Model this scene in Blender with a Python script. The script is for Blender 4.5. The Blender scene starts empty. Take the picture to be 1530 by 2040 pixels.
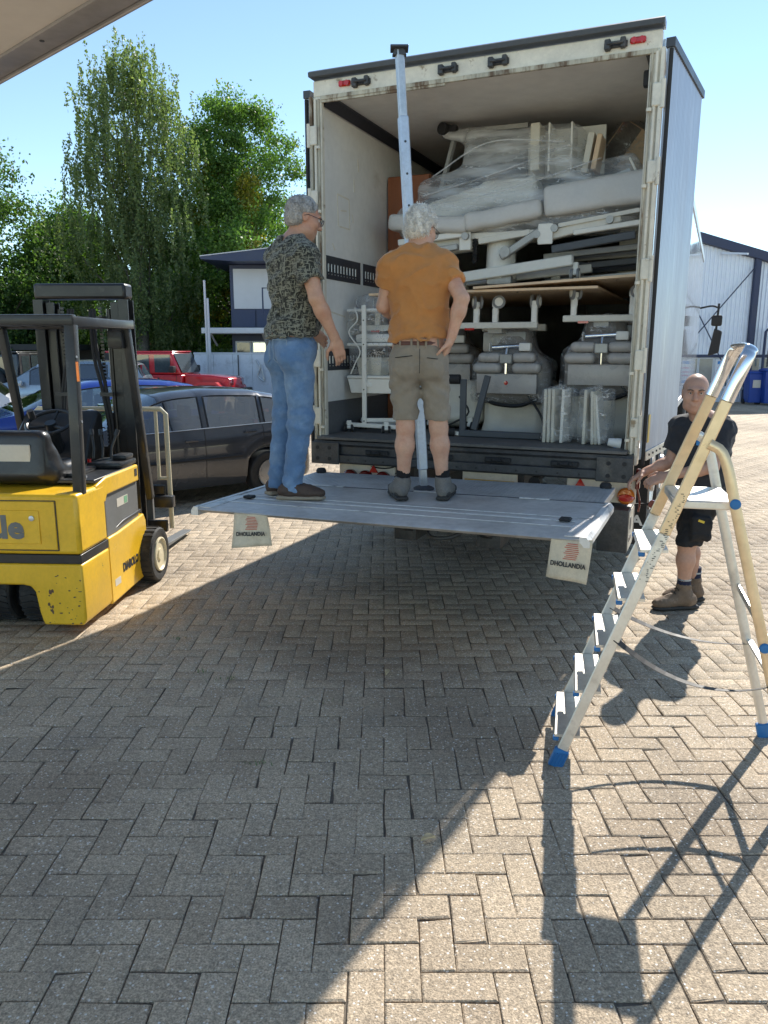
import bpy, bmesh, math, random
import numpy as np
from mathutils import Vector, Matrix, Euler
random.seed(7); np.random.seed(7)
R = math.radians
SC = bpy.context.scene
COL = SC.collection
# ---------------------------------------------------------------- camera, sky, sun, exposure
cam = bpy.data.cameras.new('camera'); cam_o = bpy.data.objects.new('camera', cam); COL.objects.link(cam_o)
cam.sensor_fit = 'VERTICAL'; cam.sensor_height = 36; cam.lens = 27.03; cam.clip_start = .05; cam.clip_end = 1500
cam_o.location = (0, 0, 1.8); cam_o.rotation_euler = (R(90 - 12), 0, 0)
SC.camera = cam_o
SUN_AZ, SUN_EL = 29.5, 40.3          # degrees right of straight ahead, degrees up
W = bpy.data.worlds.new('World'); SC.world = W; W.use_nodes = True
nt = W.node_tree; nt.nodes.clear()
sky = nt.nodes.new('ShaderNodeTexSky'); sky.sky_type = 'NISHITA'; sky.sun_disc = False
sky.sun_elevation = R(SUN_EL); sky.sun_rotation = R(SUN_AZ); sky.air_density = .85; sky.dust_density = 0; sky.ozone_density = 3; sky.altitude = 1200
bg = nt.nodes.new('ShaderNodeBackground'); bg.inputs[1].default_value = .122
wo = nt.nodes.new('ShaderNodeOutputWorld'); tint = nt.nodes.new('ShaderNodeMix'); tint.data_type = 'RGBA'; tint.blend_type = 'MULTIPLY'; tint.inputs[0].default_value = 1; tint.inputs[7].default_value = (1.06, 1.0, .83, 1)   # warm white balance of the whole sky
nt.links.new(sky.outputs[0], tint.inputs[6]); nt.links.new(tint.outputs[2], bg.inputs[0]); nt.links.new(bg.outputs[0], wo.inputs[0])
sl = bpy.data.lights.new('sun', 'SUN'); sl.energy = 3.3; sl.angle = R(.5); sl.color = (1, .945, .85)
so = bpy.data.objects.new('sun', sl); COL.objects.link(so)
sv = Vector((math.sin(R(SUN_AZ)) * math.cos(R(SUN_EL)), math.cos(R(SUN_AZ)) * math.cos(R(SUN_EL)), math.sin(R(SUN_EL))))
so.rotation_euler = sv.to_track_quat('Z', 'Y').to_euler(); so.location = (10, 20, 30)
SC.view_settings.view_transform = 'Standard'; SC.view_settings.look = 'None'; SC.view_settings.gamma = 1
SC.view_settings.exposure = 1.18; SC.view_settings.use_curve_mapping = False
SC.render.engine = 'CYCLES'
cy = SC.cycles; cy.use_denoising = True; cy.max_bounces = 8; cy.diffuse_bounces = 4; cy.glossy_bounces = 3
cy.transparent_max_bounces = 10; cy.transmission_bounces = 4; cy.caustics_reflective = False; cy.caustics_refractive = False
cy.sample_clamp_indirect = 6

# ---------------------------------------------------------------- helpers
MATS = {}
def lin(c):
    return tuple(((v / 255) / 12.92 if v / 255 <= .04045 else ((v / 255 + .055) / 1.055) ** 2.4) for v in c)
def mat(name, col, rough=.5, metal=0, var=.12, scale=6, bump=0, bscale=60, coat=0, spec=.5, col2=None, c2scale=3, c2lo=.55, c2hi=.7,
        stretch=None, alpha=1, emit=None, sub=0, isl=0, sheen=0):
    """a procedural surface: base colour broken up by two noises, an optional second colour in patches, and fine relief"""
    if name in MATS: return MATS[name]
    m = bpy.data.materials.new(name); m.use_nodes = True; MATS[name] = m
    n = m.node_tree.nodes; L = m.node_tree.links; b = n['Principled BSDF']
    tc = n.new('ShaderNodeTexCoord'); mp = n.new('ShaderNodeMapping'); L.new(tc.outputs['Object'], mp.inputs[0])
    if stretch: mp.inputs['Scale'].default_value = stretch
    def noise(s, d=4, r=.6):
        x = n.new('ShaderNodeTexNoise'); x.inputs['Scale'].default_value = s; x.inputs['Detail'].default_value = d; x.inputs['Roughness'].default_value = r
        L.new(mp.outputs[0], x.inputs['Vector']); return x
    def mix(bt, f, a, c):
        x = n.new('ShaderNodeMix'); x.data_type = 'RGBA'; x.blend_type = bt
        for k, v in ((0, f), (6, a), (7, c)):
            if hasattr(v, 'links'): L.new(v, x.inputs[k])
            elif isinstance(v, (int, float)): x.inputs[k].default_value = v
            else: x.inputs[k].default_value = (*v[:3], 1)
        return x.outputs[2]
    def ramp(src, lo, hi, a=0, c=1):
        x = n.new('ShaderNodeMapRange'); x.inputs[1].default_value = lo; x.inputs[2].default_value = hi; x.inputs[3].default_value = a; x.inputs[4].default_value = c
        L.new(src, x.inputs[0]); return x.outputs[0]
    out = None
    n1 = noise(scale); n2 = noise(scale * 7.3, 3)
    v1 = ramp(n1.outputs[0], .3, .7, 1 - var, 1 + var); v2 = ramp(n2.outputs[0], .3, .7, 1 - var * .6, 1 + var * .6)
    mu = n.new('ShaderNodeMath'); mu.operation = 'MULTIPLY'; L.new(v1, mu.inputs[0]); L.new(v2, mu.inputs[1]); val = mu.outputs[0]
    if isl:
        g = n.new('ShaderNodeNewGeometry'); oi = n.new('ShaderNodeObjectInfo'); ad = n.new('ShaderNodeMath'); L.new(g.outputs['Random Per Island'], ad.inputs[0]); L.new(oi.outputs['Random'], ad.inputs[1])
        fr = n.new('ShaderNodeMath'); fr.operation = 'FRACT'; L.new(ad.outputs[0], fr.inputs[0])
        m2 = n.new('ShaderNodeMath'); m2.operation = 'MULTIPLY'; L.new(val, m2.inputs[0]); L.new(ramp(fr.outputs[0], 0, 1, 1 - isl, 1 + isl), m2.inputs[1]); val = m2.outputs[0]
    base = col
    if col2 is not None:
        n3 = noise(c2scale, 6, .65); base = mix('MIX', ramp(n3.outputs[0], c2lo, c2hi), col, col2)
    vc = n.new('ShaderNodeCombineColor')
    for k in range(3): L.new(val, vc.inputs[k])
    out = mix('MULTIPLY', 1.0, base, vc.outputs[0])
    L.new(out, b.inputs['Base Color'])
    L.new(ramp(n1.outputs[0], .3, .7, max(.02, rough - .08), min(1, rough + .08)), b.inputs['Roughness'])
    b.inputs['Metallic'].default_value = metal; b.inputs['Specular IOR Level'].default_value = spec
    b.inputs['Coat Weight'].default_value = coat; b.inputs['Coat Roughness'].default_value = .04
    if sub: b.inputs['Subsurface Weight'].default_value = sub; b.inputs['Subsurface Radius'].default_value = (.012, .004, .002)
    if sheen: b.inputs['Sheen Weight'].default_value = sheen
    b.inputs['Alpha'].default_value = alpha
    if emit: b.inputs['Emission Color'].default_value = (*emit[:3], 1); b.inputs['Emission Strength'].default_value = emit[3]
    if bump:
        bn = noise(bscale, 5, .7); bp = n.new('ShaderNodeBump'); bp.inputs['Strength'].default_value = bump; bp.inputs['Distance'].default_value = .01
        L.new(bn.outputs[0], bp.inputs['Height']); L.new(bp.outputs[0], b.inputs['Normal'])
    return m
def glass(name, tint, rough=.03, clear=.75):
    m = bpy.data.materials.new(name); m.use_nodes = True; n = m.node_tree.nodes; L = m.node_tree.links; n.clear()
    o = n.new('ShaderNodeOutputMaterial'); t = n.new('ShaderNodeBsdfTransparent'); g = n.new('ShaderNodeBsdfGlossy'); mx = n.new('ShaderNodeMixShader'); lw = n.new('ShaderNodeLayerWeight')
    t.inputs[0].default_value = (*tint, 1); g.inputs['Roughness'].default_value = rough; g.inputs[0].default_value = (.95, .97, 1, 1)
    lw.inputs[0].default_value = .25; mr = n.new('ShaderNodeMapRange'); mr.inputs[3].default_value = 1 - clear; mr.inputs[4].default_value = 1
    L.new(lw.outputs['Fresnel'], mr.inputs[0]); L.new(mr.outputs[0], mx.inputs[0]); L.new(t.outputs[0], mx.inputs[1]); L.new(g.outputs[0], mx.inputs[2]); L.new(mx.outputs[0], o.inputs[0])
    MATS[name] = m; return m
def wrap_mat(name, op=.3, scale=4, stretch=(1, 1, 1)):
    """thin clear stretch film: mostly see-through, milky where it is doubled, with highlights along its creases painted in as thin white lines"""
    m = bpy.data.materials.new(name); m.use_nodes = True; n = m.node_tree.nodes; L = m.node_tree.links; n.clear()
    o = n.new('ShaderNodeOutputMaterial'); t = n.new('ShaderNodeBsdfTransparent'); p = n.new('ShaderNodeBsdfPrincipled'); mx = n.new('ShaderNodeMixShader')
    tc = n.new('ShaderNodeTexCoord'); mp = n.new('ShaderNodeMapping'); mp.inputs['Scale'].default_value = stretch; mp.inputs['Rotation'].default_value = (.2, .25, 0); L.new(tc.outputs['Object'], mp.inputs[0])
    def noise(s, d, dist=0):
        w = n.new('ShaderNodeTexNoise'); w.inputs['Scale'].default_value = s; w.inputs['Detail'].default_value = d; w.inputs['Distortion'].default_value = dist; L.new(mp.outputs[0], w.inputs['Vector']); return w.outputs[0]
    def mr(v, a, b, c, d):
        r = n.new('ShaderNodeMapRange'); L.new(v, r.inputs[0])
        for k, q in enumerate((a, b, c, d)): r.inputs[k + 1].default_value = q
        return r.outputs[0]
    def ma(op_, a, b):
        x = n.new('ShaderNodeMath'); x.operation = op_
        for k, v in enumerate((a, b)):
            if hasattr(v, 'links'): L.new(v, x.inputs[k])
            else: x.inputs[k].default_value = v
        return x.outputs[0]
    w1 = noise(scale, 3, .3); w2 = noise(scale * 3.1, 2, .8)
    milk = mr(w1, .4, .7, op * .35, op * 1.5)
    crease_glint = mr(ma('ABSOLUTE', ma('SUBTRACT', w2, .5), 0), .0, .03, .8, 0)  # painted highlights: thin, more opaque white lines
    crease_glint = ma('MULTIPLY', crease_glint, mr(noise(scale * 1.7, 1), .40, .58, 0, 1))
    L.new(ma('MAXIMUM', milk, crease_glint), mx.inputs[0])
    bp = n.new('ShaderNodeBump'); bp.inputs['Strength'].default_value = .35; bp.inputs['Distance'].default_value = .02; L.new(w2, bp.inputs['Height'])
    p.inputs['Base Color'].default_value = (.82, .83, .84, 1); p.inputs['Roughness'].default_value = .14; p.inputs['Specular IOR Level'].default_value = 1
    L.new(bp.outputs[0], p.inputs['Normal']); t.inputs[0].default_value = (.97, .975, .98, 1)
    L.new(t.outputs[0], mx.inputs[1]); L.new(p.outputs[0], mx.inputs[2]); L.new(mx.outputs[0], o.inputs[0])
    MATS[name] = m; return m

def tag(o, label, cat, group=None, kind=None):
    if label: o['label'] = label
    if cat: o['category'] = cat
    if group: o['group'] = group
    if kind: o['kind'] = kind
    return o
def thing(name, loc, rz, label, cat, group=None):
    o = bpy.data.objects.new(name, None); COL.objects.link(o); o.location = loc; o.rotation_euler = (0, 0, rz); o.empty_display_size = .1
    return tag(o, label, cat, group)
def link_mesh(name, me, m, parent=None, smooth=35):
    o = bpy.data.objects.new(name, me); COL.objects.link(o)
    if m is not None:
        for q in (m if isinstance(m, (list, tuple)) else [m]): me.materials.append(MATS[q] if isinstance(q, str) else q)
    if parent is not None: o.parent = parent
    if smooth:
        me.shade_smooth()
        if smooth < 180: me.set_sharp_from_angle(angle=R(smooth))
    return o
class MB:
    """collects shapes in one mesh"""
    def __init__(s): s.v = []; s.f = []; s.mi = []; s.cur = 0
    def add(s, vs, fs, M=None):
        k = len(s.v)
        s.v += [tuple(M @ Vector(p)) if M is not None else tuple(p) for p in vs]
        s.f += [tuple(i + k for i in f) for f in fs]; s.mi += [s.cur] * len(fs); return s
    def box(s, a, b, bev=0, M=None):
        x0, y0, z0 = a; x1, y1, z1 = b
        if x1 < x0: x0, x1 = x1, x0
        if y1 < y0: y0, y1 = y1, y0
        if z1 < z0: z0, z1 = z1, z0
        if not bev:
            return s.add([(x0, y0, z0), (x1, y0, z0), (x1, y1, z0), (x0, y1, z0), (x0, y0, z1), (x1, y0, z1), (x1, y1, z1), (x0, y1, z1)],
                         [(0, 3, 2, 1), (4, 5, 6, 7), (0, 1, 5, 4), (1, 2, 6, 5), (2, 3, 7, 6), (3, 0, 4, 7)], M)
        bm = bmesh.new(); bmesh.ops.create_cube(bm, size=1)
        for v in bm.verts: v.co = Vector(((x0 + x1) / 2 + v.co.x * (x1 - x0), (y0 + y1) / 2 + v.co.y * (y1 - y0), (z0 + z1) / 2 + v.co.z * (z1 - z0)))
        bev = min(bev, (x1 - x0) * .49, (y1 - y0) * .49, (z1 - z0) * .49)
        bmesh.ops.bevel(bm, geom=bm.edges[:], offset=bev, segments=2 if bev > .008 else 1, profile=.6, affect='EDGES')
        bm.verts.index_update(); s.add([v.co[:] for v in bm.verts], [[v.index for v in f.verts] for f in bm.faces], M); bm.free(); return s
    def cbox(s, c, d, bev=0, M=None):
        return s.box([c[i] - d[i] / 2 for i in range(3)], [c[i] + d[i] / 2 for i in range(3)], bev, M)
    def tube(s, pts, r, seg=8, cap=True, flat=1, closed=False, up=(0, 0, 1)):
        P = [Vector(p) for p in pts]; n = len(P); rr = r if isinstance(r, (list, tuple)) else [r] * n
        vs = []; T0 = None; nrm = None
        for i in range(n):
            if closed: t = (P[(i + 1) % n] - P[i - 1])
            else: t = (P[min(i + 1, n - 1)] - P[max(i - 1, 0)])
            t.normalize()
            if nrm is None:
                u = Vector(up)
                if abs(u.dot(t)) > .95: u = Vector((1, 0, 0)) if abs(t.x) < .9 else Vector((0, 1, 0))
                nrm = (u - t * u.dot(t)).normalized()
            else: nrm = (nrm - t * nrm.dot(t)).normalized()
            bi = t.cross(nrm)
            for k in range(seg):
                a = 2 * math.pi * (k + .5) / seg
                vs.append(P[i] + nrm * (math.cos(a) * rr[i]) + bi * (math.sin(a) * rr[i] * flat))
        fs = []
        m = n if closed else n - 1
        for i in range(m):
            for k in range(seg):
                a = i * seg + k; b = i * seg + (k + 1) % seg; c = ((i + 1) % n) * seg + (k + 1) % seg; d = ((i + 1) % n) * seg + k
                fs.append((a, b, c, d))
        if cap and not closed: fs.append(tuple(range(seg))[::-1]); fs.append(tuple((n - 1) * seg + k for k in range(seg)))
        return s.add(vs, fs)
    def bar(s, a, b, w, h, up=(0, 0, 1), bev=0):
        a = Vector(a); b = Vector(b); t = (b - a); L = t.length; t.normalize(); u = Vector(up); u = u - t * u.dot(t)
        if u.length < 1e-4: u = Vector((1, 0, 0)) - t * t.x
        u.normalize(); r = t.cross(u); M = Matrix(((r.x, t.x, u.x, a.x), (r.y, t.y, u.y, a.y), (r.z, t.z, u.z, a.z), (0, 0, 0, 1)))
        return s.box((-w / 2, 0, -h / 2), (w / 2, L, h / 2), bev, M)
    def prism(s, poly, a, b, axis='x', M=None):
        """poly in the plane across axis (x: (y,z), y: (x,z), z: (x,y)), from a to b"""
        n = len(poly)
        mk = {'x': lambda p, t: (t, p[0], p[1]), 'y': lambda p, t: (p[0], t, p[1]), 'z': lambda p, t: (p[0], p[1], t)}[axis]
        vs = [mk(p, a) for p in poly] + [mk(p, b) for p in poly]
        return s.add(vs, [tuple(range(n))[::-1], tuple(range(n, 2 * n))] + [(i, (i + 1) % n, n + (i + 1) % n, n + i) for i in range(n)], M)
    def lathe(s, prof, seg=24, M=None):
        """profile of (radius, height) round z"""
        vs = []; fs = []; n = len(prof)
        for r, z in prof:
            for k in range(seg): a = 2 * math.pi * k / seg; vs.append((r * math.cos(a), r * math.sin(a), z))
        for i in range(n - 1):
            for k in range(seg): fs.append((i * seg + k, i * seg + (k + 1) % seg, (i + 1) * seg + (k + 1) % seg, (i + 1) * seg + k))
        fs.append(tuple(range(seg))[::-1]); fs.append(tuple((n - 1) * seg + k for k in range(seg)))
        return s.add(vs, fs, M)
    def cyl(s, a, b, r, seg=16):
        return s.tube([a, b], r, seg)
    def grid(s, fn, nu, nv, wrapu=False):
        vs = [fn(i / (nu if wrapu else nu - 1), j / (nv - 1)) for i in range(nu) for j in range(nv)]
        fs = [(i * nv + j, ((i + 1) % nu) * nv + j, ((i + 1) % nu) * nv + j + 1, i * nv + j + 1) for i in range(nu if wrapu else nu - 1) for j in range(nv - 1)]
        return s.add(vs, fs)
    def build(s, name, m, parent=None, smooth=35, bevel=0, fixn=True):
        me = bpy.data.meshes.new(name); me.from_pydata(s.v, [], s.f)
        if fixn:
            bm = bmesh.new(); bm.from_mesh(me); bmesh.ops.recalc_face_normals(bm, faces=bm.faces[:]); bm.to_mesh(me); bm.free()
        if any(s.mi): me.polygons.foreach_set('material_index', s.mi)
        o = link_mesh(name, me, m, parent, smooth)
        if bevel:
            b = o.modifiers.new('bevel', 'BEVEL'); b.width = bevel; b.segments = 2; b.limit_method = 'ANGLE'; b.angle_limit = R(40)
        return o
def solidify(o, t, offset=-1):
    m = o.modifiers.new('solid', 'SOLIDIFY'); m.thickness = t; m.offset = offset; return o
def text(name, s, m, parent, M, size, depth=.002, sx=1, align='CENTER', font=None, bold=0, shear=0):
    c = bpy.data.curves.new(name, 'FONT'); c.body = s; c.size = size; c.extrude = depth; c.align_x = align; c.align_y = 'CENTER'; c.offset = bold; c.shear = shear; c.resolution_u = 3
    o = bpy.data.objects.new(name, c); COL.objects.link(o)
    dg = bpy.context.evaluated_depsgraph_get(); me = bpy.data.meshes.new_from_object(o.evaluated_get(dg))
    COL.objects.unlink(o); bpy.data.objects.remove(o); bpy.data.curves.remove(c)
    me.transform(M @ Matrix.Diagonal((sx, 1, 1, 1))); return link_mesh(name, me, m, parent, 0)
def frameM(o, x, y, z=None):
    """matrix with the given axes (x right, y up of a flat mark) at o"""
    x = Vector(x).normalized(); y = Vector(y).normalized(); z = x.cross(y).normalized(); y = z.cross(x)
    return Matrix(((x.x, y.x, z.x, o[0]), (x.y, y.y, z.y, o[1]), (x.z, y.z, z.z, o[2]), (0, 0, 0, 1)))
def spline(pts, n):
    """Catmull-Rom through the points"""
    P = [np.array(p, float) for p in pts]; P = [2 * P[0] - P[1]] + P + [2 * P[-1] - P[-2]]; out = []
    m = len(P) - 3
    for i in range(n):
        t = i / (n - 1) * m; k = min(int(t), m - 1); t -= k; a, b, c, d = P[k:k + 4]
        out.append(tuple(.5 * (2 * b + (c - a) * t + (2 * a - 5 * b + 4 * c - d) * t * t + (3 * b - a - 3 * c + d) * t ** 3)))
    return out
def copy_thing(o, parent=None):
    c = o.copy(); COL.objects.link(c)
    if parent is not None: c.parent = parent
    for ch in list(o.children): copy_thing(ch, c)
    return c

# signed-distance modelling for bodies, cushions and cloth
class SDF:
    def __init__(s, lo, hi, h):
        s.h = h; s.lo = np.array(lo, float); n = np.ceil((np.array(hi, float) - s.lo) / h).astype(int) + 1
        s.d = np.full(n, 1.0, np.float32); s.ax = [s.lo[i] + h * np.arange(n[i]) for i in range(3)]
    def sub(s, lo, hi):
        ix = []
        for i in range(3):
            a = int(np.clip(np.floor((lo[i] - s.lo[i]) / s.h), 0, s.d.shape[i] - 1)); b = int(np.clip(np.ceil((hi[i] - s.lo[i]) / s.h) + 1, a + 1, s.d.shape[i]))
            ix.append(slice(a, b))
        X = s.ax[0][ix[0]][:, None, None]; Y = s.ax[1][ix[1]][None, :, None]; Z = s.ax[2][ix[2]][None, None, :]
        return tuple(ix), X, Y, Z
    def comb(s, ix, d, k, op):
        a = s.d[ix]
        if op == 'u':
            if k > 0: h = np.clip(.5 + .5 * (a - d) / k, 0, 1); s.d[ix] = a * (1 - h) + d * h - k * h * (1 - h)
            else: s.d[ix] = np.minimum(a, d)
        elif op == 's':
            if k > 0: h = np.clip(.5 - .5 * (a + d) / k, 0, 1); s.d[ix] = a * (1 - h) - d * h + k * h * (1 - h)
            else: s.d[ix] = np.maximum(a, -d)
    def cone(s, a, b, ra, rb, k=.03, op='u', flat=None):
        """round cone from a to b; flat=(direction, factor) squeezes it along a direction"""
        a = np.array(a, float); b = np.array(b, float); m = max(ra, rb) * 1.3 + k + 3 * s.h
        ix, X, Y, Z = s.sub(np.minimum(a, b) - m, np.maximum(a, b) + m)
        ab = b - a; L2 = max(ab @ ab, 1e-9)
        px, py, pz = X - a[0], Y - a[1], Z - a[2]
        t = np.clip((px * ab[0] + py * ab[1] + pz * ab[2]) / L2, 0, 1)
        qx, qy, qz = px - t * ab[0], py - t * ab[1], pz - t * ab[2]
        if flat is not None:
            w = np.array(flat[0], float); w /= np.linalg.norm(w); e = (qx * w[0] + qy * w[1] + qz * w[2]) * (1 / flat[1] - 1)
            qx, qy, qz = qx + e * w[0], qy + e * w[1], qz + e * w[2]
        d = np.sqrt(qx * qx + qy * qy + qz * qz) - (ra + (rb - ra) * t)
        if flat is not None: d = d * flat[1] if flat[1] < 1 else d
        s.comb(ix, d.astype(np.float32), k, op); return s
    def ell(s, c, r, k=.03, op='u', M=None):
        """ellipsoid, M: 3x3 with the axes as columns"""
        c = np.array(c, float); r = np.array(r, float); m = r.max() + k + 3 * s.h
        ix, X, Y, Z = s.sub(c - m, c + m); x, y, z = X - c[0], Y - c[1], Z - c[2]
        if M is not None:
            M = np.array(M, float)
            x, y, z = (M[0, 0] * x + M[1, 0] * y + M[2, 0] * z), (M[0, 1] * x + M[1, 1] * y + M[2, 1] * z), (M[0, 2] * x + M[1, 2] * y + M[2, 2] * z)
        k0 = np.sqrt((x / r[0]) ** 2 + (y / r[1]) ** 2 + (z / r[2]) ** 2); k1 = np.sqrt((x / r[0] ** 2) ** 2 + (y / r[1] ** 2) ** 2 + (z / r[2] ** 2) ** 2)
        d = k0 * (k0 - 1) / np.maximum(k1, 1e-6)
        s.comb(ix, d.astype(np.float32), k, op); return s
    def rbox(s, c, hs, rad, k=0., op='u', M=None):
        """rounded box of half sizes hs"""
        c = np.array(c, float); hs = np.array(hs, float) - rad; m = np.linalg.norm(hs) + rad + k + 3 * s.h
        ix, X, Y, Z = s.sub(c - m, c + m); x, y, z = X - c[0], Y - c[1], Z - c[2]
        if M is not None:
            M = np.array(M, float)
            x, y, z = (M[0, 0] * x + M[1, 0] * y + M[2, 0] * z), (M[0, 1] * x + M[1, 1] * y + M[2, 1] * z), (M[0, 2] * x + M[1, 2] * y + M[2, 2] * z)
        qx, qy, qz = np.abs(x) - hs[0], np.abs(y) - hs[1], np.abs(z) - hs[2]
        d = np.sqrt(np.maximum(qx, 0) ** 2 + np.maximum(qy, 0) ** 2 + np.maximum(qz, 0) ** 2) + np.minimum(np.maximum(qx, np.maximum(qy, qz)), 0) - rad
        s.comb(ix, d.astype(np.float32), k, op); return s
    def plane(s, p, n, k=0):
        """keep what lies behind the plane (n points away from the kept side)"""
        n = np.array(n, float); n /= np.linalg.norm(n)
        d = ((s.ax[0][:, None, None] - p[0]) * n[0] + (s.ax[1][None, :, None] - p[1]) * n[1] + (s.ax[2][None, None, :] - p[2]) * n[2]).astype(np.float32)
        if k > 0:
            h = np.clip(.5 - .5 * (d - s.d) / k, 0, 1); s.d = d * (1 - h) + s.d * h + k * h * (1 - h)
        else: s.d = np.maximum(s.d, d)
        return s
    def pts(s): return np.meshgrid(*s.ax, indexing='ij')
    def displace(s, fn, band=.05):
        m = np.abs(s.d) < band; I = np.nonzero(m)
        s.d[m] += fn(s.ax[0][I[0]], s.ax[1][I[1]], s.ax[2][I[2]]).astype(np.float32); return s
    def mesh(s, name, m, parent=None, smooth=180, relax=1):
        D = s.d.copy(); D[0] = D[-1] = 1; D[:, 0] = D[:, -1] = 1; D[:, :, 0] = D[:, :, -1] = 1
        S = D < 0; n = D.shape
        c = np.zeros((n[0] - 1, n[1] - 1, n[2] - 1), np.int8)
        for i in (0, 1):
            for j in (0, 1):
                for k in (0, 1): c += S[i:n[0] - 1 + i, j:n[1] - 1 + j, k:n[2] - 1 + k]
        act = (c > 0) & (c < 8); idx = np.full(c.shape, -1, np.int64); I = np.argwhere(act); idx[act] = np.arange(len(I))
        acc = np.zeros((len(I), 3)); cnt = np.zeros(len(I))
        cor = [(i, j, k) for i in (0, 1) for j in (0, 1) for k in (0, 1)]
        for p in cor:
            for ax in range(3):
                if p[ax]: continue
                q = list(p); q[ax] = 1
                a = D[I[:, 0] + p[0], I[:, 1] + p[1], I[:, 2] + p[2]]; b = D[I[:, 0] + q[0], I[:, 1] + q[1], I[:, 2] + q[2]]
                x = (a < 0) != (b < 0); t = np.where(x, a / np.where(x, a - b, 1), 0)
                P = np.array(p, float)[None].repeat(len(I), 0); P[:, ax] += t; acc[x] += P[x]; cnt[x] += 1
        V = (I + acc / cnt[:, None]) * s.h + s.lo
        F = []
        for ax in range(3):
            o1, o2 = [(1, 2), (2, 0), (0, 1)][ax]
            A = S.take(range(n[ax] - 1), ax); B = S.take(range(1, n[ax]), ax); E = np.argwhere(A != B)
            ok = (E[:, o1] > 0) & (E[:, o2] > 0) & (E[:, o1] < n[o1] - 1) & (E[:, o2] < n[o2] - 1); E = E[ok]
            fl = A[E[:, 0], E[:, 1], E[:, 2]]
            def g(d1, d2):
                q = E.copy(); q[:, o1] += d1; q[:, o2] += d2; return idx[q[:, 0], q[:, 1], q[:, 2]]
            q = np.stack([g(-1, -1), g(0, -1), g(0, 0), g(-1, 0)], 1); q[~fl] = q[~fl][:, ::-1]; F.append(q)
        F = np.concatenate(F)
        for _ in range(relax):
            A = np.zeros_like(V); N = np.zeros(len(V))
            for k in range(4):
                for (i, j) in ((k, (k + 1) % 4), ((k + 1) % 4, k)):
                    np.add.at(A, F[:, i], V[F[:, j]]); np.add.at(N, F[:, i], 1)
            V = V * .5 + .5 * A / np.maximum(N, 1)[:, None]
        me = bpy.data.meshes.new(name)
        me.vertices.add(len(V)); me.vertices.foreach_set('co', V.ravel()); me.loops.add(F.size); me.loops.foreach_set('vertex_index', F.ravel().astype(np.int32))
        me.polygons.add(len(F)); me.polygons.foreach_set('loop_start', np.arange(0, F.size, 4, dtype=np.int32)); me.polygons.foreach_set('loop_total', np.full(len(F), 4, np.int32))
        me.update(calc_edges=True); me.validate()
        return link_mesh(name, me, m, parent, smooth)
_pg = np.random.RandomState(3).rand(64, 64, 64).astype(np.float32)
def vnoise(x, y, z):
    """value noise in -1..1"""
    def f(a): i = np.floor(a).astype(int); t = a - i; return i & 63, (i + 1) & 63, t * t * (3 - 2 * t)
    x0, x1, tx = f(x); y0, y1, ty = f(y); z0, z1, tz = f(z); L = lambda a, b, t: a + (b - a) * t
    return 2 * L(L(L(_pg[x0, y0, z0], _pg[x1, y0, z0], tx), L(_pg[x0, y1, z0], _pg[x1, y1, z0], tx), ty),
                 L(L(_pg[x0, y0, z1], _pg[x1, y0, z1], tx), L(_pg[x0, y1, z1], _pg[x1, y1, z1], tx), ty), tz) - 1
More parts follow.
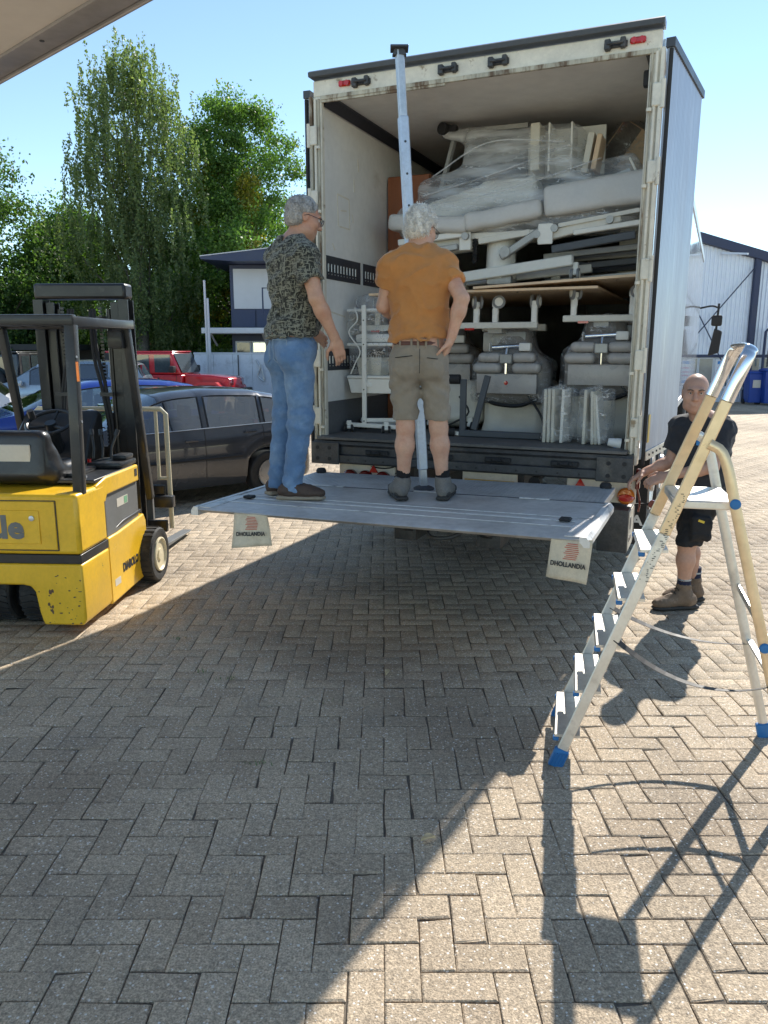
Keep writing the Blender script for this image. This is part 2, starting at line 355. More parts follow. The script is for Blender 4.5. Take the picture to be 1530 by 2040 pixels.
# ---------------------------------------------------------------- ground and paving
def paver_material():
    m = bpy.data.materials.new('concrete_paver'); m.use_nodes = True; n = m.node_tree.nodes; L = m.node_tree.links; b = n['Principled BSDF']
    g = n.new('ShaderNodeNewGeometry'); oi = n.new('ShaderNodeObjectInfo')
    def math_(op, a, c=None, d=None):
        x = n.new('ShaderNodeMath'); x.operation = op
        for k, v in enumerate((a, c, d)):
            if v is None: continue
            if hasattr(v, 'links'): L.new(v, x.inputs[k])
            else: x.inputs[k].default_value = v
        return x.outputs[0]
    def noise(s, d=4, r=.6):
        x = n.new('ShaderNodeTexNoise'); x.inputs['Scale'].default_value = s; x.inputs['Detail'].default_value = d; x.inputs['Roughness'].default_value = r; L.new(g.outputs['Position'], x.inputs['Vector']); return x.outputs[0]
    def mr(v, a, c, e, f):
        x = n.new('ShaderNodeMapRange'); L.new(v, x.inputs[0])
        for k, q in enumerate((a, c, e, f)): x.inputs[k + 1].default_value = q
        return x.outputs[0]
    def mix(f, a, c, bt='MIX'):
        x = n.new('ShaderNodeMix'); x.data_type = 'RGBA'; x.blend_type = bt
        for k, v in ((0, f), (6, a), (7, c)):
            if hasattr(v, 'links'): L.new(v, x.inputs[k])
            elif isinstance(v, (int, float)): x.inputs[k].default_value = v
            else: x.inputs[k].default_value = (*v, 1)
        return x.outputs[2]
    rnd = math_('FRACT', math_('ADD', g.outputs['Random Per Island'], oi.outputs['Random']))
    base = mix(rnd, (.43, .34, .245), (.575, .465, .34))
    base = mix(mr(noise(.55, 3), .35, .68, 0, 1), base, (.51, .41, .29))           # warmer patches
    big = mr(noise(1.1, 5, .62), .5, .74, 0, .62); base = mix(big, base, (.25, .215, .178))   # oil and tyre stains
    base = mix(mr(noise(9, 4), .52, .75, 0, .4), base, (.31, .262, .205))
    base = mix(mr(noise(.42, 2), .47, .62, 0, .65), base, (.25, .19, .135))              # brown spill
    gr = noise(150, 3, .65); g2 = noise(55, 3, .7); base = mix(mr(gr, .36, .64, 0, 1), mix(1., base, (.62, .62, .62), 'MULTIPLY'), mix(1., base, (1.28, 1.28, 1.28), 'MULTIPLY')); base = mix(mr(g2, .35, .65, 0, 1), mix(1., base, (.74, .74, .74), 'MULTIPLY'), mix(1., base, (1.2, 1.2, 1.2), 'MULTIPLY'))
    vo = n.new('ShaderNodeTexVoronoi'); vo.inputs['Scale'].default_value = 60; L.new(g.outputs['Position'], vo.inputs['Vector'])
    sp = math_('MULTIPLY', math_('LESS_THAN', vo.outputs['Distance'], .24), mr(noise(60, 2), .48, .54, 0, 1))
    base = mix(math_('MULTIPLY', sp, .9), base, (.78, .74, .68))                                          # pale aggregate
    v2 = n.new('ShaderNodeTexVoronoi'); v2.inputs['Scale'].default_value = 2.6; v2.inputs['Randomness'].default_value = 1; L.new(g.outputs['Position'], v2.inputs['Vector'])
    base = mix(math_('MULTIPLY', mr(math_('ADD', v2.outputs['Distance'], math_('MULTIPLY', noise(30, 3), .05)), .045, .075, 1, 0), mr(noise(1.7, 1), .5, .55, 0, .75)), base, (.06, .052, .045))   # drips of oil
    L.new(base, b.inputs['Base Color']); b.inputs['Roughness'].default_value = .78; b.inputs['Specular IOR Level'].default_value = .35
    bp = n.new('ShaderNodeBump'); bp.inputs['Strength'].default_value = .8; bp.inputs['Distance'].default_value = .006
    L.new(math_('ADD', gr, math_('MULTIPLY', noise(25, 4), .9)), bp.inputs['Height']); L.new(bp.outputs[0], b.inputs['Normal'])
    MATS['concrete_paver'] = m
paver_material()
mat('joint_sand', (.15, .128, .102), .95, var=.35, scale=9, bump=.6, bscale=180)
mat('far_paving', (.50, .43, .34), .85, var=.14, scale=.9, bump=.3, bscale=40, col2=(.40, .345, .27), c2scale=.35, c2lo=.45, c2hi=.75)
g = MB(); g.add([(-320, -30, -.0085), (320, -30, -.0085), (320, 600, -.0085), (-320, 600, -.0085)], [(0, 1, 2, 3)])
ground = g.build('ground', 'joint_sand', smooth=0); tag(ground, 'sand bed under the block paved yard', None, kind='structure')
FAR = 27.0
g = MB(); g.add([(-320, FAR, -.004), (320, FAR, -.004), (320, 600, -.004), (-320, 600, -.004)], [(0, 1, 2, 3)]); g.build('far_paving', 'far_paving', ground, 0)
for sx in (-1, 1):
    g = MB(); g.add([(sx * 16.5, -30, -.004), (sx * 320, -30, -.004), (sx * 320, FAR, -.004), (sx * 16.5, FAR, -.004)], [(0, 1, 2, 3)]); g.build('far_paving', 'far_paving', ground, 0)
A_ = .1078; BW, BL = .1042, .2122
def brick_verts(L, Wd, bev=.005, dep=.014):
    a, b = L / 2, Wd / 2
    o = [(-a, -b), (a, -b), (a, b), (-a, b)]; i = [(-a + bev, -b + bev), (a - bev, -b + bev), (a - bev, b - bev), (-a + bev, b - bev)]
    v = [(x, y, 0) for x, y in i] + [(x, y, -bev * .7) for x, y in o] + [(x, y, -dep) for x, y in o]
    f = [(0, 1, 2, 3)] + [(4 + k, 4 + (k + 1) % 4, (k + 1) % 4, k) for k in range(4)] + [(8 + k, 8 + (k + 1) % 4, 4 + (k + 1) % 4, 4 + k) for k in range(4)]
    return np.array(v), f
bv, bf = brick_verts(BL, BW)
bmeshes = []
for q in range(6):
    v = bv.copy(); rr = np.random.RandomState(q); v[:8, :2] += rr.uniform(-.0016, .0016, (8, 2)); v[:4, 2] += rr.uniform(-.0008, .0008, 4)
    if q in (2, 5): v[[0, 4], 0] += .012; v[[0, 4], 1] += .006; v[0, 2] -= .003            # a chipped corner
    me = bpy.data.meshes.new('brick'); me.from_pydata([tuple(x) for x in v], [], bf); me.materials.append(MATS['concrete_paver']); bmeshes.append(me)
spots = []
for i in range(-153, 154):
    for j in range(-40, 251):
        r_ = (i - j) % 4
        if r_ == 0: spots.append(((i + 1) * A_, (j + .5) * A_, 0))
        elif r_ == 3: spots.append(((i + .5) * A_, (j + 1) * A_, 1))
spots = np.array(spots); rs = np.random.RandomState(5)
y_ = spots[:, 1]; x_ = spots[:, 0]
dep = y_ * .978 + 1.8 * .208; px = 765 + 1532 * x_ / np.maximum(dep, .1); py = 1020 - 1532 * (y_ * .208 - 1.8 * .978) / np.maximum(dep, .1)
vis = (y_ > 1.5) & (px > -40) & (px < 1570) & (py < 2080)
order = np.argsort(np.where(vis, y_, 1e9))[:300]; single = set(order.tolist())
tilt = rs.normal(0, .004, (len(spots), 2)); lift = rs.normal(0, .0008, len(spots)) + .0025 * vnoise(x_ * 1.3, y_ * 1.3, x_ * 0); yaw = rs.normal(0, .006, len(spots)); jit = rs.normal(0, .0012, (len(spots), 2))
for k in order:
    o = bpy.data.objects.new('brick', bmeshes[rs.randint(6)]); COL.objects.link(o); o.parent = ground
    o.location = (x_[k] + jit[k, 0], y_[k] + jit[k, 1], lift[k]); o.rotation_euler = (tilt[k, 0], tilt[k, 1], yaw[k] + (math.pi / 2 if spots[k, 2] else 0) + (math.pi if rs.rand() < .5 else 0))
rest = np.array([k for k in range(len(spots)) if k not in single and not (y_[k] > 14 and abs(x_[k]) > y_[k] * .75)])
far = y_[rest] > 9
V = []; Fc = []
base_faces = np.array(bf[:5] + bf[5:])
n_ = len(rest); c, s_ = np.cos(yaw[rest] + spots[rest, 2] * math.pi / 2), np.sin(yaw[rest] + spots[rest, 2] * math.pi / 2)
v8 = bv[:8]; VX = v8[None, :, 0] * c[:, None] - v8[None, :, 1] * s_[:, None]; VY = v8[None, :, 0] * s_[:, None] + v8[None, :, 1] * c[:, None]
VZ = v8[None, :, 2] + VX * tilt[rest, 0][:, None] + VY * tilt[rest, 1][:, None] + lift[rest][:, None]
V = np.stack([VX + (x_[rest] + jit[rest, 0])[:, None], VY + (y_[rest] + jit[rest, 1])[:, None], VZ], -1).reshape(-1, 3)
Fq = (np.array(bf[:5])[None] + (np.arange(n_) * 8)[:, None, None]).reshape(-1, 4)
me = bpy.data.meshes.new('bricks'); me.vertices.add(len(V)); me.vertices.foreach_set('co', V.ravel()); me.loops.add(Fq.size); me.loops.foreach_set('vertex_index', Fq.ravel().astype(np.int32))
me.polygons.add(len(Fq)); me.polygons.foreach_set('loop_start', np.arange(0, Fq.size, 4, dtype=np.int32)); me.polygons.foreach_set('loop_total', np.full(len(Fq), 4, np.int32)); me.update(calc_edges=True)
o = link_mesh('distant_brick_paving', me, 'concrete_paver', ground, 0); o['kind'] = 'stuff'

# ---------------------------------------------------------------- the box truck
TA = R(23.2); TX, TY = .63, 6.0
def fromT(u, v, z): return (TX + u * math.cos(TA) + v * math.sin(TA), TY - u * math.sin(TA) + v * math.cos(TA), z)
mat('white_gloss_panel', (.78, .79, .82), .12, var=.03, scale=3, coat=.6)
mat('white_wall_inside', (.84, .83, .80), .5, var=.06, scale=2.2, col2=(.64, .61, .55), c2scale=2.6, c2lo=.6, c2hi=.78, bump=.1, bscale=15)
mat('door_panel', (.40, .45, .55), .42, metal=.3, var=.05, scale=3, coat=0, spec=.3, stretch=(1, 1, .1), col2=(.5, .56, .66), c2scale=16, c2lo=.5, c2hi=.7)  # lighter vertical streaks in the colour imitate reflections on the door
mat('ceiling_panel', (.82, .79, .74), .5, var=.08, scale=1.2)
mat('cream_frame', (.76, .71, .60), .45, var=.1, scale=5, col2=(.3, .22, .13), c2scale=7, c2lo=.62, c2hi=.7, bump=.15, bscale=40)
mat('dark_trim', (.045, .05, .062), .45, var=.2, scale=4)
mat('black_steel', (.045, .046, .05), .45, var=.35, scale=9, col2=(.11, .1, .09), c2scale=5, c2lo=.52, c2hi=.75, bump=.25, bscale=60)
mat('black_rubber', (.02, .02, .022), .7, var=.25, scale=10, bump=.2, bscale=90)
mat('dark_floor', (.12, .115, .11), .65, var=.25, scale=5, bump=.3, bscale=50, col2=(.16, .155, .15), c2scale=4, c2lo=.5, c2hi=.75)
mat('zinc', (.55, .57, .6), .42, metal=.85, var=.12, scale=9, bump=.1, bscale=30)
mat('slot_metal', (.6, .62, .62), .35, metal=.8, var=.1)
mat('dark_lens', (.16, .015, .012), .2, coat=.5); mat('red_lens', (.55, .02, .015), .15, coat=.6); mat('orange_lens', (.7, .2, .02), .18, coat=.6)
mat('grey_kick', (.13, .135, .145), .55, var=.15, scale=4)
mat('yellow_plate', (.75, .5, .05), .4, var=.1)
mat('rust_frame', (.5, .46, .36), .55, var=.2, scale=8, col2=(.14, .085, .045), c2scale=11, c2lo=.48, c2hi=.62, bump=.4, bscale=50, stretch=(1, 1, .25))
mat('lettering_white', (.8, .8, .8), .5, var=.04); mat('lettering_dark', (.03, .03, .032), .6, var=.1)
truck = thing('box_truck', (TX, TY, 0), -TA, 'white box truck with its rear open, doors folded back and cargo inside', 'truck')
W2 = 1.275; LEN = 13.6; TOP = 3.76
def P_(name, mt, **k):
    mb = MB(); return mb, (lambda parent=truck, **q: mb.build(name, mt, parent, **{**k, **q}))
for sx, nm in ((-1, 'side_wall'), (1, 'side_wall')):
    mb = MB(); mb.box((sx * 1.235, .04, 1.085), (sx * 1.243, LEN, TOP)); mb.build('side_lining', 'white_wall_inside', truck, 0)
    mb = MB(); mb.box((sx * 1.2435, .03, 1.0), (sx * W2, LEN, TOP)); w = mb.build(nm, 'white_gloss_panel', truck, 0)
    mb = MB()
    for k in range(23): v = .6 + k * .575; mb.cyl((sx * (W2 + .001), v, 1.04), (sx * (W2 + .004), v, 1.04), .006, 6)
    mb.build('rivets', 'dark_trim', w, 0)['kind'] = 'stuff'
    mb = MB(); mb.box((sx * W2, .1, .985), (sx * (W2 + .012), LEN, 1.075)); mb.build('lower_rail', 'zinc', w, 0)
    mb = MB(); mb.box((sx * (W2 - .01), .1, TOP - .07), (sx * (W2 + .012), LEN, TOP + .03)); mb.build('upper_rail', 'zinc', w, 0)
mb = MB(); mb.box((-1.2345, .05, TOP - .03), (1.2345, LEN, TOP - .005)); mb.build('ceiling', 'ceiling_panel', truck, 0)
mb = MB(); mb.box((-W2, .05, TOP - .004), (W2, LEN, TOP + .06)); mb.build('roof', 'white_gloss_panel', truck, 0)
mb = MB(); mb.box((-1.2345, LEN - .06, 1.085), (1.2345, LEN - .02, TOP - .031)); mb.build('front_wall', 'white_wall_inside', truck, 0)
mb = MB(); mb.box((-1.2345, .0, .99), (1.2345, LEN, 1.083)); mb.build('load_floor', 'dark_floor', truck, 0)
for sx in (-1, 1):
    mb = MB(); mb.prism([(sx * 1.234, 3.728), (sx * 1.234, 3.665), (sx * 1.222, 3.65), (sx * 1.165, 3.715), (sx * 1.165, 3.728)], .06, LEN - .07, 'y'); mb.build('corner_rail', 'dark_trim', truck, 0)
# lashing rails on the left lining, each panel with its slots
def lashing(z0, z1, v0, v1, slot=True):
    mb = MB(); mb.box((-1.2347, v0, z0), (-1.229, v1, z1)); p = mb.build('lashing_rail', 'dark_trim', truck, 0)
    zc = (z0 + z1) / 2; n = int((v1 - v0 - .03) / .058)
    for k in range(n):
        m2 = MB(); v = v0 + .04 + k * .058; m2.box((-1.229, v - .011, zc - .035), (-1.224, v + .011, zc + .03), .004); m2.cyl((-1.229, v, zc - .052), (-1.2245, v, zc - .052), .006, 8); m2.build('slot', 'slot_metal', p)
for v0, v1 in ((.07, .735), (.80, 1.45), (1.52, 2.1)): lashing(2.36, 2.545, v0, v1)
for v0, v1 in ((.07, .735), (.80, 1.3)): lashing(1.62, 1.80, v0, v1)
for sx in (-1, 1):
    mb = MB(); mb.box((sx * 1.2347, .06, 1.084), (sx * 1.226, LEN - .07, 1.36)); mb.build('kick_plate', 'grey_kick', truck, 0)
# scuffs and a torn sticker outline on the left lining
mb = MB()
for a, b in (((.30, 3.05), (.52, 3.04)), ((.52, 3.04), (.53, 2.80)), ((.53, 2.80), (.33, 2.80)), ((.31, 2.80), (.30, 3.05)), ((.36, 2.93), (.47, 2.94)), ((.62, 3.22), (.63, 3.12)), ((.15, 2.1), (.42, 2.07)), ((.7, 3.4), (.72, 3.3)), ((.58, 2.93), (.6, 2.86)), ((.2, 2.65), (.24, 2.6))):
    mb.bar((-1.2335, a[0], a[1]), (-1.2335, b[0], b[1]), .003, .012, up=(0, .3, 1))
mb.build('scuff_marks', 'cream_frame', truck, 0)['kind'] = 'stuff'
# rear frame
mb = MB(); mb.box((-W2, -.015, 3.70), (W2, .045, 3.815), .006); hd = mb.build('header_beam', 'cream_frame', truck)
mb = MB(); mb.box((-1.2, -.032, 3.672), (1.25, -.005, 3.70)); mb.box((-1.2, -.025, 3.655), (-.2, -.006, 3.671)); mb.build('header_strip', 'rust_frame', truck, 0)
mb = MB(); mb.prism([(-.07, 3.83), (.06, 3.83), (.06, 3.875), (-.05, 3.875), (-.075, 3.86)], -W2 - .012, W2 + .012, 'x'); mb.build('roof_cap', 'dark_trim', truck)
def keeper(u, z, m='black_steel'):
    k = MB(); k.box((u - .075, -.03, z - .02), (u + .075, -.016, z + .02), .004); k.box((u - .07, -.06, z - .035), (u - .03, -.016, z + .03), .006); k.box((u + .03, -.055, z - .03), (u + .065, -.016, z + .035), .006); k.cyl((u - .05, -.062, z), (u + .05, -.062, z), .009, 8)
    return k.build('lock_keeper', m, truck)
for u in (-.86, -.175, .194, .985): keeper(u, 3.757)
for u in (-1.0, 1.125):
    k = MB(); k.box((u - .05, -.036, 3.745), (u + .05, -.016, 3.785), .008); k.cyl((u - .025, -.045, 3.765), (u - .025, -.016, 3.765), .018, 12); k.cyl((u + .025, -.045, 3.765), (u + .025, -.016, 3.765), .018, 12); k.build('marker_lamp', 'red_lens', truck)
for sx in (-1, 1):
    mb = MB(); mb.box((sx * 1.205, -.02, .9), (sx * W2, .03, 3.70), .005); post = mb.build('corner_post', 'cream_frame', truck)
    for q, (u, d, m_) in enumerate(((1.222, .03, 'rust_frame'), (1.252, .032, 'cream_frame'))):
        mb = MB(); mb.tube([(sx * u, -d, 1.0), (sx * u, -d, 3.68)], .008 + .003 * q, 8); mb.build('lock_rod', m_, post)
    mb = MB(); mb.box((sx * 1.2755, -.045, .98), (sx * 1.30, .06, 3.70), .004); mb.build('hinge_strip', 'rust_frame' if sx < 0 else 'cream_frame', post)
    for z in (1.25, 1.72, 2.33, 2.95, 3.42):
        h = MB(); h.box((sx * 1.236, -.052, z - .07), (sx * 1.302, -.022, z + .07), .006); h.cyl((sx * 1.304, -.05, z - .085), (sx * 1.304, -.05, z + .085), .014, 10); h.cyl((sx * 1.222, -.046, z - .1), (sx * 1.222, -.046, z - .08), .018, 8); h.build('hinge', 'cream_frame', post)
# folded-back doors
for sx, ang, ln in ((1, 7, 1.2), (-1, 3.5, 1.2)):
    a = R(ang); D = lambda s, o, z: (sx * (1.308 + s * math.sin(a) + o * math.cos(a)), s * math.cos(a) - sx * 0 - o * math.sin(a), z)
    nrib = 24; prof = []
    mb = MB(); z0, z1 = 1.02, 3.70
    outer = []; n = 96
    for k in range(n + 1):
        s = ln * k / n; t = (k % 4); off = .036 + (.004 if t in (1, 2) else 0.0); outer.append((s, off))
    poly = outer + [(ln, 0), (0, 0)]
    vs = [D(s, o, z0) for s, o in poly] + [D(s, o, z1) for s, o in poly]; q = len(poly)
    mb.add(vs, [tuple(range(q))[::-1], tuple(range(q, 2 * q))] + [(i, (i + 1) % q, q + (i + 1) % q, q + i) for i in range(q)])
    d = mb.build('rear_door', 'door_panel', truck, 25)
    mb = MB(); mb.tube([D(-.012, .03, z0 - .04), D(-.012, .03, 3.69)], .014, 8); mb.build('door_seal', 'black_rubber', d)
    mb = MB(); mb.tube([D(ln + .008, .02, z0), D(ln + .008, .02, z1)], .016, 8); mb.build('door_edge', 'dark_trim', d)
    mb = MB()
    vs = [D(s, o, z) for z in (z1 + .001, z1 + .055) for s, o in ((-.02, -.006), (ln + .02, -.006), (ln + .02, .052), (-.02, .052))]
    mb.add(vs, [(0, 3, 2, 1), (4, 5, 6, 7), (0, 1, 5, 4), (1, 2, 6, 5), (2, 3, 7, 6), (3, 0, 4, 7)]); mb.build('door_cap', 'dark_trim', d, 0)
    mb = MB()
    vs = [D(s, o, z) for z in (z0 - .005, z0 + .06) for s, o in ((.0, .0415), (ln, .0415), (ln, .05), (0, .05))]
    mb.add(vs, [(0, 3, 2, 1), (4, 5, 6, 7), (0, 1, 5, 4), (1, 2, 6, 5), (2, 3, 7, 6), (3, 0, 4, 7)]); mb.build('door_foot_rail', 'cream_frame', d, 0)
    mb = MB()
    for k in range(9): mb.tube([D(.08 + k * .13, .05, z0 + .03), D(.08 + k * .13, .058, z0 + .03)], .009, 6)
    mb.build('door_rivets', 'black_steel', d)['kind'] = 'stuff'
    if sx > 0:
        mb = MB(); M = frameM(D(.05, .0435, 1.24), Vector(D(1, 0, 0)) - Vector(D(0, 0, 0)), (0, 0, 1)); mb.box((-.03, -.1, 0), (.03, .1, .002), 0, M); mb.build('door_sticker', 'yellow_plate', d, 0)
# sill beam with end plates
mb = MB(); mb.prism([(-.004, 1.062), (-.11, 1.055), (-.118, 1.03), (-.10, 1.01), (-.10, .95), (-.125, .94), (-.125, .885), (-.11, .87), (-.004, .87)], -1.275, 1.275, 'x'); sill = mb.build('sill_beam', 'black_steel', truck)
mb = MB(); mb.box((-1.235, -.135, 1.066), (1.235, .3, 1.0895), .003); mb.build('sill_tread', 'dark_floor', truck)
for sx in (-1, 1):
    mb = MB(); mb.box((sx * 1.03, -.142, .865), (sx * 1.285, -.1265, 1.045), .004); pl = mb.build('end_plate', 'black_steel', sill)
    for a in (-.055, .055):
        for b in (-.045, .045): mb = MB(); mb.cyl((sx * 1.17 + a, -.1425, .955 + b), (sx * 1.17 + a, -.146, .955 + b), .016, 12); mb.build('bolt_hole', 'black_rubber', sill)
for u in (-.70, -.16, .30, .80):
    k = MB(); k.box((u - .1, -.125, .955), (u + .1, -.108, .995), .005); k.cyl((u - .03, -.13, .975), (u + .03, -.13, .975), .012, 10); k.box((u - .09, -.135, .962), (u - .045, -.11, .99), .004); k.box((u + .035, -.132, .962), (u + .06, -.112, .99), .004); k.build('sill_lock', 'black_rubber', sill)
mb = MB()
for k in range(13): mb.cyl((-.95 + k * .155, -.1255, .905), (-.95 + k * .155, -.129, .905), .008, 6)
mb.build('sill_bolts', 'black_rubber', sill)['kind'] = 'stuff'
# lamp boards below the sill
for u0, u1 in ((-1.11, -.60), (-.02, .42), (.80, 1.30)):
    mb = MB(); mb.box((u0, .03, .685 if u0 > .5 else .70), (u1, .06, .862), .004); bd = mb.build('lamp_board', 'cream_frame', truck)
    if abs(u0) > .5:
        lo = [(-1.0, 'dark_lens'), (-.86, 'dark_lens'), (-.70, 'dark_lens')] if u0 < 0 else [(1.235, 'orange_lens')]
        for u, m_ in lo:
            mb = MB(); mb.lathe([(.062, 0), (.062, .03), (.05, .045), (.0, .05)], 20, Matrix.Translation((u, .03, .745)) @ Matrix.Rotation(R(90), 4, 'X')); mb.build('tail_lamp', m_, bd)
        if u0 > 0:
            mb = MB(); mb.lathe([(.064, 0), (.064, .02), (.045, .052), (.0, .054)], 20, Matrix.Translation((1.235, .022, .735)) @ Matrix.Rotation(R(90), 4, 'X') @ Matrix.Diagonal((1, .55, 1, 1))); mb.build('tail_lamp', 'red_lens', bd)
        u = -.79 if u0 < 0 else .9
        mb = MB(); mb.prism([(u - .04, .79), (u + .04, .79), (u, .855)], .018, .029, 'y'); mb.build('reflector', 'red_lens', bd)
    else:
        mb = MB(); mb.box((0, .02, .70), (.4, .029, .792)); mb.build('number_plate', 'yellow_plate', bd, 0)
mb = MB(); mb.cyl((.56, 0, .80), (.56, .1, .80), .045, 14); mb.cyl((.62, 0, .76), (.62, .1, .76), .03, 12); mb.tube(spline([(.3, .1, .7), (.4, .05, .5), (.7, .05, .48), (.9, .1, .62)], 14), .012, 6); mb.tube(spline([(.35, .15, .7), (.5, .1, .42), (.8, .12, .5), (.95, .1, .66)], 14), .009, 6); mb.tube(spline([(-.9, .05, .85), (-.7, .02, .83), (-.55, .05, .86)], 10), .006, 6); mb.build('hoses', 'black_rubber', truck)['kind'] = 'stuff'
# chassis, axles, wheels, mud flaps
for sx in (-1, 1):
    mb = MB(); mb.box((sx * .36, .1, .70), (sx * .46, 15.0, .98)); mb.build('chassis_beam', 'black_steel', truck, 0)
mb = MB()
for v in (.35, 2.0, 4.5, 7, 9.5, 12): mb.box((-1.2, v, .9), (1.2, v + .08, .985))
mb.build('cross_members', 'black_steel', truck, 0)
def tyre(mb, c, r, w, axis):
    M = Matrix.Translation(c) @ (Matrix.Rotation(R(90), 4, 'Y') if axis == 'x' else Matrix.Rotation(R(90), 4, 'X'))
    mb.lathe([(r * .6, -w * .42), (r * .72, -w * .5), (r * .93, -w * .5), (r * .985, -w * .43), (r, -w * .3), (r, w * .3), (r * .985, w * .43), (r * .93, w * .5), (r * .72, w * .5), (r * .6, w * .42)], 32, M)
for v in (2.3, 3.6, 12.6):
    for sx in (-1, 1):
        mb = MB(); tyre(mb, (sx * 1.0, v, .5), .5, .5 if v < 10 else .3, 'x'); w = mb.build('wheel', 'black_rubber', truck)
        mb = MB(); mb.lathe([(.29, 0), (.29, .03), (.2, .01), (.12, -.04), (.1, .05), (0, .06)], 20, Matrix.Translation((sx * 1.23, v, .5)) @ Matrix.Rotation(R(90 * sx), 4, 'Y')); mb.build('rim', 'zinc', w)
for sx in (-1, 1):
    mb = MB(); mb.box((sx * .72, 1.2, .10), (sx * 1.30, 1.212, .92)); fl = mb.build('mud_flap', 'black_rubber', truck, 0)
    text('flap_lettering', 'SCANIA', 'lettering_white', fl, frameM((sx * 1.02, 1.196, .315), (1, 0, 0), (0, 0, 1)), .125, .001, 1.15, bold=.004)
mb = MB(); mb.box((1.06, -.12, .345), (1.275, .35, .665), .012); bx = mb.build('battery_box', 'black_steel', truck)
mb = MB(); mb.box((1.276, -.10, .36), (1.279, .2, .65)); mb.build('box_sticker', 'cream_frame', bx, 0)
mb = MB(); mb.lathe([(.05, 0), (.05, .002), (0, .002)], 14, Matrix.Translation((1.2795, .0, .55)) @ Matrix.Rotation(R(90), 4, 'Y')); mb.box((1.279, -.06, .42), (1.281, .08, .45)); mb.build('sticker_print', 'dark_trim', bx, 0)
mb = MB(); mb.bar((1.28, .25, .64), (1.40, .22, .66), .018, .018); mb.build('lamp_bracket', 'black_rubber', truck); mb = MB(); mb.cyl((1.41, .2, .66), (1.41, .235, .66), .03, 12); mb.build('side_lamp', 'dark_lens', truck)
mb = MB()
for k in range(4): mb.cyl((1.27, 2.0 + .1 * k, 1.3 + k * .09), (1.30, 2.0 + .1 * k, 1.3 + k * .09), .03, 10)
mb.build('side_couplings', 'black_rubber', truck)
mb = MB(); mb.box((1.295, -.01, .80), (1.325, .05, .95), .008); mb.build('lift_control', 'dark_lens', truck); mb = MB(); mb.tube(spline([(1.31, .02, .80), (1.33, .05, .7), (1.32, .1, .62)], 8), .008, 6); mb.build('control_cable', 'flag_red' if 'flag_red' in MATS else 'dark_lens', truck)
# lift arms and cross tube
mb = MB(); mb.box((-.62, -.32, .50), (.95, -.18, .60), .01); mb.bar((-.3, -.26, .42), (-.3, -1.1, .74), .07, .09); mb.bar((.32, -.26, .42), (.32, -1.1, .74), .07, .09); mb.box((-.42, -.42, .36), (-.24, -.1, .6), .01); mb.box((.24, -.42, .36), (.42, -.1, .6), .01); mb.cyl((-.1, -.2, .45), (-.1, -1.0, .7), .035, 12)
mb.tube(spline([(-.2, -.3, .55), (-.1, -.5, .43), (.1, -.5, .45), (.2, -.3, .55)], 12), .014, 6); mb.build('lift_arms', 'black_steel', truck)
# cab beyond the box: roof, sides and the mirror that shows past the box
mat('cab_paint', (.75, .77, .8), .2, var=.03, coat=.5)
mb = MB(); mb.prism([(13.75, .6), (13.75, 3.5), (14.3, 3.6), (15.6, 3.1), (15.95, 2.2), (16.0, .5)], -1.22, 1.22, 'x'); cab = mb.build('cab', 'cab_paint', truck, 30, bevel=.06)
mb = MB(); mb.tube(spline([(1.2, 15.0, 2.75), (1.5, 14.9, 2.8), (1.66, 14.8, 2.75)], 8), .022, 8); mb.build('mirror_arm', 'black_rubber', cab)
mb = MB(); mb.prism([(1.50, 1.62), (1.74, 1.70), (1.78, 2.2), (1.60, 2.28)], 14.7, 14.9, 'y'); mb.build('mirror', 'black_rubber', cab, 30, bevel=.03)
mb = MB(); mb.box((1.52, 14.72, 2.33), (1.76, 14.92, 2.58)); mb.build('mirror_upper', 'black_rubber', cab, 30, bevel=.04)
mb = MB(); mb.bar((1.64, 14.8, 2.2), (1.66, 14.8, 2.85), .05, .05); mb.build('mirror_post', 'black_rubber', cab)

# tail lift
mat('lift_alu', (.56, .54, .52), .55, metal=.35, var=.14, scale=3, bump=.12, bscale=40, col2=(.38, .36, .34), c2scale=2.4, c2lo=.5, c2hi=.75)
mat('lift_tread', (.62, .62, .62), .5, metal=.45, var=.1, scale=4, col2=(.45, .44, .43), c2scale=3, c2lo=.5, c2hi=.75)
mat('lift_edge', (.75, .74, .72), .45, metal=.25, var=.12, scale=5, col2=(.35, .34, .33), c2scale=6, c2lo=.55, c2hi=.7)
mat('flag_cloth', (.68, .60, .46), .75, var=.1, scale=14, col2=(.52, .44, .33), c2scale=9, c2lo=.5, c2hi=.75, bump=.2, bscale=60)
mat('flag_red', (.55, .12, .08), .7, var=.2, scale=30)
LZ = .82; V0, V1, V2 = -.20, -.80, -1.78
mb = MB(); mb.prism([(V1 + .0, LZ), (V2, LZ - .002), (V2 - .02, LZ - .012), (V2 + .01, LZ - .032), (V1, LZ - .055)], -1.20, 1.20, 'x'); lift = mb.build('tail_lift', 'lift_alu', truck); lift.rotation_euler = (0, -R(.8), 0)
mb = MB(); mb.box((-1.19, V1 + .006, LZ - .05), (1.19, V0, LZ + .002), .003); tr = mb.build('tread_plate', 'lift_tread', lift)
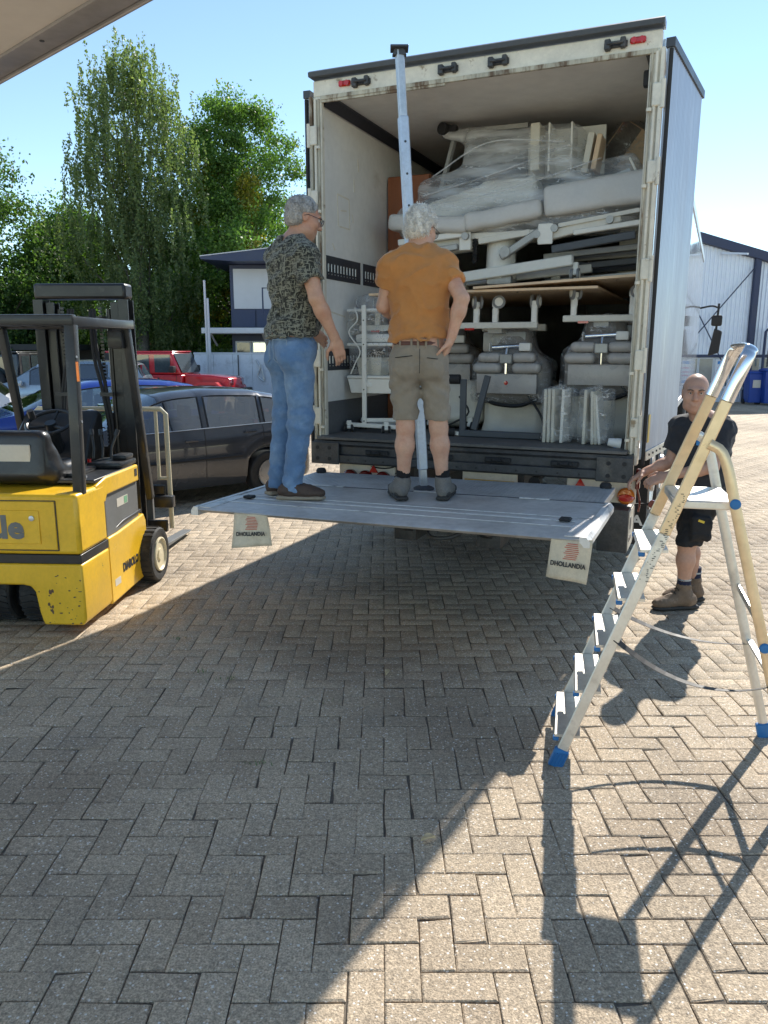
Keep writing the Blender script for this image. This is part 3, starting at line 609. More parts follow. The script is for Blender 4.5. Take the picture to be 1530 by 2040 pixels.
# raised five-bar tread pattern, real relief
mb = MB(); rr = random.Random(4)
nx, ny = 78, 19
for i in range(nx):
    for j in range(ny):
        u = -1.17 + 2.34 * (i + .5) / nx; v = V1 + .02 + (V0 - V1 - .03) * (j + .5) / ny; a = R(45) if (i + j) % 2 else R(-45)
        dx, dy = math.cos(a) * .011, math.sin(a) * .011; ex, ey = -math.sin(a) * .004, math.cos(a) * .004
        mb.add([(u - dx, v - dy, LZ + .0021), (u + ex, v + ey, LZ + .0045), (u + dx, v + dy, LZ + .0021), (u - ex, v - ey, LZ + .0045)], [(0, 3, 2, 1)])
o = mb.build('tread_pattern', 'lift_tread', lift, 0, fixn=False); o['kind'] = 'stuff'
for v, w in ((-1.30, .012), (-1.40, .03), (-1.55, .014)):
    mb = MB(); mb.box((-1.19, v - w / 2, LZ - .001), (1.19, v + w / 2, LZ + .0035), .0015); mb.build('deck_strip', 'lift_edge', lift)
mb = MB(); mb.box((-1.2, V1 - .006, LZ - .03), (1.2, V1 + .004, LZ + .003)); mb.build('deck_joint', 'dark_trim', lift, 0)
for u0, u1 in ((-.95, -.65), (-.1, .1), (.65, .85)):
    mb = MB(); mb.box((u0, V1 - .02, LZ + .001), (u1, V1 + .02, LZ + .008), .002); mb.build('deck_hinge', 'lift_edge', lift)
for sx in (-1, 1):
    mb = MB(); mb.prism([(sx * 1.202, LZ - .05), (sx * 1.202, LZ + .006), (sx * 1.235, LZ + .006), (sx * 1.255, LZ - .02), (sx * 1.255, LZ - .05)], V2 - .02, V1, 'y'); mb.build('side_edge', 'lift_edge', lift)
    mb = MB(); mb.box((sx * 1.12, V2, LZ - .001), (sx * 1.2, -1.35, LZ + .003)); mb.build('edge_marking', 'lift_edge', lift, 0)
    mb = MB(); mb.lathe([(.04, 0), (.042, .02), (.03, .038), (0, .04)], 14, Matrix.Translation((sx * 1.13, V0 - .04, LZ + .002))); mb.build('buffer', 'black_rubber', lift)
    mb = MB(); mb.box((sx * 1.06 - .035, -1.45, LZ + .004), (sx * 1.06 + .035, -1.38, LZ + .022), .008); mb.build('roll_stop', 'black_rubber', lift)
# the two hanging warning flags
for u0, tw, wd in ((-.93, .10, .235), (1.055, -.03, .215)):
    mb = MB(); rr = random.Random(int(u0 * 100))
    def fl(a, b, u0=u0, tw=tw, wd=wd):
        z = LZ - .008 - b * .215; return (u0 + a * wd + b * .02 * (1 if u0 < 0 else -1), V2 - .012 - b * .03 + tw * (a - .5) * b + .006 * math.sin(a * 7 + b * 3), z - .012 * a * b * (1 if u0 > 0 else -1))
    mb.grid(fl, 10, 10); f_ = mb.build('warning_flag', 'flag_cloth', lift, 180); solidify(f_, .004)
    p = Vector(fl(.5, .62)); ax = Vector(fl(1, .62)) - Vector(fl(0, .62)); ay = Vector(fl(.5, .4)) - Vector(fl(.5, .8)); nrm = ax.cross(ay).normalized()
    if nrm.y > 0: nrm = -nrm
    text('flag_lettering', 'DHOLLANDIA', 'lettering_dark', lift, frameM(p + nrm * .006, ax, ay), .034, .0008, .86, bold=.0012)
    mb = MB()
    for k in range(9):
        a0, a1 = .42 - .03 * (k % 3), .72 - .05 * abs(k - 4) / 4; b = .12 + .045 * k; pa = Vector(fl(a0, b)) + nrm * .005; pb = Vector(fl(a1, b)) + nrm * .005; mb.bar(pa, pb, .004, .0012, up=nrm)
    mb.build('flag_print', 'flag_red', lift, 0)['kind'] = 'stuff'

# small things on the paving: fallen leaves and weeds in the joints
mat('dry_leaf', (.62, .50, .30), .7, var=.15); mat('weed_green', (.10, .17, .05), .6, var=.2)
for k, (x, y, r, lb) in enumerate(((.165, 2.55, .3, 'curled pale dry leaf on the sunlit paving near the shadow edge'), (.02, 4.05, 1.2, 'small dry leaf on the shaded paving under the tail lift'))):
    t = thing('fallen_leaf', (x, y, .006), r, lb, 'leaf', 'dry leaves on the paving'); mb = MB(); mb.grid(lambda a, b: ((a - .5) * .055, (b - .5) * .03 * math.sin(math.pi * min(max(a, .04), .96)), .012 * (abs(b - .5) * 2) ** 2 + .01 * math.sin(a * 3)), 9, 6); o = mb.build('blade', 'dry_leaf', t, 180); solidify(o, .001)
rs = np.random.RandomState(8); mb = MB()
for (x, y) in ((-1.02, 4.08), (-.92, 3.98), (-.85, 4.0), (-.3, 3.7), (-1.3, 4.6), (.25, 5.2), (-.55, 3.1), (2.6, 4.4)):
    for q in range(9):
        a = rs.uniform(0, 6.28); l = rs.uniform(.015, .04); p = Vector((x + rs.normal(0, .03), y + rs.normal(0, .012), -.004)); e = Vector((math.cos(a), math.sin(a), 1.3)).normalized() * l; s_ = Vector((-math.sin(a), math.cos(a), 0)) * .003; mb.add([p - s_, p + s_, p + e], [(0, 1, 2)])
o = mb.build('joint_weeds', 'weed_green', None, 0, fixn=False); tag(o, 'tiny green weeds growing in the paving joints', 'weeds', kind='stuff')
# ---------------------------------------------------------------- step ladder
mat('ladder_alu', (.74, .72, .67), .38, metal=.7, var=.08, scale=8, bump=.06, bscale=25, col2=(.45, .43, .4), c2scale=6, c2lo=.55, c2hi=.75)
mat('ladder_gold', (.80, .61, .39), .34, metal=.6, var=.1, scale=4, col2=(.70, .50, .28), c2scale=5)
mat('ladder_blue', (.02, .16, .42), .5, var=.1)
mat('polished_alu', (.78, .78, .8), .12, metal=1, var=.05, scale=6)
mat('strap_grey', (.055, .05, .047), .6, var=.15, scale=20)
lad = thing('step_ladder', (.815, 3.33, 0), -R(13.6), 'aluminium step ladder with blue step ends and orange tinted rails standing by the truck', 'ladder')
S = .362
hw = lambda z: .238 - .07 * z / 1.8
def rail_pt(sy, z, off=0): return (S * z + off, sy * hw(z), z)
for sy in (-1, 1):
    mb = MB()
    mb.bar(rail_pt(sy, .03), rail_pt(sy, 1.06), .017, .046, up=(1, 0, -.36), bev=.004); rl = mb.build('front_rail', 'ladder_alu', lad)
    mb = MB(); mb.bar(rail_pt(sy, 1.061), rail_pt(sy, 1.60), .0175, .047, up=(1, 0, -.36), bev=.004); mb.build('rail_upper', 'ladder_gold', rl)
    mb = MB(); mb.bar(rail_pt(sy, -.01), rail_pt(sy, .075), .032, .064, up=(1, 0, -.36), bev=.006)
    ft = mb.build('foot', 'ladder_blue', lad)
    for k in range(5):
        m2 = MB(); m2.bar((S * .0 - .03 + .015 * k, sy * hw(0) - .018, .006), (S * .06 - .03 + .015 * k, sy * hw(0) - .018, .062), .003, .006, up=(0, -1, 0)); m2.build('foot_rib', 'ladder_blue', ft)
    leg = [(S * 1.40 + .02, sy * (hw(1.4) + .014), 1.432), (.572, sy * .200, 1.405), (.604, sy * .204, 1.33), (.632, sy * .209, 1.22), (.79, sy * .228, .64), (.955, sy * .245, .03)]
    lp = spline(leg[:4], 9) + leg[4:]
    mb = MB(); mb.tube(lp, .0215, 12, flat=.45, up=(1, 0, 0)); lg = mb.build('rear_leg', 'ladder_gold' if sy < 0 else 'ladder_alu', lad, 50)
    mb = MB(); mb.bar((.94, sy * .244, .07), (.958, sy * .246, -.002), .03, .06, up=(1, 0, 0), bev=.006); mb.build('foot', 'ladder_blue', lad)
    if sy < 0:
        for z, x in ((1.20, .6375), (.62, .795)):
            mb = MB(); mb.lathe([(.021, 0), (.021, .004), (.016, .008), (0, .009)], 18, Matrix.Translation((x, -.221 - (1.2 - z) * .03, z)) @ Matrix.Rotation(R(90), 4, 'X')); mb.build('cap', 'ladder_blue', lg)
for k in range(5):
    z = .135 + .213 * k; w = hw(z) - .012; x = S * z
    mb = MB()
    mb.prism([(x - .062, z - .022), (x - .058, z), (x + .05, z + .004), (x + .05, z - .008), (x - .045, z - .011), (x - .05, z - .022)], -w, w, 'y'); st = mb.build('step', 'ladder_alu', lad)
    for sy in (-1, 1):
        mb = MB(); mb.box((x - .066, sy * (w - .022), z - .030), (x - .040, sy * (w + .004), z - .012), .003); mb.build('step_cap', 'ladder_blue', st)
    
mb = MB(); mb.box((.415, -.175, 1.165), (.655, .175, 1.20), .006); pf = mb.build('platform', 'ladder_alu', lad)
mb = MB(); hp = []
for i in range(13):
    a = math.pi * i / 12; hp.append((S * 1.62 + .185 * S + .035 * math.sin(a) * .3, -hw(1.7) * math.cos(a) * (1 if True else 1), 1.62 + .18 * min(1, math.sin(a) * 1.6)))
hp = [rail_pt(-1, 1.601)] + hp + [rail_pt(1, 1.601)]
hp = [rail_pt(-1, 1.60), rail_pt(-1, 1.72), (S * 1.79, -hw(1.8) + .012, 1.785), (S * 1.82, -hw(1.8) + .05, 1.805), (S * 1.82, hw(1.8) - .05, 1.805), (S * 1.79, hw(1.8) - .012, 1.785), rail_pt(1, 1.72), rail_pt(1, 1.60)]
mb = MB(); mb.tube(spline(hp, 40), .027, 14, flat=.42, up=(1, 0, -.36)); mb.build('top_hoop', 'polished_alu', lad, 60)
mb = MB(); mb.bar((.845, -.232, .48), (.845, .232, .48), .03, .012, bev=.003); mb.build('rear_brace', 'ladder_alu', lad)
mb = MB(); mb.bar((.80, -.22, .66), (.77, .225, .74), .008, .028); mb.build('rear_brace', 'ladder_alu', lad)
for sy, z0, z1, sag in ((1, .60, .46, .06), (-1, .60, .46, .09)):
    p0 = Vector(rail_pt(sy, z0)); p1 = Vector((.845, sy * .233, z1)); pts = []
    for i in range(16):
        t = i / 15; p = p0.lerp(p1, t); p.z -= sag * 4 * t * (1 - t); p.y += .02 * math.sin(t * 3.1) * sy; pts.append(p)
    mb = MB()
    for i in range(15): mb.bar(pts[i], pts[i + 1] + (pts[i + 1] - pts[i]) * .02, .028, .002, up=(0, -.5 + .9 * i / 15, 1))
    mb.build('spreader_strap', 'strap_grey', lad, 0)
# paper warning text printed on the near rail: small dark marks
rr = random.Random(2); mb = MB()
for k in range(46):
    z = .86 + k * .0082; x = S * z; c = rr.uniform(-.016, .014); l = rr.uniform(.003, .012)
    mb.box((x + c, -hw(z) - .0125, z - .0012), (x + c + l, -hw(z) - .0116, z + .0014))
mb.build('rail_print', 'lettering_dark', lad, 0)['kind'] = 'stuff'

# ---------------------------------------------------------------- telescopic load prop
mat('prop_zinc', (.55, .62, .72), .45, metal=.55, var=.1, scale=7, bump=.1, bscale=30, col2=(.38, .42, .48), c2scale=5)
pb = fromT(-.07, -.72, LZ + .004); pt = Vector(fromT(-.265, -.735, 3.69)); pr = thing('load_prop', pb, 0, 'tall galvanised telescopic load prop standing on the tail lift', 'prop')
tv = pt - Vector(pb); tl = tv.length; tv.normalize()
mb = MB(); mb.bar(tv * .14, tv * (tl * .855), .062, .062, up=(.3, -1, 0), bev=.008); mb.build('outer_tube', 'prop_zinc', pr)
mb = MB(); mb.bar(tv * .02, tv * .16, .05, .05, up=(.3, -1, 0), bev=.006); mb.build('inner_tube', 'zinc', pr); mb = MB(); mb.bar(tv * (tl * .83), tv * (tl - .02), .05, .05, up=(.3, -1, 0), bev=.006); mb.build('inner_tube', 'zinc', pr)
mb = MB(); mb.lathe([(.072, 0), (.075, .01), (.06, .02), (.03, .03), (0, .03)], 20); mb.build('foot_plate', 'dark_trim', pr)
mb = MB(); M = Matrix.Translation(tv * (tl - .02)); mb.box((-.058, -.058, 0), (.058, .058, .014), .003, M); mb.prism([(-.045, -.035), (.045, -.035), (.028, 0), (-.028, 0)], -.028, .028, 'y', M); mb.build('top_plate', 'dark_trim', pr)
for t in np.linspace(.25, .8, 9):
    mb = MB(); q = tv * (tl * t); mb.cyl(q + Vector((0.005, -.0315, 0)), q + Vector((0.005, -.0335, 0)), .008, 8); mb.build('pin_hole', 'dark_trim', pr, 0)

# ---------------------------------------------------------------- forklift
mat('fork_yellow', (.84, .50, .025), .35, var=.08, scale=5, coat=.25, col2=(.62, .36, .03), c2scale=4, c2lo=.6, c2hi=.8, bump=.04, bscale=30)
# chipped paint: rust and bare metal show through on the counterweight
mat('fork_chipped', (.84, .50, .025), .4, var=.08, scale=5, coat=.1, col2=(.13, .08, .05), c2scale=6.5, c2lo=.69, c2hi=.70, bump=.12, bscale=30, stretch=(1.6, 1.2, 1))
mat('fork_black', (.02, .021, .023), .4, var=.25, scale=8, coat=.15, col2=(.07, .068, .065), c2scale=9, c2lo=.6, c2hi=.75)
mat('fork_grey', (.16, .165, .165), .5, var=.1, scale=5)
mat('seat_black', (.018, .018, .02), .38, var=.2, scale=12, bump=.1, bscale=120, coat=.2)
mat('cream_steel', (.68, .6, .42), .4, var=.1, scale=7, col2=(.4, .33, .2), c2scale=8, c2lo=.62, c2hi=.75)
mat('dark_tyre', (.022, .022, .023), .75, var=.3, scale=14, bump=.3, bscale=60, col2=(.06, .055, .05), c2scale=8, c2lo=.5, c2hi=.7)
mat('sticker_white', (.62, .58, .5), .5, var=.05); mat('sticker_green', (.2, .42, .25), .5)
fk = thing('forklift', (-2.42, 4.70, 0), -R(3), 'yellow and black electric forklift with chipped paint parked beside the truck', 'forklift')
hwk = .515
arch = [(-hwk, .06), (-hwk, .465), (hwk, .465), (hwk, .10), (hwk - .02, .06), (.235, .06)]
arch += [(.225 - .03 * t, .06 + .22 * t) for t in (.4, .8, 1)] + [(.17, .315), (.12, .325), (-.12, .325), (-.17, .315), (-.20, .27), (-.235, .06)]
mb = MB(); mb.prism(arch, 0, .43, 'y'); cw = mb.build('counterweight', 'fork_chipped', fk, 35, bevel=.014)
mb = MB(); mb.box((-hwk + .006, .012, .466), (hwk - .006, .44, .525)); mb.build('rubber_band', 'fork_black', fk, 35, bevel=.004)
mb = MB(); mb.box((-hwk, .004, .526), (hwk, .43, .915)); hood = mb.build('hood', 'fork_yellow', fk, 35, bevel=.025)
mb = MB(); mb.box((-.46, -.004, .562), (.37, .003, .868)); mb.build('hood_lid', 'fork_yellow', hood, 35, bevel=.006)
mb = MB(); mb.box((-.40, -.011, .60), (.27, -.0045, .815)); hd_ = mb.build('hood_hatch', 'fork_yellow', hood, 35, bevel=.006)
mb = MB(); mb.lathe([(.017, 0), (.017, .006), (.01, .008), (0, .008)], 14, Matrix.Translation((.225, -.011, .765)) @ Matrix.Rotation(R(90), 4, 'X')); mb.build('hatch_lock', 'zinc', hood)
text('hatch_lettering', 'Yale', 'fork_grey', hood, frameM((-.015, -.0125, .70), (1, 0, 0), (0, 0, 1)), .20, .001, 1.05, bold=.008)
# lid seams as dark grooves
mb = MB(); z0, z1, x0, x1 = .556, .874, -.466, .376
for a, b in (((x0, z0), (x1, z0)), ((x1, z0), (x1, z1)), ((x1, z1), (x0, z1)), ((x0, z1), (x0, z0))): mb.bar((a[0], .0025, a[1]), (b[0], .0025, b[1]), .006, .005, up=(0, 1, 0))
mb.build('lid_seam', 'fork_black', hood, 0)
mb = MB(); mb.prism([(.434, .055), (1.16, .075), (1.16, .50), (1.12, .56), (.62, .53), (.45, .53), (.434, .50)], -hwk + .004, hwk - .004, 'x'); sd = mb.build('side_panel', 'fork_yellow', fk, 35, bevel=.012)
mb = MB(); mb.box((-.495, .46, .52), (.495, 1.06, .83)); bat = mb.build('battery_case', 'fork_grey', fk, 35, bevel=.006)
mb = MB(); mb.box((.4955, .66, .70), (.497, .86, .76)); mb.build('battery_label', 'sticker_white', bat, 0)
mb = MB(); mb.box((.4972, .79, .705), (.498, .85, .755)); mb.build('battery_mark', 'sticker_green', bat, 0)
for sx in (-1, 1):
    mb = MB(); mb.prism([(.30, .81), (.44, .78), (.47, .825), (1.06, .825), (1.06, .95), (.47, .95), (.30, .915)], sx * .33, sx * (hwk - .002), 'x'); sc = mb.build('side_cover', 'fork_yellow', fk, 35, bevel=.012)
    mb = MB(); mb.prism([(.60, .5615), (1.10, .5735), (1.10, .60), (.75, .59)], sx * .38, sx * .50, 'x'); mb.build('step_tread', 'fork_black', fk, 35, bevel=.006)
mb = MB(); mb.box((.5132, .98, .87), (.515, 1.03, .925)); mb.build('cover_label', 'fork_black', fk, 0)
text('side_lettering', 'DIABOLO', 'lettering_dark', sd, frameM((.5125, .80, .255), (0, 1, 0), (0, 0, 1)), .085, .001, .8, bold=.004)
mb = MB(); mb.bar((.5115, .50, .19), (.5115, .60, .19), .001, .05); mb.build('faded_lettering', 'sticker_white', sd, 0)
mb = MB(); mb.box((-.50, .31, .93), (.50, 1.0, .955)); mb.build('deck_plate', 'fork_black', fk, 35, bevel=.006)
# chips of missing paint
rr = random.Random(11); mb = MB()
for k in range(34):
    if k < 24: x = .5 - abs(rr.gauss(0, .12)); z = rr.uniform(.07, .42); s1, s2 = rr.uniform(.003, .016), rr.uniform(.002, .008); M = frameM((x, -.0008, z), (1, 0, rr.uniform(-.4, .4)), (0, 0, 1))
    else: x = rr.uniform(.1, .5); z = rr.uniform(.1, .2); s1, s2 = rr.uniform(.004, .013), rr.uniform(.005, .028); M = frameM((.30 + rr.gauss(0, .04), -.0008, abs(rr.gauss(.11, .05)) + .06), (1, 0, .1), (0, 0, 1))
    n = 7; pv = [(math.cos(a) * s1 * rr.uniform(.5, 1), math.sin(a) * s2 * rr.uniform(.5, 1), 0) for a in np.linspace(0, 2 * math.pi, n, endpoint=False)]; mb.add(pv, [tuple(range(n))], M)
mb.build('paint_chips', mat('chip_brown', (.13, .075, .045), .7, var=.4, scale=30), cw, 0)['kind'] = 'stuff'
# wheels
for sx in (-1, 1):
    mb = MB(); tyre(mb, (sx * .51, 1.20, .215), .215, .17, 'x'); w = mb.build('front_wheel', 'dark_tyre', fk)
    mb = MB(); mb.lathe([(.135, 0), (.135, .012), (.125, .016), (.11, -.01), (.05, -.015), (.045, .01), (0, .012)], 24, Matrix.Translation((sx * .588, 1.20, .215)) @ Matrix.Rotation(R(90 * sx), 4, 'Y')); mb.build('rim', 'cream_steel', w)
    for k in range(26):
        a = 2 * math.pi * k / 26; m2 = MB(); c = Vector((sx * .51, 1.20 + .2155 * math.cos(a), .215 + .2155 * math.sin(a)))
        if c.z < .05: continue
        m2.bar(c + Vector((-.07, 0, 0)), c + Vector((.075, 0, 0)), .012, .008, up=(0, math.cos(a), math.sin(a))); m2.build('tread_block', 'dark_tyre', w, 0)
for x in (-.125, .115):
    mb = MB(); tyre(mb, (x, .30, .21), .21, .17, 'x'); w = mb.build('rear_wheel', 'dark_tyre', fk)
    mb = MB()
    for k in range(30):
        a = 2 * math.pi * k / 30
        if math.sin(a) < -.9: continue
        c = Vector((x, .30 + .212 * math.cos(a), .21 + .212 * math.sin(a)))
        mb.bar(c + Vector((-.075, 0, 0)), c + Vector((0, math.sin(a) * .02, -math.cos(a) * .02)), .012, .012, up=(0, math.cos(a), math.sin(a))); mb.bar(c + Vector((.075, 0, 0)), c + Vector((0, math.sin(a) * .02, -math.cos(a) * .02)), .012, .012, up=(0, math.cos(a), math.sin(a)))
    mb.build('tread_pattern', 'dark_tyre', w, 0)['kind'] = 'stuff'
mb = MB(); mb.box((-.06, .22, .1), (.05, .5, .33), .02); mb.build('steer_axle', 'fork_black', fk)
# seat
s = SDF((-.36, .02, .88), (.36, .75, 1.40), .013)
s.rbox((-.03, .30, 1.11), (.25, .07, .17), .055, .04, M=np.array(Matrix.Rotation(R(-8), 3, 'X'))).rbox((0, .50, .99), (.27, .22, .06), .05, .05)
s.ell((-.26, .36, 1.06), (.05, .06, .14), .05).ell((.2, .36, 1.04), (.06, .07, .13), .06)
s.mesh('seat', 'seat_black', fk)
mb = MB(); mb.cbox((-.02, .232, 1.10), (.30, .012, .19), .006, ); mb.build('seat_back_label', 'sticker_white', fk)
mb = MB(); mb.box((.24, .40, .955), (.34, .74, .985), .014); mb.build('armrest', 'fork_black', fk)
# steering wheel and column
mb = MB(); c = Vector((-.08, .95, 1.27)); ax = Vector((0, -.45, .9)).normalized(); e1 = Vector((1, 0, 0)); e2 = ax.cross(e1)
mb.tube([c + e1 * (.165 * math.cos(a)) + e2 * (.165 * math.sin(a)) for a in np.linspace(0, 2 * math.pi, 28, endpoint=False)], .014, 8, closed=True)
for a in (R(90), R(210), R(330)): mb.tube([c - ax * .03, c + e1 * (.16 * math.cos(a)) + e2 * (.16 * math.sin(a))], .011, 6)
mb.cyl(c - ax * .05, c - ax * .0, .04, 12); p = c + e1 * -.15 + e2 * .05; mb.cyl(p, p + ax * .07, .024, 10); mb.build('steering_wheel', 'fork_black', fk)
mb = MB(); mb.tube([c - ax * .05, c + Vector((0, .18, -.38))], .045, 10); mb.prism([(.98, .95), (1.35, .95), (1.35, 1.30), (1.28, 1.34), (1.12, 1.20)], -.42, .15, 'x'); mb.build('dash_column', 'fork_black', fk, 35, bevel=.02)
# hydraulic levers on the side console
mb = MB(); mb.box((.24, .78, .955), (.50, 1.08, 1.0), .018); mb.box((.38, .90, 1.0), (.49, 1.06, 1.04), .02); con = mb.build('lever_console', 'fork_black', fk)
for k, x in enumerate((.27, .335, .40)):
    mb = MB(); mb.tube([(x, .85, 1.02), (x + .005, .86, 1.10), (x + (.035 if k == 2 else -.02), .90, 1.20)], .009, 8); mb.tube([(x + (.03 if k == 2 else -.017), .893, 1.185), (x + (.042 if k == 2 else -.025), .906, 1.225)], .016, 8); mb.build('lever', 'fork_black', con)
mb = MB(); mb.cyl((.26, .80, 1.0), (.26, .80, 1.025), .014, 8); mb.build('stop_button', 'red_lens', con)
# overhead guard
GZ = 1.97
for sx in (-1, 1):
    mb = MB(); mb.bar((sx * .48, .13, .88), (sx * .48, .20, GZ - .02), .065, .065, up=(0, 1, 0), bev=.01); mb.build('guard_post', 'fork_black', fk)
    mb = MB(); mb.bar((sx * .47, 1.40, .62), (sx * .47, 1.12, GZ - .02), .055, .06, up=(0, 1, 0), bev=.01); mb.build('guard_post', 'fork_black', fk)
    mb = MB(); mb.bar((sx * .478, .165, GZ - .005), (sx * .478, 1.17, GZ - .0), .07, .06, bev=.012); mb.build('guard_rail', 'fork_black', fk)
mb = MB(); mb.bar((-.51, .19, GZ + .003), (.51, .19, GZ + .003), .065, .065, bev=.012); mb.build('guard_rail', 'fork_black', fk)
mb = MB(); mb.bar((-.51, 1.15, GZ + .003), (.51, 1.15, GZ + .003), .065, .065, bev=.012); mb.build('guard_rail', 'fork_black', fk)
for x in (-.30, -.15, 0, .15, .30):
    mb = MB(); mb.bar((x, .22, GZ + .002), (x, 1.12, GZ + .002), .02, .04, bev=.003); mb.build('guard_bar', 'fork_black', fk)
mb = MB(); mb.box((.35, 1.05, 1.80), (.46, 1.12, 1.93), .015); mb.build('work_lamp', 'fork_black', fk)
mb = MB(); mb.box((-.46, .28, 1.78), (-.36, .36, 1.92), .015); mb.build('work_lamp', 'fork_black', fk)
for z in (1.75, 1.35, 1.0): mb = MB(); mb.cyl((.5125, .17, z), (.516, .17, z), .009, 8); mb.build('bolt', 'zinc', fk, 0)
mb = MB(); mb.box((.5126, .15, 1.60), (.514, .185, 1.72)); mb.build('guard_sticker', 'orange_lens', fk, 0)
# mast
mb = MB()
for sx in (-1, 1):
    for (x, y, w, d, z0, z1) in ((.335, 1.50, .075, .13, .08, 2.17), (.255, 1.52, .06, .11, .10, 2.15)):
        m2 = MB(); xx = sx * x; t = .016
        m2.prism([(xx - w / 2, y - d / 2), (xx + w / 2, y - d / 2), (xx + w / 2, y - d / 2 + t), (xx - w / 2 + t, y - d / 2 + t), (xx - w / 2 + t, y + d / 2 - t), (xx + w / 2, y + d / 2 - t), (xx + w / 2, y + d / 2), (xx - w / 2, y + d / 2)], z0, z1, 'z'); m2.build('mast_channel', 'fork_black', fk, 0)
    m2 = MB(); m2.cyl((sx * .195, 1.5, .2), (sx * .195, 1.5, 1.30), .033, 12); m2.cyl((sx * .195, 1.5, 1.3), (sx * .195, 1.5, 2.1), .02, 10); m2.build('lift_cylinder', 'fork_black', fk)
    m2 = MB()
    for k in range(58): m2.box((sx * .15 - .012, 1.44, .5 + k * .028), (sx * .15 + .012, 1.45, .518 + k * .028), 0)
    o = m2.build('lift_chain', 'zinc' if False else 'fork_black', fk, 0); o['kind'] = 'stuff'
    m2 = MB(); m2.tube(spline([(sx * .1, 1.45, 2.1), (sx * .11, 1.42, 1.8), (sx * .17, 1.4, 1.5), (sx * .2, 1.4, 1.1), (sx * .12, 1.4, .8)], 20), .014, 6); m2.tube(spline([(sx * .07, 1.45, 2.1), (sx * .09, 1.41, 1.75), (sx * .15, 1.39, 1.45), (sx * .18, 1.4, 1.05), (sx * .1, 1.4, .75)], 20), .014, 6); o = m2.build('hydraulic_hoses', 'black_rubber', fk); o['kind'] = 'stuff'
    m2 = MB(); m2.bar((sx * .13, 1.385, 1.45), (sx * .23, 1.385, 1.45), .02, .03); m2.build('hose_clamp', 'fork_black', fk, 0)
poly = [(-.36, 1.43), (.36, 1.43), (.37, 1.55), (.31, 1.64), (-.31, 1.64), (-.37, 1.55)]
mb = MB(); mb.prism(poly, 2.175, 2.29, 'z'); mb.build('mast_head', 'fork_black', fk, 35, bevel=.02)
mb = MB(); mb.box((-.33, 1.555, 1.98), (.33, 1.575, 2.05)); mb.box((-.33, 1.56, .9), (.33, 1.58, 1.02)); mb.box((-.3, 1.56, .2), (.3, 1.60, .34)); mb.build('mast_cross_plate', 'fork_black', fk, 0)
mb = MB(); mb.cyl((-.02, 1.52, .3), (-.02, 1.52, 1.05), .045, 14); mb.cyl((-.02, 1.52, 1.05), (-.02, 1.52, 1.32), .025, 10); mb.build('free_lift_cylinder', 'zinc', fk)
# carriage, load backrest, forks
mb = MB(); mb.box((-.5, 1.66, .28), (.5, 1.70, .38), .006); mb.box((-.5, 1.66, .60), (.5, 1.70, .68), .006); mb.box((.42, 1.6, .50), (.58, 1.68, .60), .015); mb.build('carriage', 'fork_black', fk)
lb = [( -.60, .62), (-.60, 1.27), (-.56, 1.31), (.48, 1.31), (.52, 1.27), (.52, .30)]
mb = MB(); mb.tube([(x, 1.73, z) for x, z in lb], .02, 8); bk = mb.build('load_backrest', 'cream_steel', fk)
for x, z0 in ((.435, .72), (-.50, .7), (-.40, .7)):
    mb = MB(); mb.tube([(x, 1.73, z0), (x, 1.73, 1.30)], .014, 8); mb.build('backrest_bar', 'cream_steel', bk)
mb = MB(); mb.tube([(.435, 1.73, .73), (.52, 1.73, .73)], .014, 8); mb.build('backrest_bar', 'cream_steel', bk)
for x in (-.28, .32):
    mb = MB(); mb.prism([(1.71, .68), (1.71, .06), (2.75, .035), (2.75, .045), (1.78, .10), (1.75, .14), (1.75, .68)], x - .05, x + .05, 'x'); mb.build('fork', 'fork_grey', fk, 35, bevel=.004)
# canopy edge overhead at the left, part of the building behind the camera
mat('canopy_white', (.74, .70, .65), .5, var=.05, scale=1.5); mat('canopy_edge', (.34, .33, .34), .42, metal=.4, var=.15, scale=2.5)
e0 = Vector((-3.9, 5.80, 3.0)); e1 = Vector((1.5, .88, 3.0)); ed = (e1 - e0).normalized(); inn = Vector((-.674, -.739, 0)); inn = (inn - ed * inn.dot(ed)).normalized()
cn = thing('canopy', e0, 0, 'white canopy underside with grey metal edge jutting in overhead', 'canopy')
ln = (e1 - e0).length; M = Matrix(((ed.x, -inn.x, 0, 0), (ed.y, -inn.y, 0, 0), (0, 0, 1, 0), (0, 0, 0, 1)))
mb = MB(); mb.box((0, -.11, .0), (ln, 0, .22), .01, M); ce = mb.build('edge_profile', 'canopy_edge', cn)
mb = MB(); mb.box((0, .0, -.012), (ln, .014, .05), .004, M); mb.build('edge_lip', 'canopy_edge', cn)
mb = MB(); mb.box((0, -2.2, .012), (ln, -.111, .2), 0, M); mb.build('soffit', 'canopy_white', cn, 0)
for x in (2.62, 3.05, 3.5):
    mb = MB(); p = M @ Vector((x, -.075, -.003)); mb.lathe([(.009, 0), (.011, .004), (0, .004)], 10, Matrix.Translation(p)); mb.build('screw', 'dark_trim', cn)
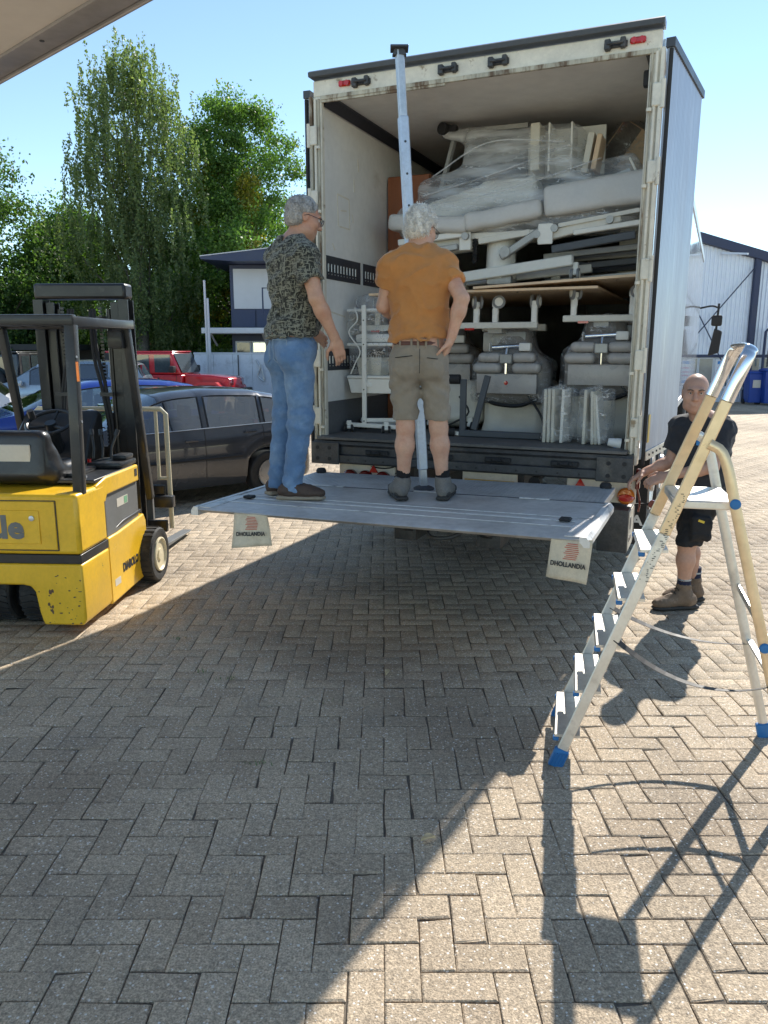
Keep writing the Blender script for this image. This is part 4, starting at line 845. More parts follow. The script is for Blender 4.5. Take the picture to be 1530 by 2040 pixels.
# ---------------------------------------------------------------- parked cars
glass('car_glass', (.5, .55, .55), .02, .74); glass('car_glass_dark', (.12, .13, .14), .03, .8); glass('clear_lens', (.8, .8, .8), .05, .6)
mat('car_anthracite', (.06, .065, .078), .22, metal=.3, var=.08, scale=2, coat=1); mat('car_blue', (.012, .045, .30), .22, metal=.35, var=.06, scale=2, coat=1)
mat('car_silverblue', (.30, .37, .44), .25, metal=.5, var=.05, scale=2, coat=1); mat('car_red', (.62, .02, .03), .22, var=.06, scale=2, coat=1)
mat('car_black', (.012, .013, .015), .3, var=.1, scale=3, coat=.8); mat('car_white', (.75, .76, .78), .25, var=.03, coat=.8)
mat('car_trim', (.018, .018, .02), .55, var=.2, scale=9); mat('chrome', (.75, .76, .78), .12, metal=1, var=.04); mat('car_seat', (.05, .05, .052), .8, var=.2, scale=12); mat('alloy', (.42, .43, .45), .3, metal=.9, var=.08)
def car(name, label, loc, rz, paint, L, Wd, top, ws, rw, wins, wb, wr, belt=(.90, 1.0), group='cars parked in the yard', near='both', glassm='car_glass', zs=.20):
    """+x is the front. top: centreline profile front to rear; ws/rw: (base x, top x) of windscreen and rear window; wins: side windows (x0, x1); wb: (front axle x, rear axle x)"""
    root = thing(name, loc, rz, label, 'car', group); root.scale = (.94, .94, .925)
    X0, X1 = top[0][0], top[-1][0]
    xs = set(np.round(np.linspace(X0, X1, 84), 4).tolist())
    for q in (*ws, *rw, *[e for w in wins for e in w], *[a + d for a in wb for d in (-wr - .05, wr + .05)]): xs.add(round(q, 4))
    xs = sorted(xs, reverse=True); xa = np.array(xs)
    tx = np.array([p[0] for p in top])[::-1]; tz = np.array([p[1] for p in top])[::-1]
    tp = np.interp(xa, tx, tz)
    for _ in range(2): tp[1:-1] = (tp[:-2] + 2 * tp[1:-1] + tp[2:]) / 4
    bl = belt[0] + (belt[1] - belt[0]) * (X0 - xa) / (X0 - X1); e = np.minimum(1, np.minimum((X0 - xa), (xa - X1)) / .55); hw = Wd / 2 * (.80 + .20 * np.sqrt(np.clip(e, 0, 1)))
    rows = []
    for x, t, b, h in zip(xa, tp, bl, hw):
        b = min(b, t - .01); g = max(t - b, .01); zl = zs
        for a in wb:
            d = abs(x - a)
            if d < wr + .05: zl = max(zl, min(b - .15, .30 + math.sqrt(max((wr + .05) ** 2 - d * d, 0))))
        y5 = h * .955 - .34 * g * .8
        r = [(h * .90, zl), (h * .975, zl + (b - zl) * .14), (h, zl + (b - zl) * .5), (h * .992, zl + (b - zl) * .82), (h * .955, b), (y5, b + .80 * g), (y5 - .07, b + .93 * g), (y5 * .55, b + .99 * g), (0, t)]
        rows.append(r)
    parts = {}
    def put(key, quad): parts.setdefault(key, MB()).add(quad, [(0, 1, 2, 3)])
    for i in range(len(xs) - 1):
        xm = (xs[i] + xs[i + 1]) / 2
        for j in range(8):
            for sy in (1, -1):
                q = [(xs[i], sy * rows[i][j][0], rows[i][j][1]), (xs[i + 1], sy * rows[i + 1][j][0], rows[i + 1][j][1]), (xs[i + 1], sy * rows[i + 1][j + 1][0], rows[i + 1][j + 1][1]), (xs[i], sy * rows[i][j + 1][0], rows[i][j + 1][1])]
                if sy < 0: q = q[::-1]
                key = 'body'
                if j >= 5 and ws[1] < xm < ws[0] - .04: key = 'windscreen'
                elif j >= 5 and rw[0] + .06 < xm < rw[1]: key = 'rear_window'
                elif j == 4:
                    for k, (a, b) in enumerate(wins):
                        if b < xm < a: key = ('side_window', k, sy)
                put(key, q)
    for i in (0, len(xs) - 1):
        r = rows[i]; pts = [(xs[i], y, z) for y, z in r] + [(xs[i], -y, z) for y, z in r[::-1][1:]]
        parts['body'].add(pts, [tuple(range(len(pts)))])
    for key, mb in parts.items():
        nm = key if isinstance(key, str) else key[0]
        me_ = mb.build(nm, paint if nm == 'body' else glassm, root, 40, fixn=False)
        bm = bmesh.new(); bm.from_mesh(me_.data); bmesh.ops.remove_doubles(bm, verts=bm.verts[:], dist=.0008); bmesh.ops.recalc_face_normals(bm, faces=bm.faces[:]); bm.to_mesh(me_.data); bm.free(); me_.data.shade_smooth(); me_.data.set_sharp_from_angle(angle=R(38))
    def at(x, j, sy, off=0):
        r = [np.interp(-x, -xa, [q[j][k] for q in rows]) for k in (0, 1)]; return (x, sy * (r[0] + off), r[1])
    for sy in (1, -1):
        for k, (a, b) in enumerate(wins):   # rubber and bright line round each side window
            lo = [at(x, 4, sy, .003) for x in np.linspace(a, b, 8)]; up = [at(x, 5, sy, .003) for x in np.linspace(a, b, 8)]
            m2 = MB(); m2.tube(lo + up[::-1], .011, 5, closed=True); m2.build('window_trim', 'car_trim', root)
        m2 = MB(); m2.tube([at(x, 4, sy, .008) for x in np.linspace(wins[0][0], wins[-1][1], 14)], .009, 5); m2.build('waist_trim', 'chrome', root)
        for k, (a, b) in enumerate(wins[:2]):
            m2 = MB(); m2.tube([at(b - .02, j, sy, .001) for j in (4, 3, 2, 1)], .004, 4); m2.build('door_seam', 'car_trim', root)
            p = Vector(at(b + .17, 3, sy, .012)); m2 = MB(); m2.box(p - Vector((.085, .014, .016)), p + Vector((.085, .014, .016)), .012); m2.build('door_handle', paint, root)
        m2 = MB(); p0 = Vector(at(wb[0] - wr - .12, 2, sy, .004)); p1 = Vector(at(wb[1] + wr + .12, 2, sy, .004)); m2.tube([p0, (p0 + p1) / 2 + Vector((0, sy * .004, 0)), p1], .02, 6); m2.build('side_moulding', 'car_trim', root)
        p = Vector(at(ws[0] - .35, 4, sy)); s_ = MB(); s_.box(p + Vector((-.07, sy * .03 - .01, .0)), p + Vector((.08, sy * .22, .13)), .045); s_.build('wing_mirror', paint, root)
        for (xe, jj, mt_, nm) in ((X0 - .10, 3, 'clear_lens', 'headlamp'), (X1 + .06, 4, 'red_lens', 'tail_lamp')):
            p = Vector(at(xe, jj, sy, -.01)); s_ = MB(); s_.box(p + Vector((-.10, -.06, -.09)), p + Vector((.08, .03, .05)), .03); s_.build(nm, mt_, root)
        for a in wb:
            s_ = MB(); tyre(s_, (a, sy * (Wd / 2 - .12), wr), wr, .2, 'y'); w = s_.build('wheel', 'dark_tyre', root)
            s_ = MB(); s_.lathe([(wr * .62, 0), (wr * .62, .02), (wr * .5, -.02), (wr * .16, .0), (0, .01)], 20, Matrix.Translation((a, sy * (Wd / 2 - .03), wr)) @ Matrix.Rotation(R(-90 * sy), 4, 'X')); s_.build('rim', 'alloy', w)
    s_ = MB(); s_.box((X1 + .25, -Wd / 2 + .16, .28), (X0 - .3, Wd / 2 - .16, .52)); s_.build('cabin_floor', 'car_trim', root, 0)
    for xseat in ((ws[0] + ws[1]) / 2 - .75, (ws[0] + ws[1]) / 2 - 1.6):
        for y in (-.36, .36):
            s_ = MB(); s_.box((xseat - .12, y - .23, .5), (xseat + .02, y + .23, 1.02), .05); s_.box((xseat - .14, y - .13, 1.06), (xseat - .04, y + .13, 1.24), .045); s_.build('seat', 'car_seat', root)
    return root
hatch = [(1.95, .58), (1.86, .74), (1.55, .86), (1.05, .97), (.95, 1.0), (.22, 1.385), (.0, 1.43), (-.5, 1.455), (-1.1, 1.425), (-1.48, 1.35), (-1.86, .98), (-1.93, .85), (-1.95, .6)]
car('anthracite_hatchback', 'anthracite five door hatchback parked behind the forklift', (-2.80, 9.38, 0), R(218.5), 'car_anthracite', 3.9, 1.65, hatch, (.95, .22), (-1.86, -1.48), ((.50, -.30), (-.38, -1.12), (-1.18, -1.55)), (1.22, -1.24), .30)
hatch2 = [(2.1, .58), (2.0, .78), (1.6, .9), (1.15, 1.0), (1.05, 1.02), (.15, 1.42), (-.1, 1.465), (-.6, 1.485), (-1.3, 1.45), (-1.7, 1.37), (-2.05, 1.0), (-2.1, .85), (-2.12, .6)]
car('blue_hatchback', 'bright blue hatchback parked beyond the anthracite car, seen through the forklift', (-4.55, 11.5, 0), R(215), 'car_blue', 4.2, 1.75, hatch2, (1.05, .15), (-2.05, -1.7), ((.45, -.35), (-.43, -1.2), (-1.26, -1.7)), (1.3, -1.3), .31)
suvp = [(2.25, .6), (2.2, .85), (1.8, 1.02), (1.2, 1.1), (1.1, 1.12), (.4, 1.58), (.1, 1.64), (-.8, 1.67), (-1.7, 1.63), (-2.0, 1.56), (-2.2, 1.15), (-2.25, .95), (-2.26, .6)]
car('silver_estate', 'silver blue estate car in front of the red off-road car', (-7.85, 19.0, 0), R(188), 'car_silverblue', 4.5, 1.8, suvp, (1.1, .4), (-2.2, -2.0), ((.55, -.45), (-.53, -1.3), (-1.38, -1.95)), (1.4, -1.4), .34, belt=(1.0, 1.1), glassm='car_glass_dark')
car('white_car', 'white car low behind the blue hatchback at the left edge', (-8.6, 13.6, 0), R(200), 'car_white', 4.2, 1.75, hatch2, (1.05, .15), (-2.05, -1.7), ((.45, -.35), (-.43, -1.2), (-1.26, -1.7)), (1.3, -1.3), .31)
def jeep(name, label, loc, rz, paint, group=None):
    r = thing(name, loc, rz, label, 'off-road car', group); r.scale = (.96, .96, 1.0)
    Z0 = .50
    # +x front. tub, bonnet, flat hard top, upright screen
    mb = MB(); mb.prism([(-1.95, Z0), (-1.95, 1.10), (.50, 1.10), (.50, Z0)], -.74, .74, 'y'); mb.build('tub', paint, r, 35, bevel=.04)
    mb = MB(); mb.prism([(.505, .62), (.505, 1.12), (1.3, 1.09), (1.82, 1.03), (1.86, .98), (1.86, .62)], -.60, .60, 'y'); mb.build('bonnet', paint, r, 35, bevel=.05)
    mb = MB(); mb.prism([(-1.93, 1.105), (-1.85, 1.70), (.20, 1.70), (.46, 1.105)], -.70, .70, 'y'); cabn = mb.build('hard_top', paint, r, 35, bevel=.05)
    mb = MB(); mb.box((-1.87, -.66, 1.70), (.22, .66, 1.735)); mb.build('roof_panel', paint, r, 35, bevel=.02)
    for sy in (-1, 1):
        for nm, a, b, mt_ in (('rear_quarter', -1.86, -1.08, 'car_trim'),):
            mb = MB(); mb.box((a, sy * .701, 1.09), (b, sy * .708, 1.685)); mb.build(nm, mt_, r, 0)
        for a, b, z0, z1 in ((-1.70, -1.16, 1.22, 1.62), (-1.0, -.48, 1.16, 1.63), (-.32, .16, 1.16, 1.63)):
            mb = MB(); mb.box((a, sy * .709, z0), (b, sy * .716, z1), .002); mb.build('side_window', 'side_glass_dark' if 'side_glass_dark' in MATS else 'car_glass_mirror', r, 0)
        for x in (-1.06, -.40, .34):
            mb = MB(); mb.box((x - .006, sy * .740, .56), (x + .006, sy * .744, 1.10)); mb.build('door_seam', 'car_trim', r, 0)
        for x in (-.92, -.26):
            mb = MB(); mb.box((x - .08, sy * .74, .98), (x + .08, sy * .77, 1.02), .01); mb.build('door_handle', 'car_trim', r)
        mb = MB(); mb.box((.20, sy * .76, 1.16), (.36, sy * .95, 1.34), .04); mb.build('wing_mirror', 'car_trim', r)
        for x in (-1.35, 1.30):
            mb = MB(); tyre(mb, (x, sy * .74, .40), .40, .27, 'y'); w = mb.build('wheel', 'dark_tyre', r)
            mb = MB(); mb.lathe([(.23, 0), (.23, .03), (.18, -.02), (.06, .0), (0, .01)], 18, Matrix.Translation((x, sy * .88, .40)) @ Matrix.Rotation(R(-90 * sy), 4, 'X')); mb.build('rim', 'car_trim', w)
            f_ = [(x + c_ * .56, .44 + s_ * .50) for c_, s_ in ((-1, 0), (-.8, .65), (-.45, .95), (.5, .95), (.85, .65), (1.05, 0))]
            f2 = [(p[0] * .93 + x * .07, p[1] * .9 + .02) for p in f_]
            mb = MB(); mb.prism(f_ + f2[::-1], sy * .62, sy * .95, 'y'); mb.build('fender', paint if x < 0 else paint, r, 30)
        mb = MB(); mb.box((-.85, sy * .70, .42), (.78, sy * .80, .50), .02); mb.build('side_step', 'car_trim', r)
    mb = MB(); mb.box((1.87, -.80, .55), (2.05, .80, .72), .03); mb.build('bumper', 'car_trim', r)
    mb = MB(); mb.box((-2.10, -.75, .52), (-1.97, .75, .68), .03); mb.build('bumper', 'car_trim', r)
    M = Matrix(((0, 0, 0, 0),) * 4)
    mb = MB(); tyre(mb, (-2.10, 0, 1.0), .39, .24, 'x'); w = mb.build('spare_wheel', 'dark_tyre', r)
    mb = MB(); mb.lathe([(.22, 0), (.22, .02), (.1, -.02), (0, .03)], 18, Matrix.Translation((-2.22, 0, 1.0)) @ Matrix.Rotation(R(-90), 4, 'Y')); mb.build('rim', 'alloy', w)
    mb = MB(); mb.box((-1.925, -.55, 1.2), (-1.90, .55, 1.60)); o = mb.build('rear_window', 'car_glass_mirror', r, 0); o.rotation_euler = (0, 0, 0)
    mb = MB(); mb.box((-1.99, -.12, 1.43), (-1.93, .12, 1.48), .01); mb.build('brake_lamp', 'red_lens', r)
    mb = MB(); mb.add([(.475, -.62, 1.15), (.475, .62, 1.15), (.235, .62, 1.67), (.235, -.62, 1.67)], [(0, 1, 2, 3)]); mb.build('windscreen', 'car_glass_mirror', r, 0)
    for sy in (-1, 1):
        mb = MB(); mb.cyl((1.85, sy * .42, .90), (1.89, sy * .42, .90), .09, 16); mb.build('headlamp', 'clear_lens', r); mb = MB(); mb.box((-1.985, sy * .66 - .06, .85), (-1.951, sy * .66 + .06, 1.05), .01); mb.build('tail_lamp', 'red_lens', r)
    return r
mat('car_glass_mirror', (.05, .065, .07), .06, var=.2, scale=3, spec=.8, coat=.6)
jeep('red_off_road_car', 'red boxy off-road car with black rear top and wide fenders', (-5.85, 22.0, 0), R(-10), 'car_red', 'off-road cars in the yard')
jeep('black_off_road_car', 'black boxy off-road car with spare wheel on its tail at the far left', (-9.75, 20.8, 0), R(96), 'car_black', 'off-road cars in the yard')
jeep('dark_off_road_car', 'dark off-road car nose peeking out behind the man in jeans', (-1.15, 22.8, 0), R(187), 'car_black', 'off-road cars in the yard')
# ---------------------------------------------------------------- trees, hedge, buildings
def leaf_mat(name, c1, c2, trans=.45):
    m = bpy.data.materials.new(name); m.use_nodes = True; n = m.node_tree.nodes; L = m.node_tree.links; n.clear()
    o = n.new('ShaderNodeOutputMaterial'); d = n.new('ShaderNodeBsdfPrincipled'); t = n.new('ShaderNodeBsdfTranslucent'); mx = n.new('ShaderNodeMixShader'); g = n.new('ShaderNodeNewGeometry'); mi = n.new('ShaderNodeMix'); mi.data_type = 'RGBA'
    L.new(g.outputs['Random Per Island'], mi.inputs[0]); mi.inputs[6].default_value = (*c1, 1); mi.inputs[7].default_value = (*c2, 1); L.new(mi.outputs[2], d.inputs['Base Color']); d.inputs['Roughness'].default_value = .5; d.inputs['Specular IOR Level'].default_value = .4
    mu = n.new('ShaderNodeMix'); mu.data_type = 'RGBA'; mu.blend_type = 'MULTIPLY'; mu.inputs[0].default_value = 1; L.new(mi.outputs[2], mu.inputs[6]); mu.inputs[7].default_value = (1.5, 1.7, .7, 1); L.new(mu.outputs[2], t.inputs[0])
    mx.inputs[0].default_value = trans; L.new(d.outputs[0], mx.inputs[1]); L.new(t.outputs[0], mx.inputs[2]); L.new(mx.outputs[0], o.inputs[0]); MATS[name] = m
leaf_mat('birch_leaf', (.105, .155, .08), (.205, .25, .11), .46); leaf_mat('oak_leaf', (.06, .13, .035), (.155, .25, .055)); leaf_mat('oak_leaf_gold', (.16, .20, .03), (.26, .20, .03)); leaf_mat('dark_leaf', (.045, .10, .033), (.11, .18, .05)); leaf_mat('hedge_leaf', (.06, .12, .02), (.15, .24, .04))
mat('bark', (.07, .055, .042), .9, var=.4, scale=4, bump=.6, bscale=12); mat('birch_bark', (.16, .145, .125), .85, var=.45, scale=3, bump=.4, bscale=14)
RS = np.random.RandomState(21)
def leaves(name, C, size, m, parent, droop=0., rs=RS):
    """one small rhombic face per leaf at the points C"""
    n = len(C); d = rs.normal(0, 1, (n, 3)); d[:, 2] -= droop; d /= np.linalg.norm(d, axis=1)[:, None]
    e = rs.normal(0, 1, (n, 3)); e -= d * (e * d).sum(1)[:, None]; e /= np.linalg.norm(e, axis=1)[:, None]
    s = (size * rs.uniform(.6, 1.35, n))[:, None]
    V = np.stack([C - d * s * .5, C + e * s * .3, C + d * s * .55, C - e * s * .3], 1).reshape(-1, 3).astype(np.float32)
    me = bpy.data.meshes.new(name); me.vertices.add(4 * n); me.vertices.foreach_set('co', V.ravel()); me.loops.add(4 * n); me.loops.foreach_set('vertex_index', np.arange(4 * n, dtype=np.int32))
    me.polygons.add(n); me.polygons.foreach_set('loop_start', np.arange(0, 4 * n, 4, dtype=np.int32)); me.polygons.foreach_set('loop_total', np.full(n, 4, np.int32)); me.update(calc_edges=True)
    return link_mesh(name, me, m, parent, 0)
def envelope(n, prof, H, rs, inner=.25, lop=.18):
    """points in a crown: prof = [(height fraction, radius)], fuller towards the skin"""
    z = []; ph = rs.uniform(0, 6.28, 4)
    zz = np.array([p[0] for p in prof]); rr = np.array([p[1] for p in prof])
    t = rs.uniform(zz[0], zz[-1], n * 4); r = np.interp(t, zz, rr); keep = rs.rand(len(t)) < r / rr.max(); t = t[keep][:n]; r = r[keep][:n]
    a = rs.uniform(0, 2 * math.pi, len(t)); rad = np.maximum(rs.rand(len(t)) ** .5, inner)
    wob = 1 + lop * np.sin(2 * a + ph[0] + 5 * t) + lop * .8 * np.sin(3 * a + ph[1] - 9 * t) + lop * .6 * np.sin(5 * a + ph[2] + 17 * t)
    return np.stack([np.cos(a) * r * rad * wob, np.sin(a) * r * rad * wob, t * H], 1)
def limbs(mb, H, tips, r0, rs, fork=.3, lean=0):
    """tapered trunk with limbs that reach towards the given crown points"""
    tr = [(lean * t * H * .1 + .12 * math.sin(3 * t + 1), .1 * math.sin(4 * t), t * H) for t in np.linspace(0, .88, 9)]
    mb.tube(tr, [r0 * (1.25 if i == 0 else 1) * (1 - .92 * i / 8) + .015 for i in range(9)], 9)
    for p in tips:
        z0 = max(fork * H, p[2] - rs.uniform(.12, .28) * H); k = z0 / (.88 * H) * 8; i = min(int(k), 7); f = k - i; b = np.array(tr[i]) * (1 - f) + np.array(tr[i + 1]) * f
        m_ = (b + p) / 2 + np.array([0, 0, -.03 * H]) + rs.normal(0, .12, 3); r = r0 * .34 * (1 - z0 / H * .6)
        mb.tube(spline([tuple(b), tuple(m_), tuple(p)], 6), [r * (1 - .8 * q / 5) for q in range(6)], 5)
def tree(name, label, loc, H, prof, nclump, per, leaf, m, r0=.25, sig=.42, droop=0, strands=0, bark='bark', seed=1, gold=0, fork=.25, group='trees behind the yard'):
    rs = np.random.RandomState(seed); root = thing(name, loc, rs.uniform(0, 6), label, 'tree', group)
    C = envelope(nclump, prof, H, rs)
    mb = MB(); limbs(mb, H, [C[i] for i in rs.choice(len(C), min(34, len(C)), False)], r0, rs, fork); mb.build('trunk', bark, root, 60, fixn=False)
    if strands:
        P = []
        for c in C:
            for q in range(strands):
                b = c + rs.normal(0, .28, 3); ln = rs.uniform(.4, 1.5); k = int(per * ln); t = rs.rand(k)
                sway = rs.normal(0, .12, 2)
                P.append(np.stack([b[0] + sway[0] * t + rs.normal(0, .035, k), b[1] + sway[1] * t + rs.normal(0, .035, k), b[2] - ln * t], 1))
        P = np.concatenate(P); P = P[P[:, 2] > .9]
    else:
        P = np.concatenate([c + rs.normal(0, 1, (per, 3)) * np.array([sig, sig, sig * .62]) * rs.uniform(.6, 1.3) for c in C]); P = P[P[:, 2] > .7]
    if gold:
        gm = (vnoise(P[:, 0] * .9 + 3, P[:, 1] * .9, P[:, 2] * .9 + seed) > (.42 if gold > 1 else .6)); leaves('gold_foliage', P[gm], leaf, 'oak_leaf_gold', root, droop, rs); P = P[~gm]
    leaves('crown', P, leaf, m, root, droop, rs); return root
oakp = [(.14, 1.8), (.25, 2.9), (.42, 3.4), (.6, 3.1), (.78, 2.4), (.92, 1.5), (1, .6)]
tree('birch_tree', 'tall weeping birch with hanging grey green strands', (-9.3, 30, 0), 12.0, [(.2, 1.7), (.35, 2.2), (.55, 2.15), (.75, 2.0), (.9, 1.75), (.97, 1.3), (1.02, .8)], 330, 40, .098, 'birch_leaf', .26, strands=7, droop=1.2, bark='birch_bark', seed=4)
tree('oak_tree', 'broad green oak with yellowing patches next to the birch', (-6.5, 34, 0), 11.9, oakp, 330, 300, .125, 'oak_leaf', .3, .34, seed=9, gold=2)
tree('maple_tree', 'dark green tree cut off by the left edge', (-15.2, 29, 0), 9.4, [(.1, 1.8), (.3, 2.7), (.55, 2.7), (.8, 1.8), (.95, .9), (1, .3)], 260, 220, .13, 'dark_leaf', .25, .4, seed=13)
tree('linden_tree', 'smaller green tree between the left tree and the birch', (-13.0, 33, 0), 7.5, [(.1, 1.7), (.3, 2.5), (.55, 2.4), (.8, 1.6), (1, .3)], 220, 210, .13, 'oak_leaf', .2, .4, seed=17)
tree('alder_tree', 'dark tree filling the gap behind birch and oak', (-8.6, 40, 0), 9.6, [(.1, 2.0), (.3, 3.0), (.55, 2.8), (.8, 1.8), (1, .4)], 230, 130, .18, 'dark_leaf', .25, .45, seed=23)
tree('lime_tree', 'low leafy tree behind the blue office', (-3.0, 42, 0), 9.0, [(.1, 1.6), (.3, 2.6), (.55, 2.5), (.8, 1.6), (1, .4)], 170, 130, .18, 'oak_leaf', .22, .45, seed=29)
for k, (x, y, h) in enumerate(((-20, 36, 7.5), (-16.5, 41, 7.8), (-12.0, 44, 7.0))):
    tree('small_tree', ['rounded dark tree far left beyond the cars', 'bushy tree behind the small green tree', 'low tree in the gap left of the birch trunk'][k], (x, y, 0), h, [(.1, 1.7), (.35, 2.6), (.6, 2.4), (.85, 1.4), (1, .4)], 150, 110, .2, 'dark_leaf', .2, .45, seed=40 + k)
# hedge
rs = np.random.RandomState(2); hd_ = thing('hedge', (-8.5, 31.5, 0), 0, 'clipped bright green hedge at the back of the yard', 'hedge')
n = 15000; P = np.stack([rs.uniform(-8, 7, n), rs.choice([-.45, .45], n) * rs.rand(n) ** .3, rs.rand(n) ** .6 * 2.0], 1); P[:, 2] += .08 * np.sin(P[:, 0] * 2.1); leaves('hedge_foliage', P, .15, 'hedge_leaf', hd_, rs=rs)
mb = MB(); mb.box((-8, -.35, 0), (7, .35, 1.8)); mb.build('hedge_core', 'dark_leaf', hd_, 0)
# brick houses far behind
mat('house_brick', (.24, .085, .06), .85, var=.2, scale=3, bump=.3, bscale=30); mat('roof_tile', (.09, .05, .04), .8, var=.3, scale=4, bump=.5, bscale=10); mat('house_white', (.7, .69, .66), .6, var=.05); mat('window_dark', (.03, .04, .05), .08, spec=.8, coat=.5)
def house(label, loc, rz, w, d, hw_, hr, brick='house_brick'):
    h = thing('brick_house', loc, rz, label, 'house', 'houses beyond the trees')
    mb = MB(); mb.prism([(-w / 2, 0), (-w / 2, hw_), (0, hr), (w / 2, hw_), (w / 2, 0)], 0, d, 'y'); mb.build('wall', brick, h, 0)
    for sx in (-1, 1):
        mb = MB(); mb.bar((sx * (w / 2 + .35), -.25, hw_ - .35 * (hr - hw_) / (w / 2)), (sx * (w / 2 + .35), d + .25, hw_ - .35 * (hr - hw_) / (w / 2)), .02, .02)
        a = (sx * (w / 2 + .35), hw_ + .06 - .35 * (hr - hw_) / (w / 2)); b = (0, hr + .06)
        mb = MB(); mb.prism([a, b, (b[0], b[1] + .12), (a[0], a[1] + .12)], -.25, d + .25, 'y'); rf = mb.build('roof', 'roof_tile', h, 0)
    mb = MB(); mb.prism([(-w / 2 - .36, hw_ - .2), (0, hr + .02), (w / 2 + .36, hw_ - .2), (w / 2 + .36, hw_ + .02), (0, hr + .26), (-w / 2 - .36, hw_ + .02)], -.32, -.26, 'y'); mb.build('verge_board', 'house_white', h, 0)
    for x, z in ((-w * .25, 1.0), (w * .2, 1.0), (0, hw_ + .3)):
        mb = MB(); mb.box((x - .6, -.03, z), (x + .6, -.004, z + 1.2)); wn = mb.build('window', 'house_white', h, 0); mb = MB(); mb.box((x - .5, -.036, z + .1), (x + .5, -.031, z + 1.1)); mb.build('pane', 'window_dark', wn, 0)
house('red brick house with white verge beyond the trees at left', (-24, 50, 0), R(8), 8, 10, 3.0, 5.6); house('brick house with grey roof behind the hedge', (-13.5, 58, 0), R(-6), 9, 10, 2.8, 6.0); house('low brick house glimpsed between the tree trunks', (-5.5, 62, 0), R(4), 10, 10, 2.8, 5.8)
# dark carport at left
mb_ = thing('carport', (-15.5, 29.0, 0), 0, 'dark flat roofed carport behind the cars at left', 'carport'); mat('dark_wood', (.03, .032, .036), .7, var=.2, scale=3)
mb = MB(); mb.box((-4, -1.5, 1.75), (4.5, 1.5, 1.95)); mb.build('roof', 'dark_wood', mb_, 0)
for x in (-3.8, -1, 1.8, 4.3): mb = MB(); mb.box((x - .08, -1.4, 0), (x + .08, -1.25, 1.75)); mb.build('post', 'dark_wood', mb_, 0)
mb = MB(); mb.box((-4, 1.3, 0), (4.5, 1.4, 1.75)); mb.build('back_panel', 'dark_wood', mb_, 0)
# blue office
mat('office_blue', (.030, .045, .105), .5, var=.1, scale=2); mat('office_panel', (.60, .62, .66), .45, var=.03, scale=1); mat('office_trim', (.62, .65, .70), .5, var=.04); mat('fence_white', (.75, .79, .86), .5, var=.06, scale=1.5, col2=(.5, .53, .58), c2scale=2); glass('office_glass', (.45, .52, .5), .03, .6)
of = thing('site_office', (-5.2, 27, 0), 0, 'dark blue site office with pale panels under a flat oversailing roof', 'building')
mb = MB(); mb.box((0, 0, 0), (5.5, 6, 4.55)); mb.build('wall', 'office_blue', of, 0)
mb = MB(); mb.prism([(-.72, 4.62), (-.72, 4.70), (2.5, 5.06), (6.2, 5.06), (6.2, 4.6), (.3, 4.56)], -1.1, 6.4, 'y'); mb.build('roof', 'office_blue', of, 0)
mb = MB(); mb.prism([(-.73, 4.702), (2.5, 5.062), (2.5, 5.09), (-.73, 4.73)], -1.12, 6.4, 'y'); mb.build('roof_edge', 'office_trim', of, 0)
for k in range(3):
    mb = MB(); mb.box((.12 + k * 1.75, -.05, 3.12), (1.82 + k * 1.75, -.004, 4.42), .01); mb.build('panel', 'office_panel', of)
for k in range(6):
    mb = MB(); mb.box((.10 + k * .78, -.04, 2.52), (.82 + k * .78, -.004, 3.08)); mb.build('panel', 'office_blue', of, 0)
mb = MB(); mb.box((-.70, -1.5, 2.28), (5.5, -.06, 2.46), .02); mb.build('canopy', 'office_trim', of)
for x in (-.5, 1.2, 3.0): mb = MB(); mb.bar((x, -.1, 1.9), (x, -1.0, 2.27), .05, .05); mb.build('canopy_bracket', 'office_trim', of, 0)
for k in range(5):
    x = .12 + k * .56; mb = MB(); mb.box((x, -.09, 1.58), (x + .54, -.004, 2.05)); wn = mb.build('window', 'office_trim', of, 0); mb = MB(); mb.box((x + .05, -.097, 1.64), (x + .49, -.091, 2.0)); mb.build('pane', 'window_dark' if k == 0 else 'office_glass', wn, 0)
mb = MB(); mb.tube([(1.3, -1.4, 2.9), (1.3, -1.4, 3.7), (1.9, -1.4, 3.7), (1.9, -1.4, 2.9)], .03, 6); mb.build('balcony_rail', 'office_blue', of)
fw = thing('yard_screen', (-6.1, 25.2, 0), 0, 'white panelled screen wall below the office windows', 'fence')
for k in range(7):
    mb = MB(); mb.box((k * .62, 0, .0), (k * .62 + .612, .05, 1.62), .004); mb.build('panel', 'fence_white', fw)
mb = MB(); mb.box((-.02, -.01, 1.62), (4.4, .07, 1.68)); mb.build('cap_rail', 'office_trim', fw, 0)
mb = MB(); mb.tube([(1.42, -.05, 1.6), (1.42, -.05, .3)], .02, 6); mb.build('drain_pipe', 'dark_trim', fw)
mb = MB(); mb.tube(spline([(2.0, -.06, 1.45), (2.12, -.09, 1.2), (2.05, -.08, .95), (2.25, -.1, .8), (2.15, -.08, 1.3)], 18), .03, 6); mb.build('coiled_hose', 'zinc', fw)
for k, (x, h) in enumerate(((-5.62, 3.85), (-5.52, 3.3))):
    fp = thing('steel_pole', (x, 25.0 - .1 * k, 0), 0, ['taller of two thin steel poles beside the office', 'shorter of two thin steel poles beside the office'][k], 'pole', 'poles beside the office'); mb = MB(); mb.tube([(0, 0, 0), (0, 0, h)], [.045, .035], 8); mb.build('shaft', 'office_trim', fp); mb = MB(); mb.lathe([(.04, h), (.045, h + .02), (0, h + .05)], 10); mb.build('cap', 'office_trim', fp)
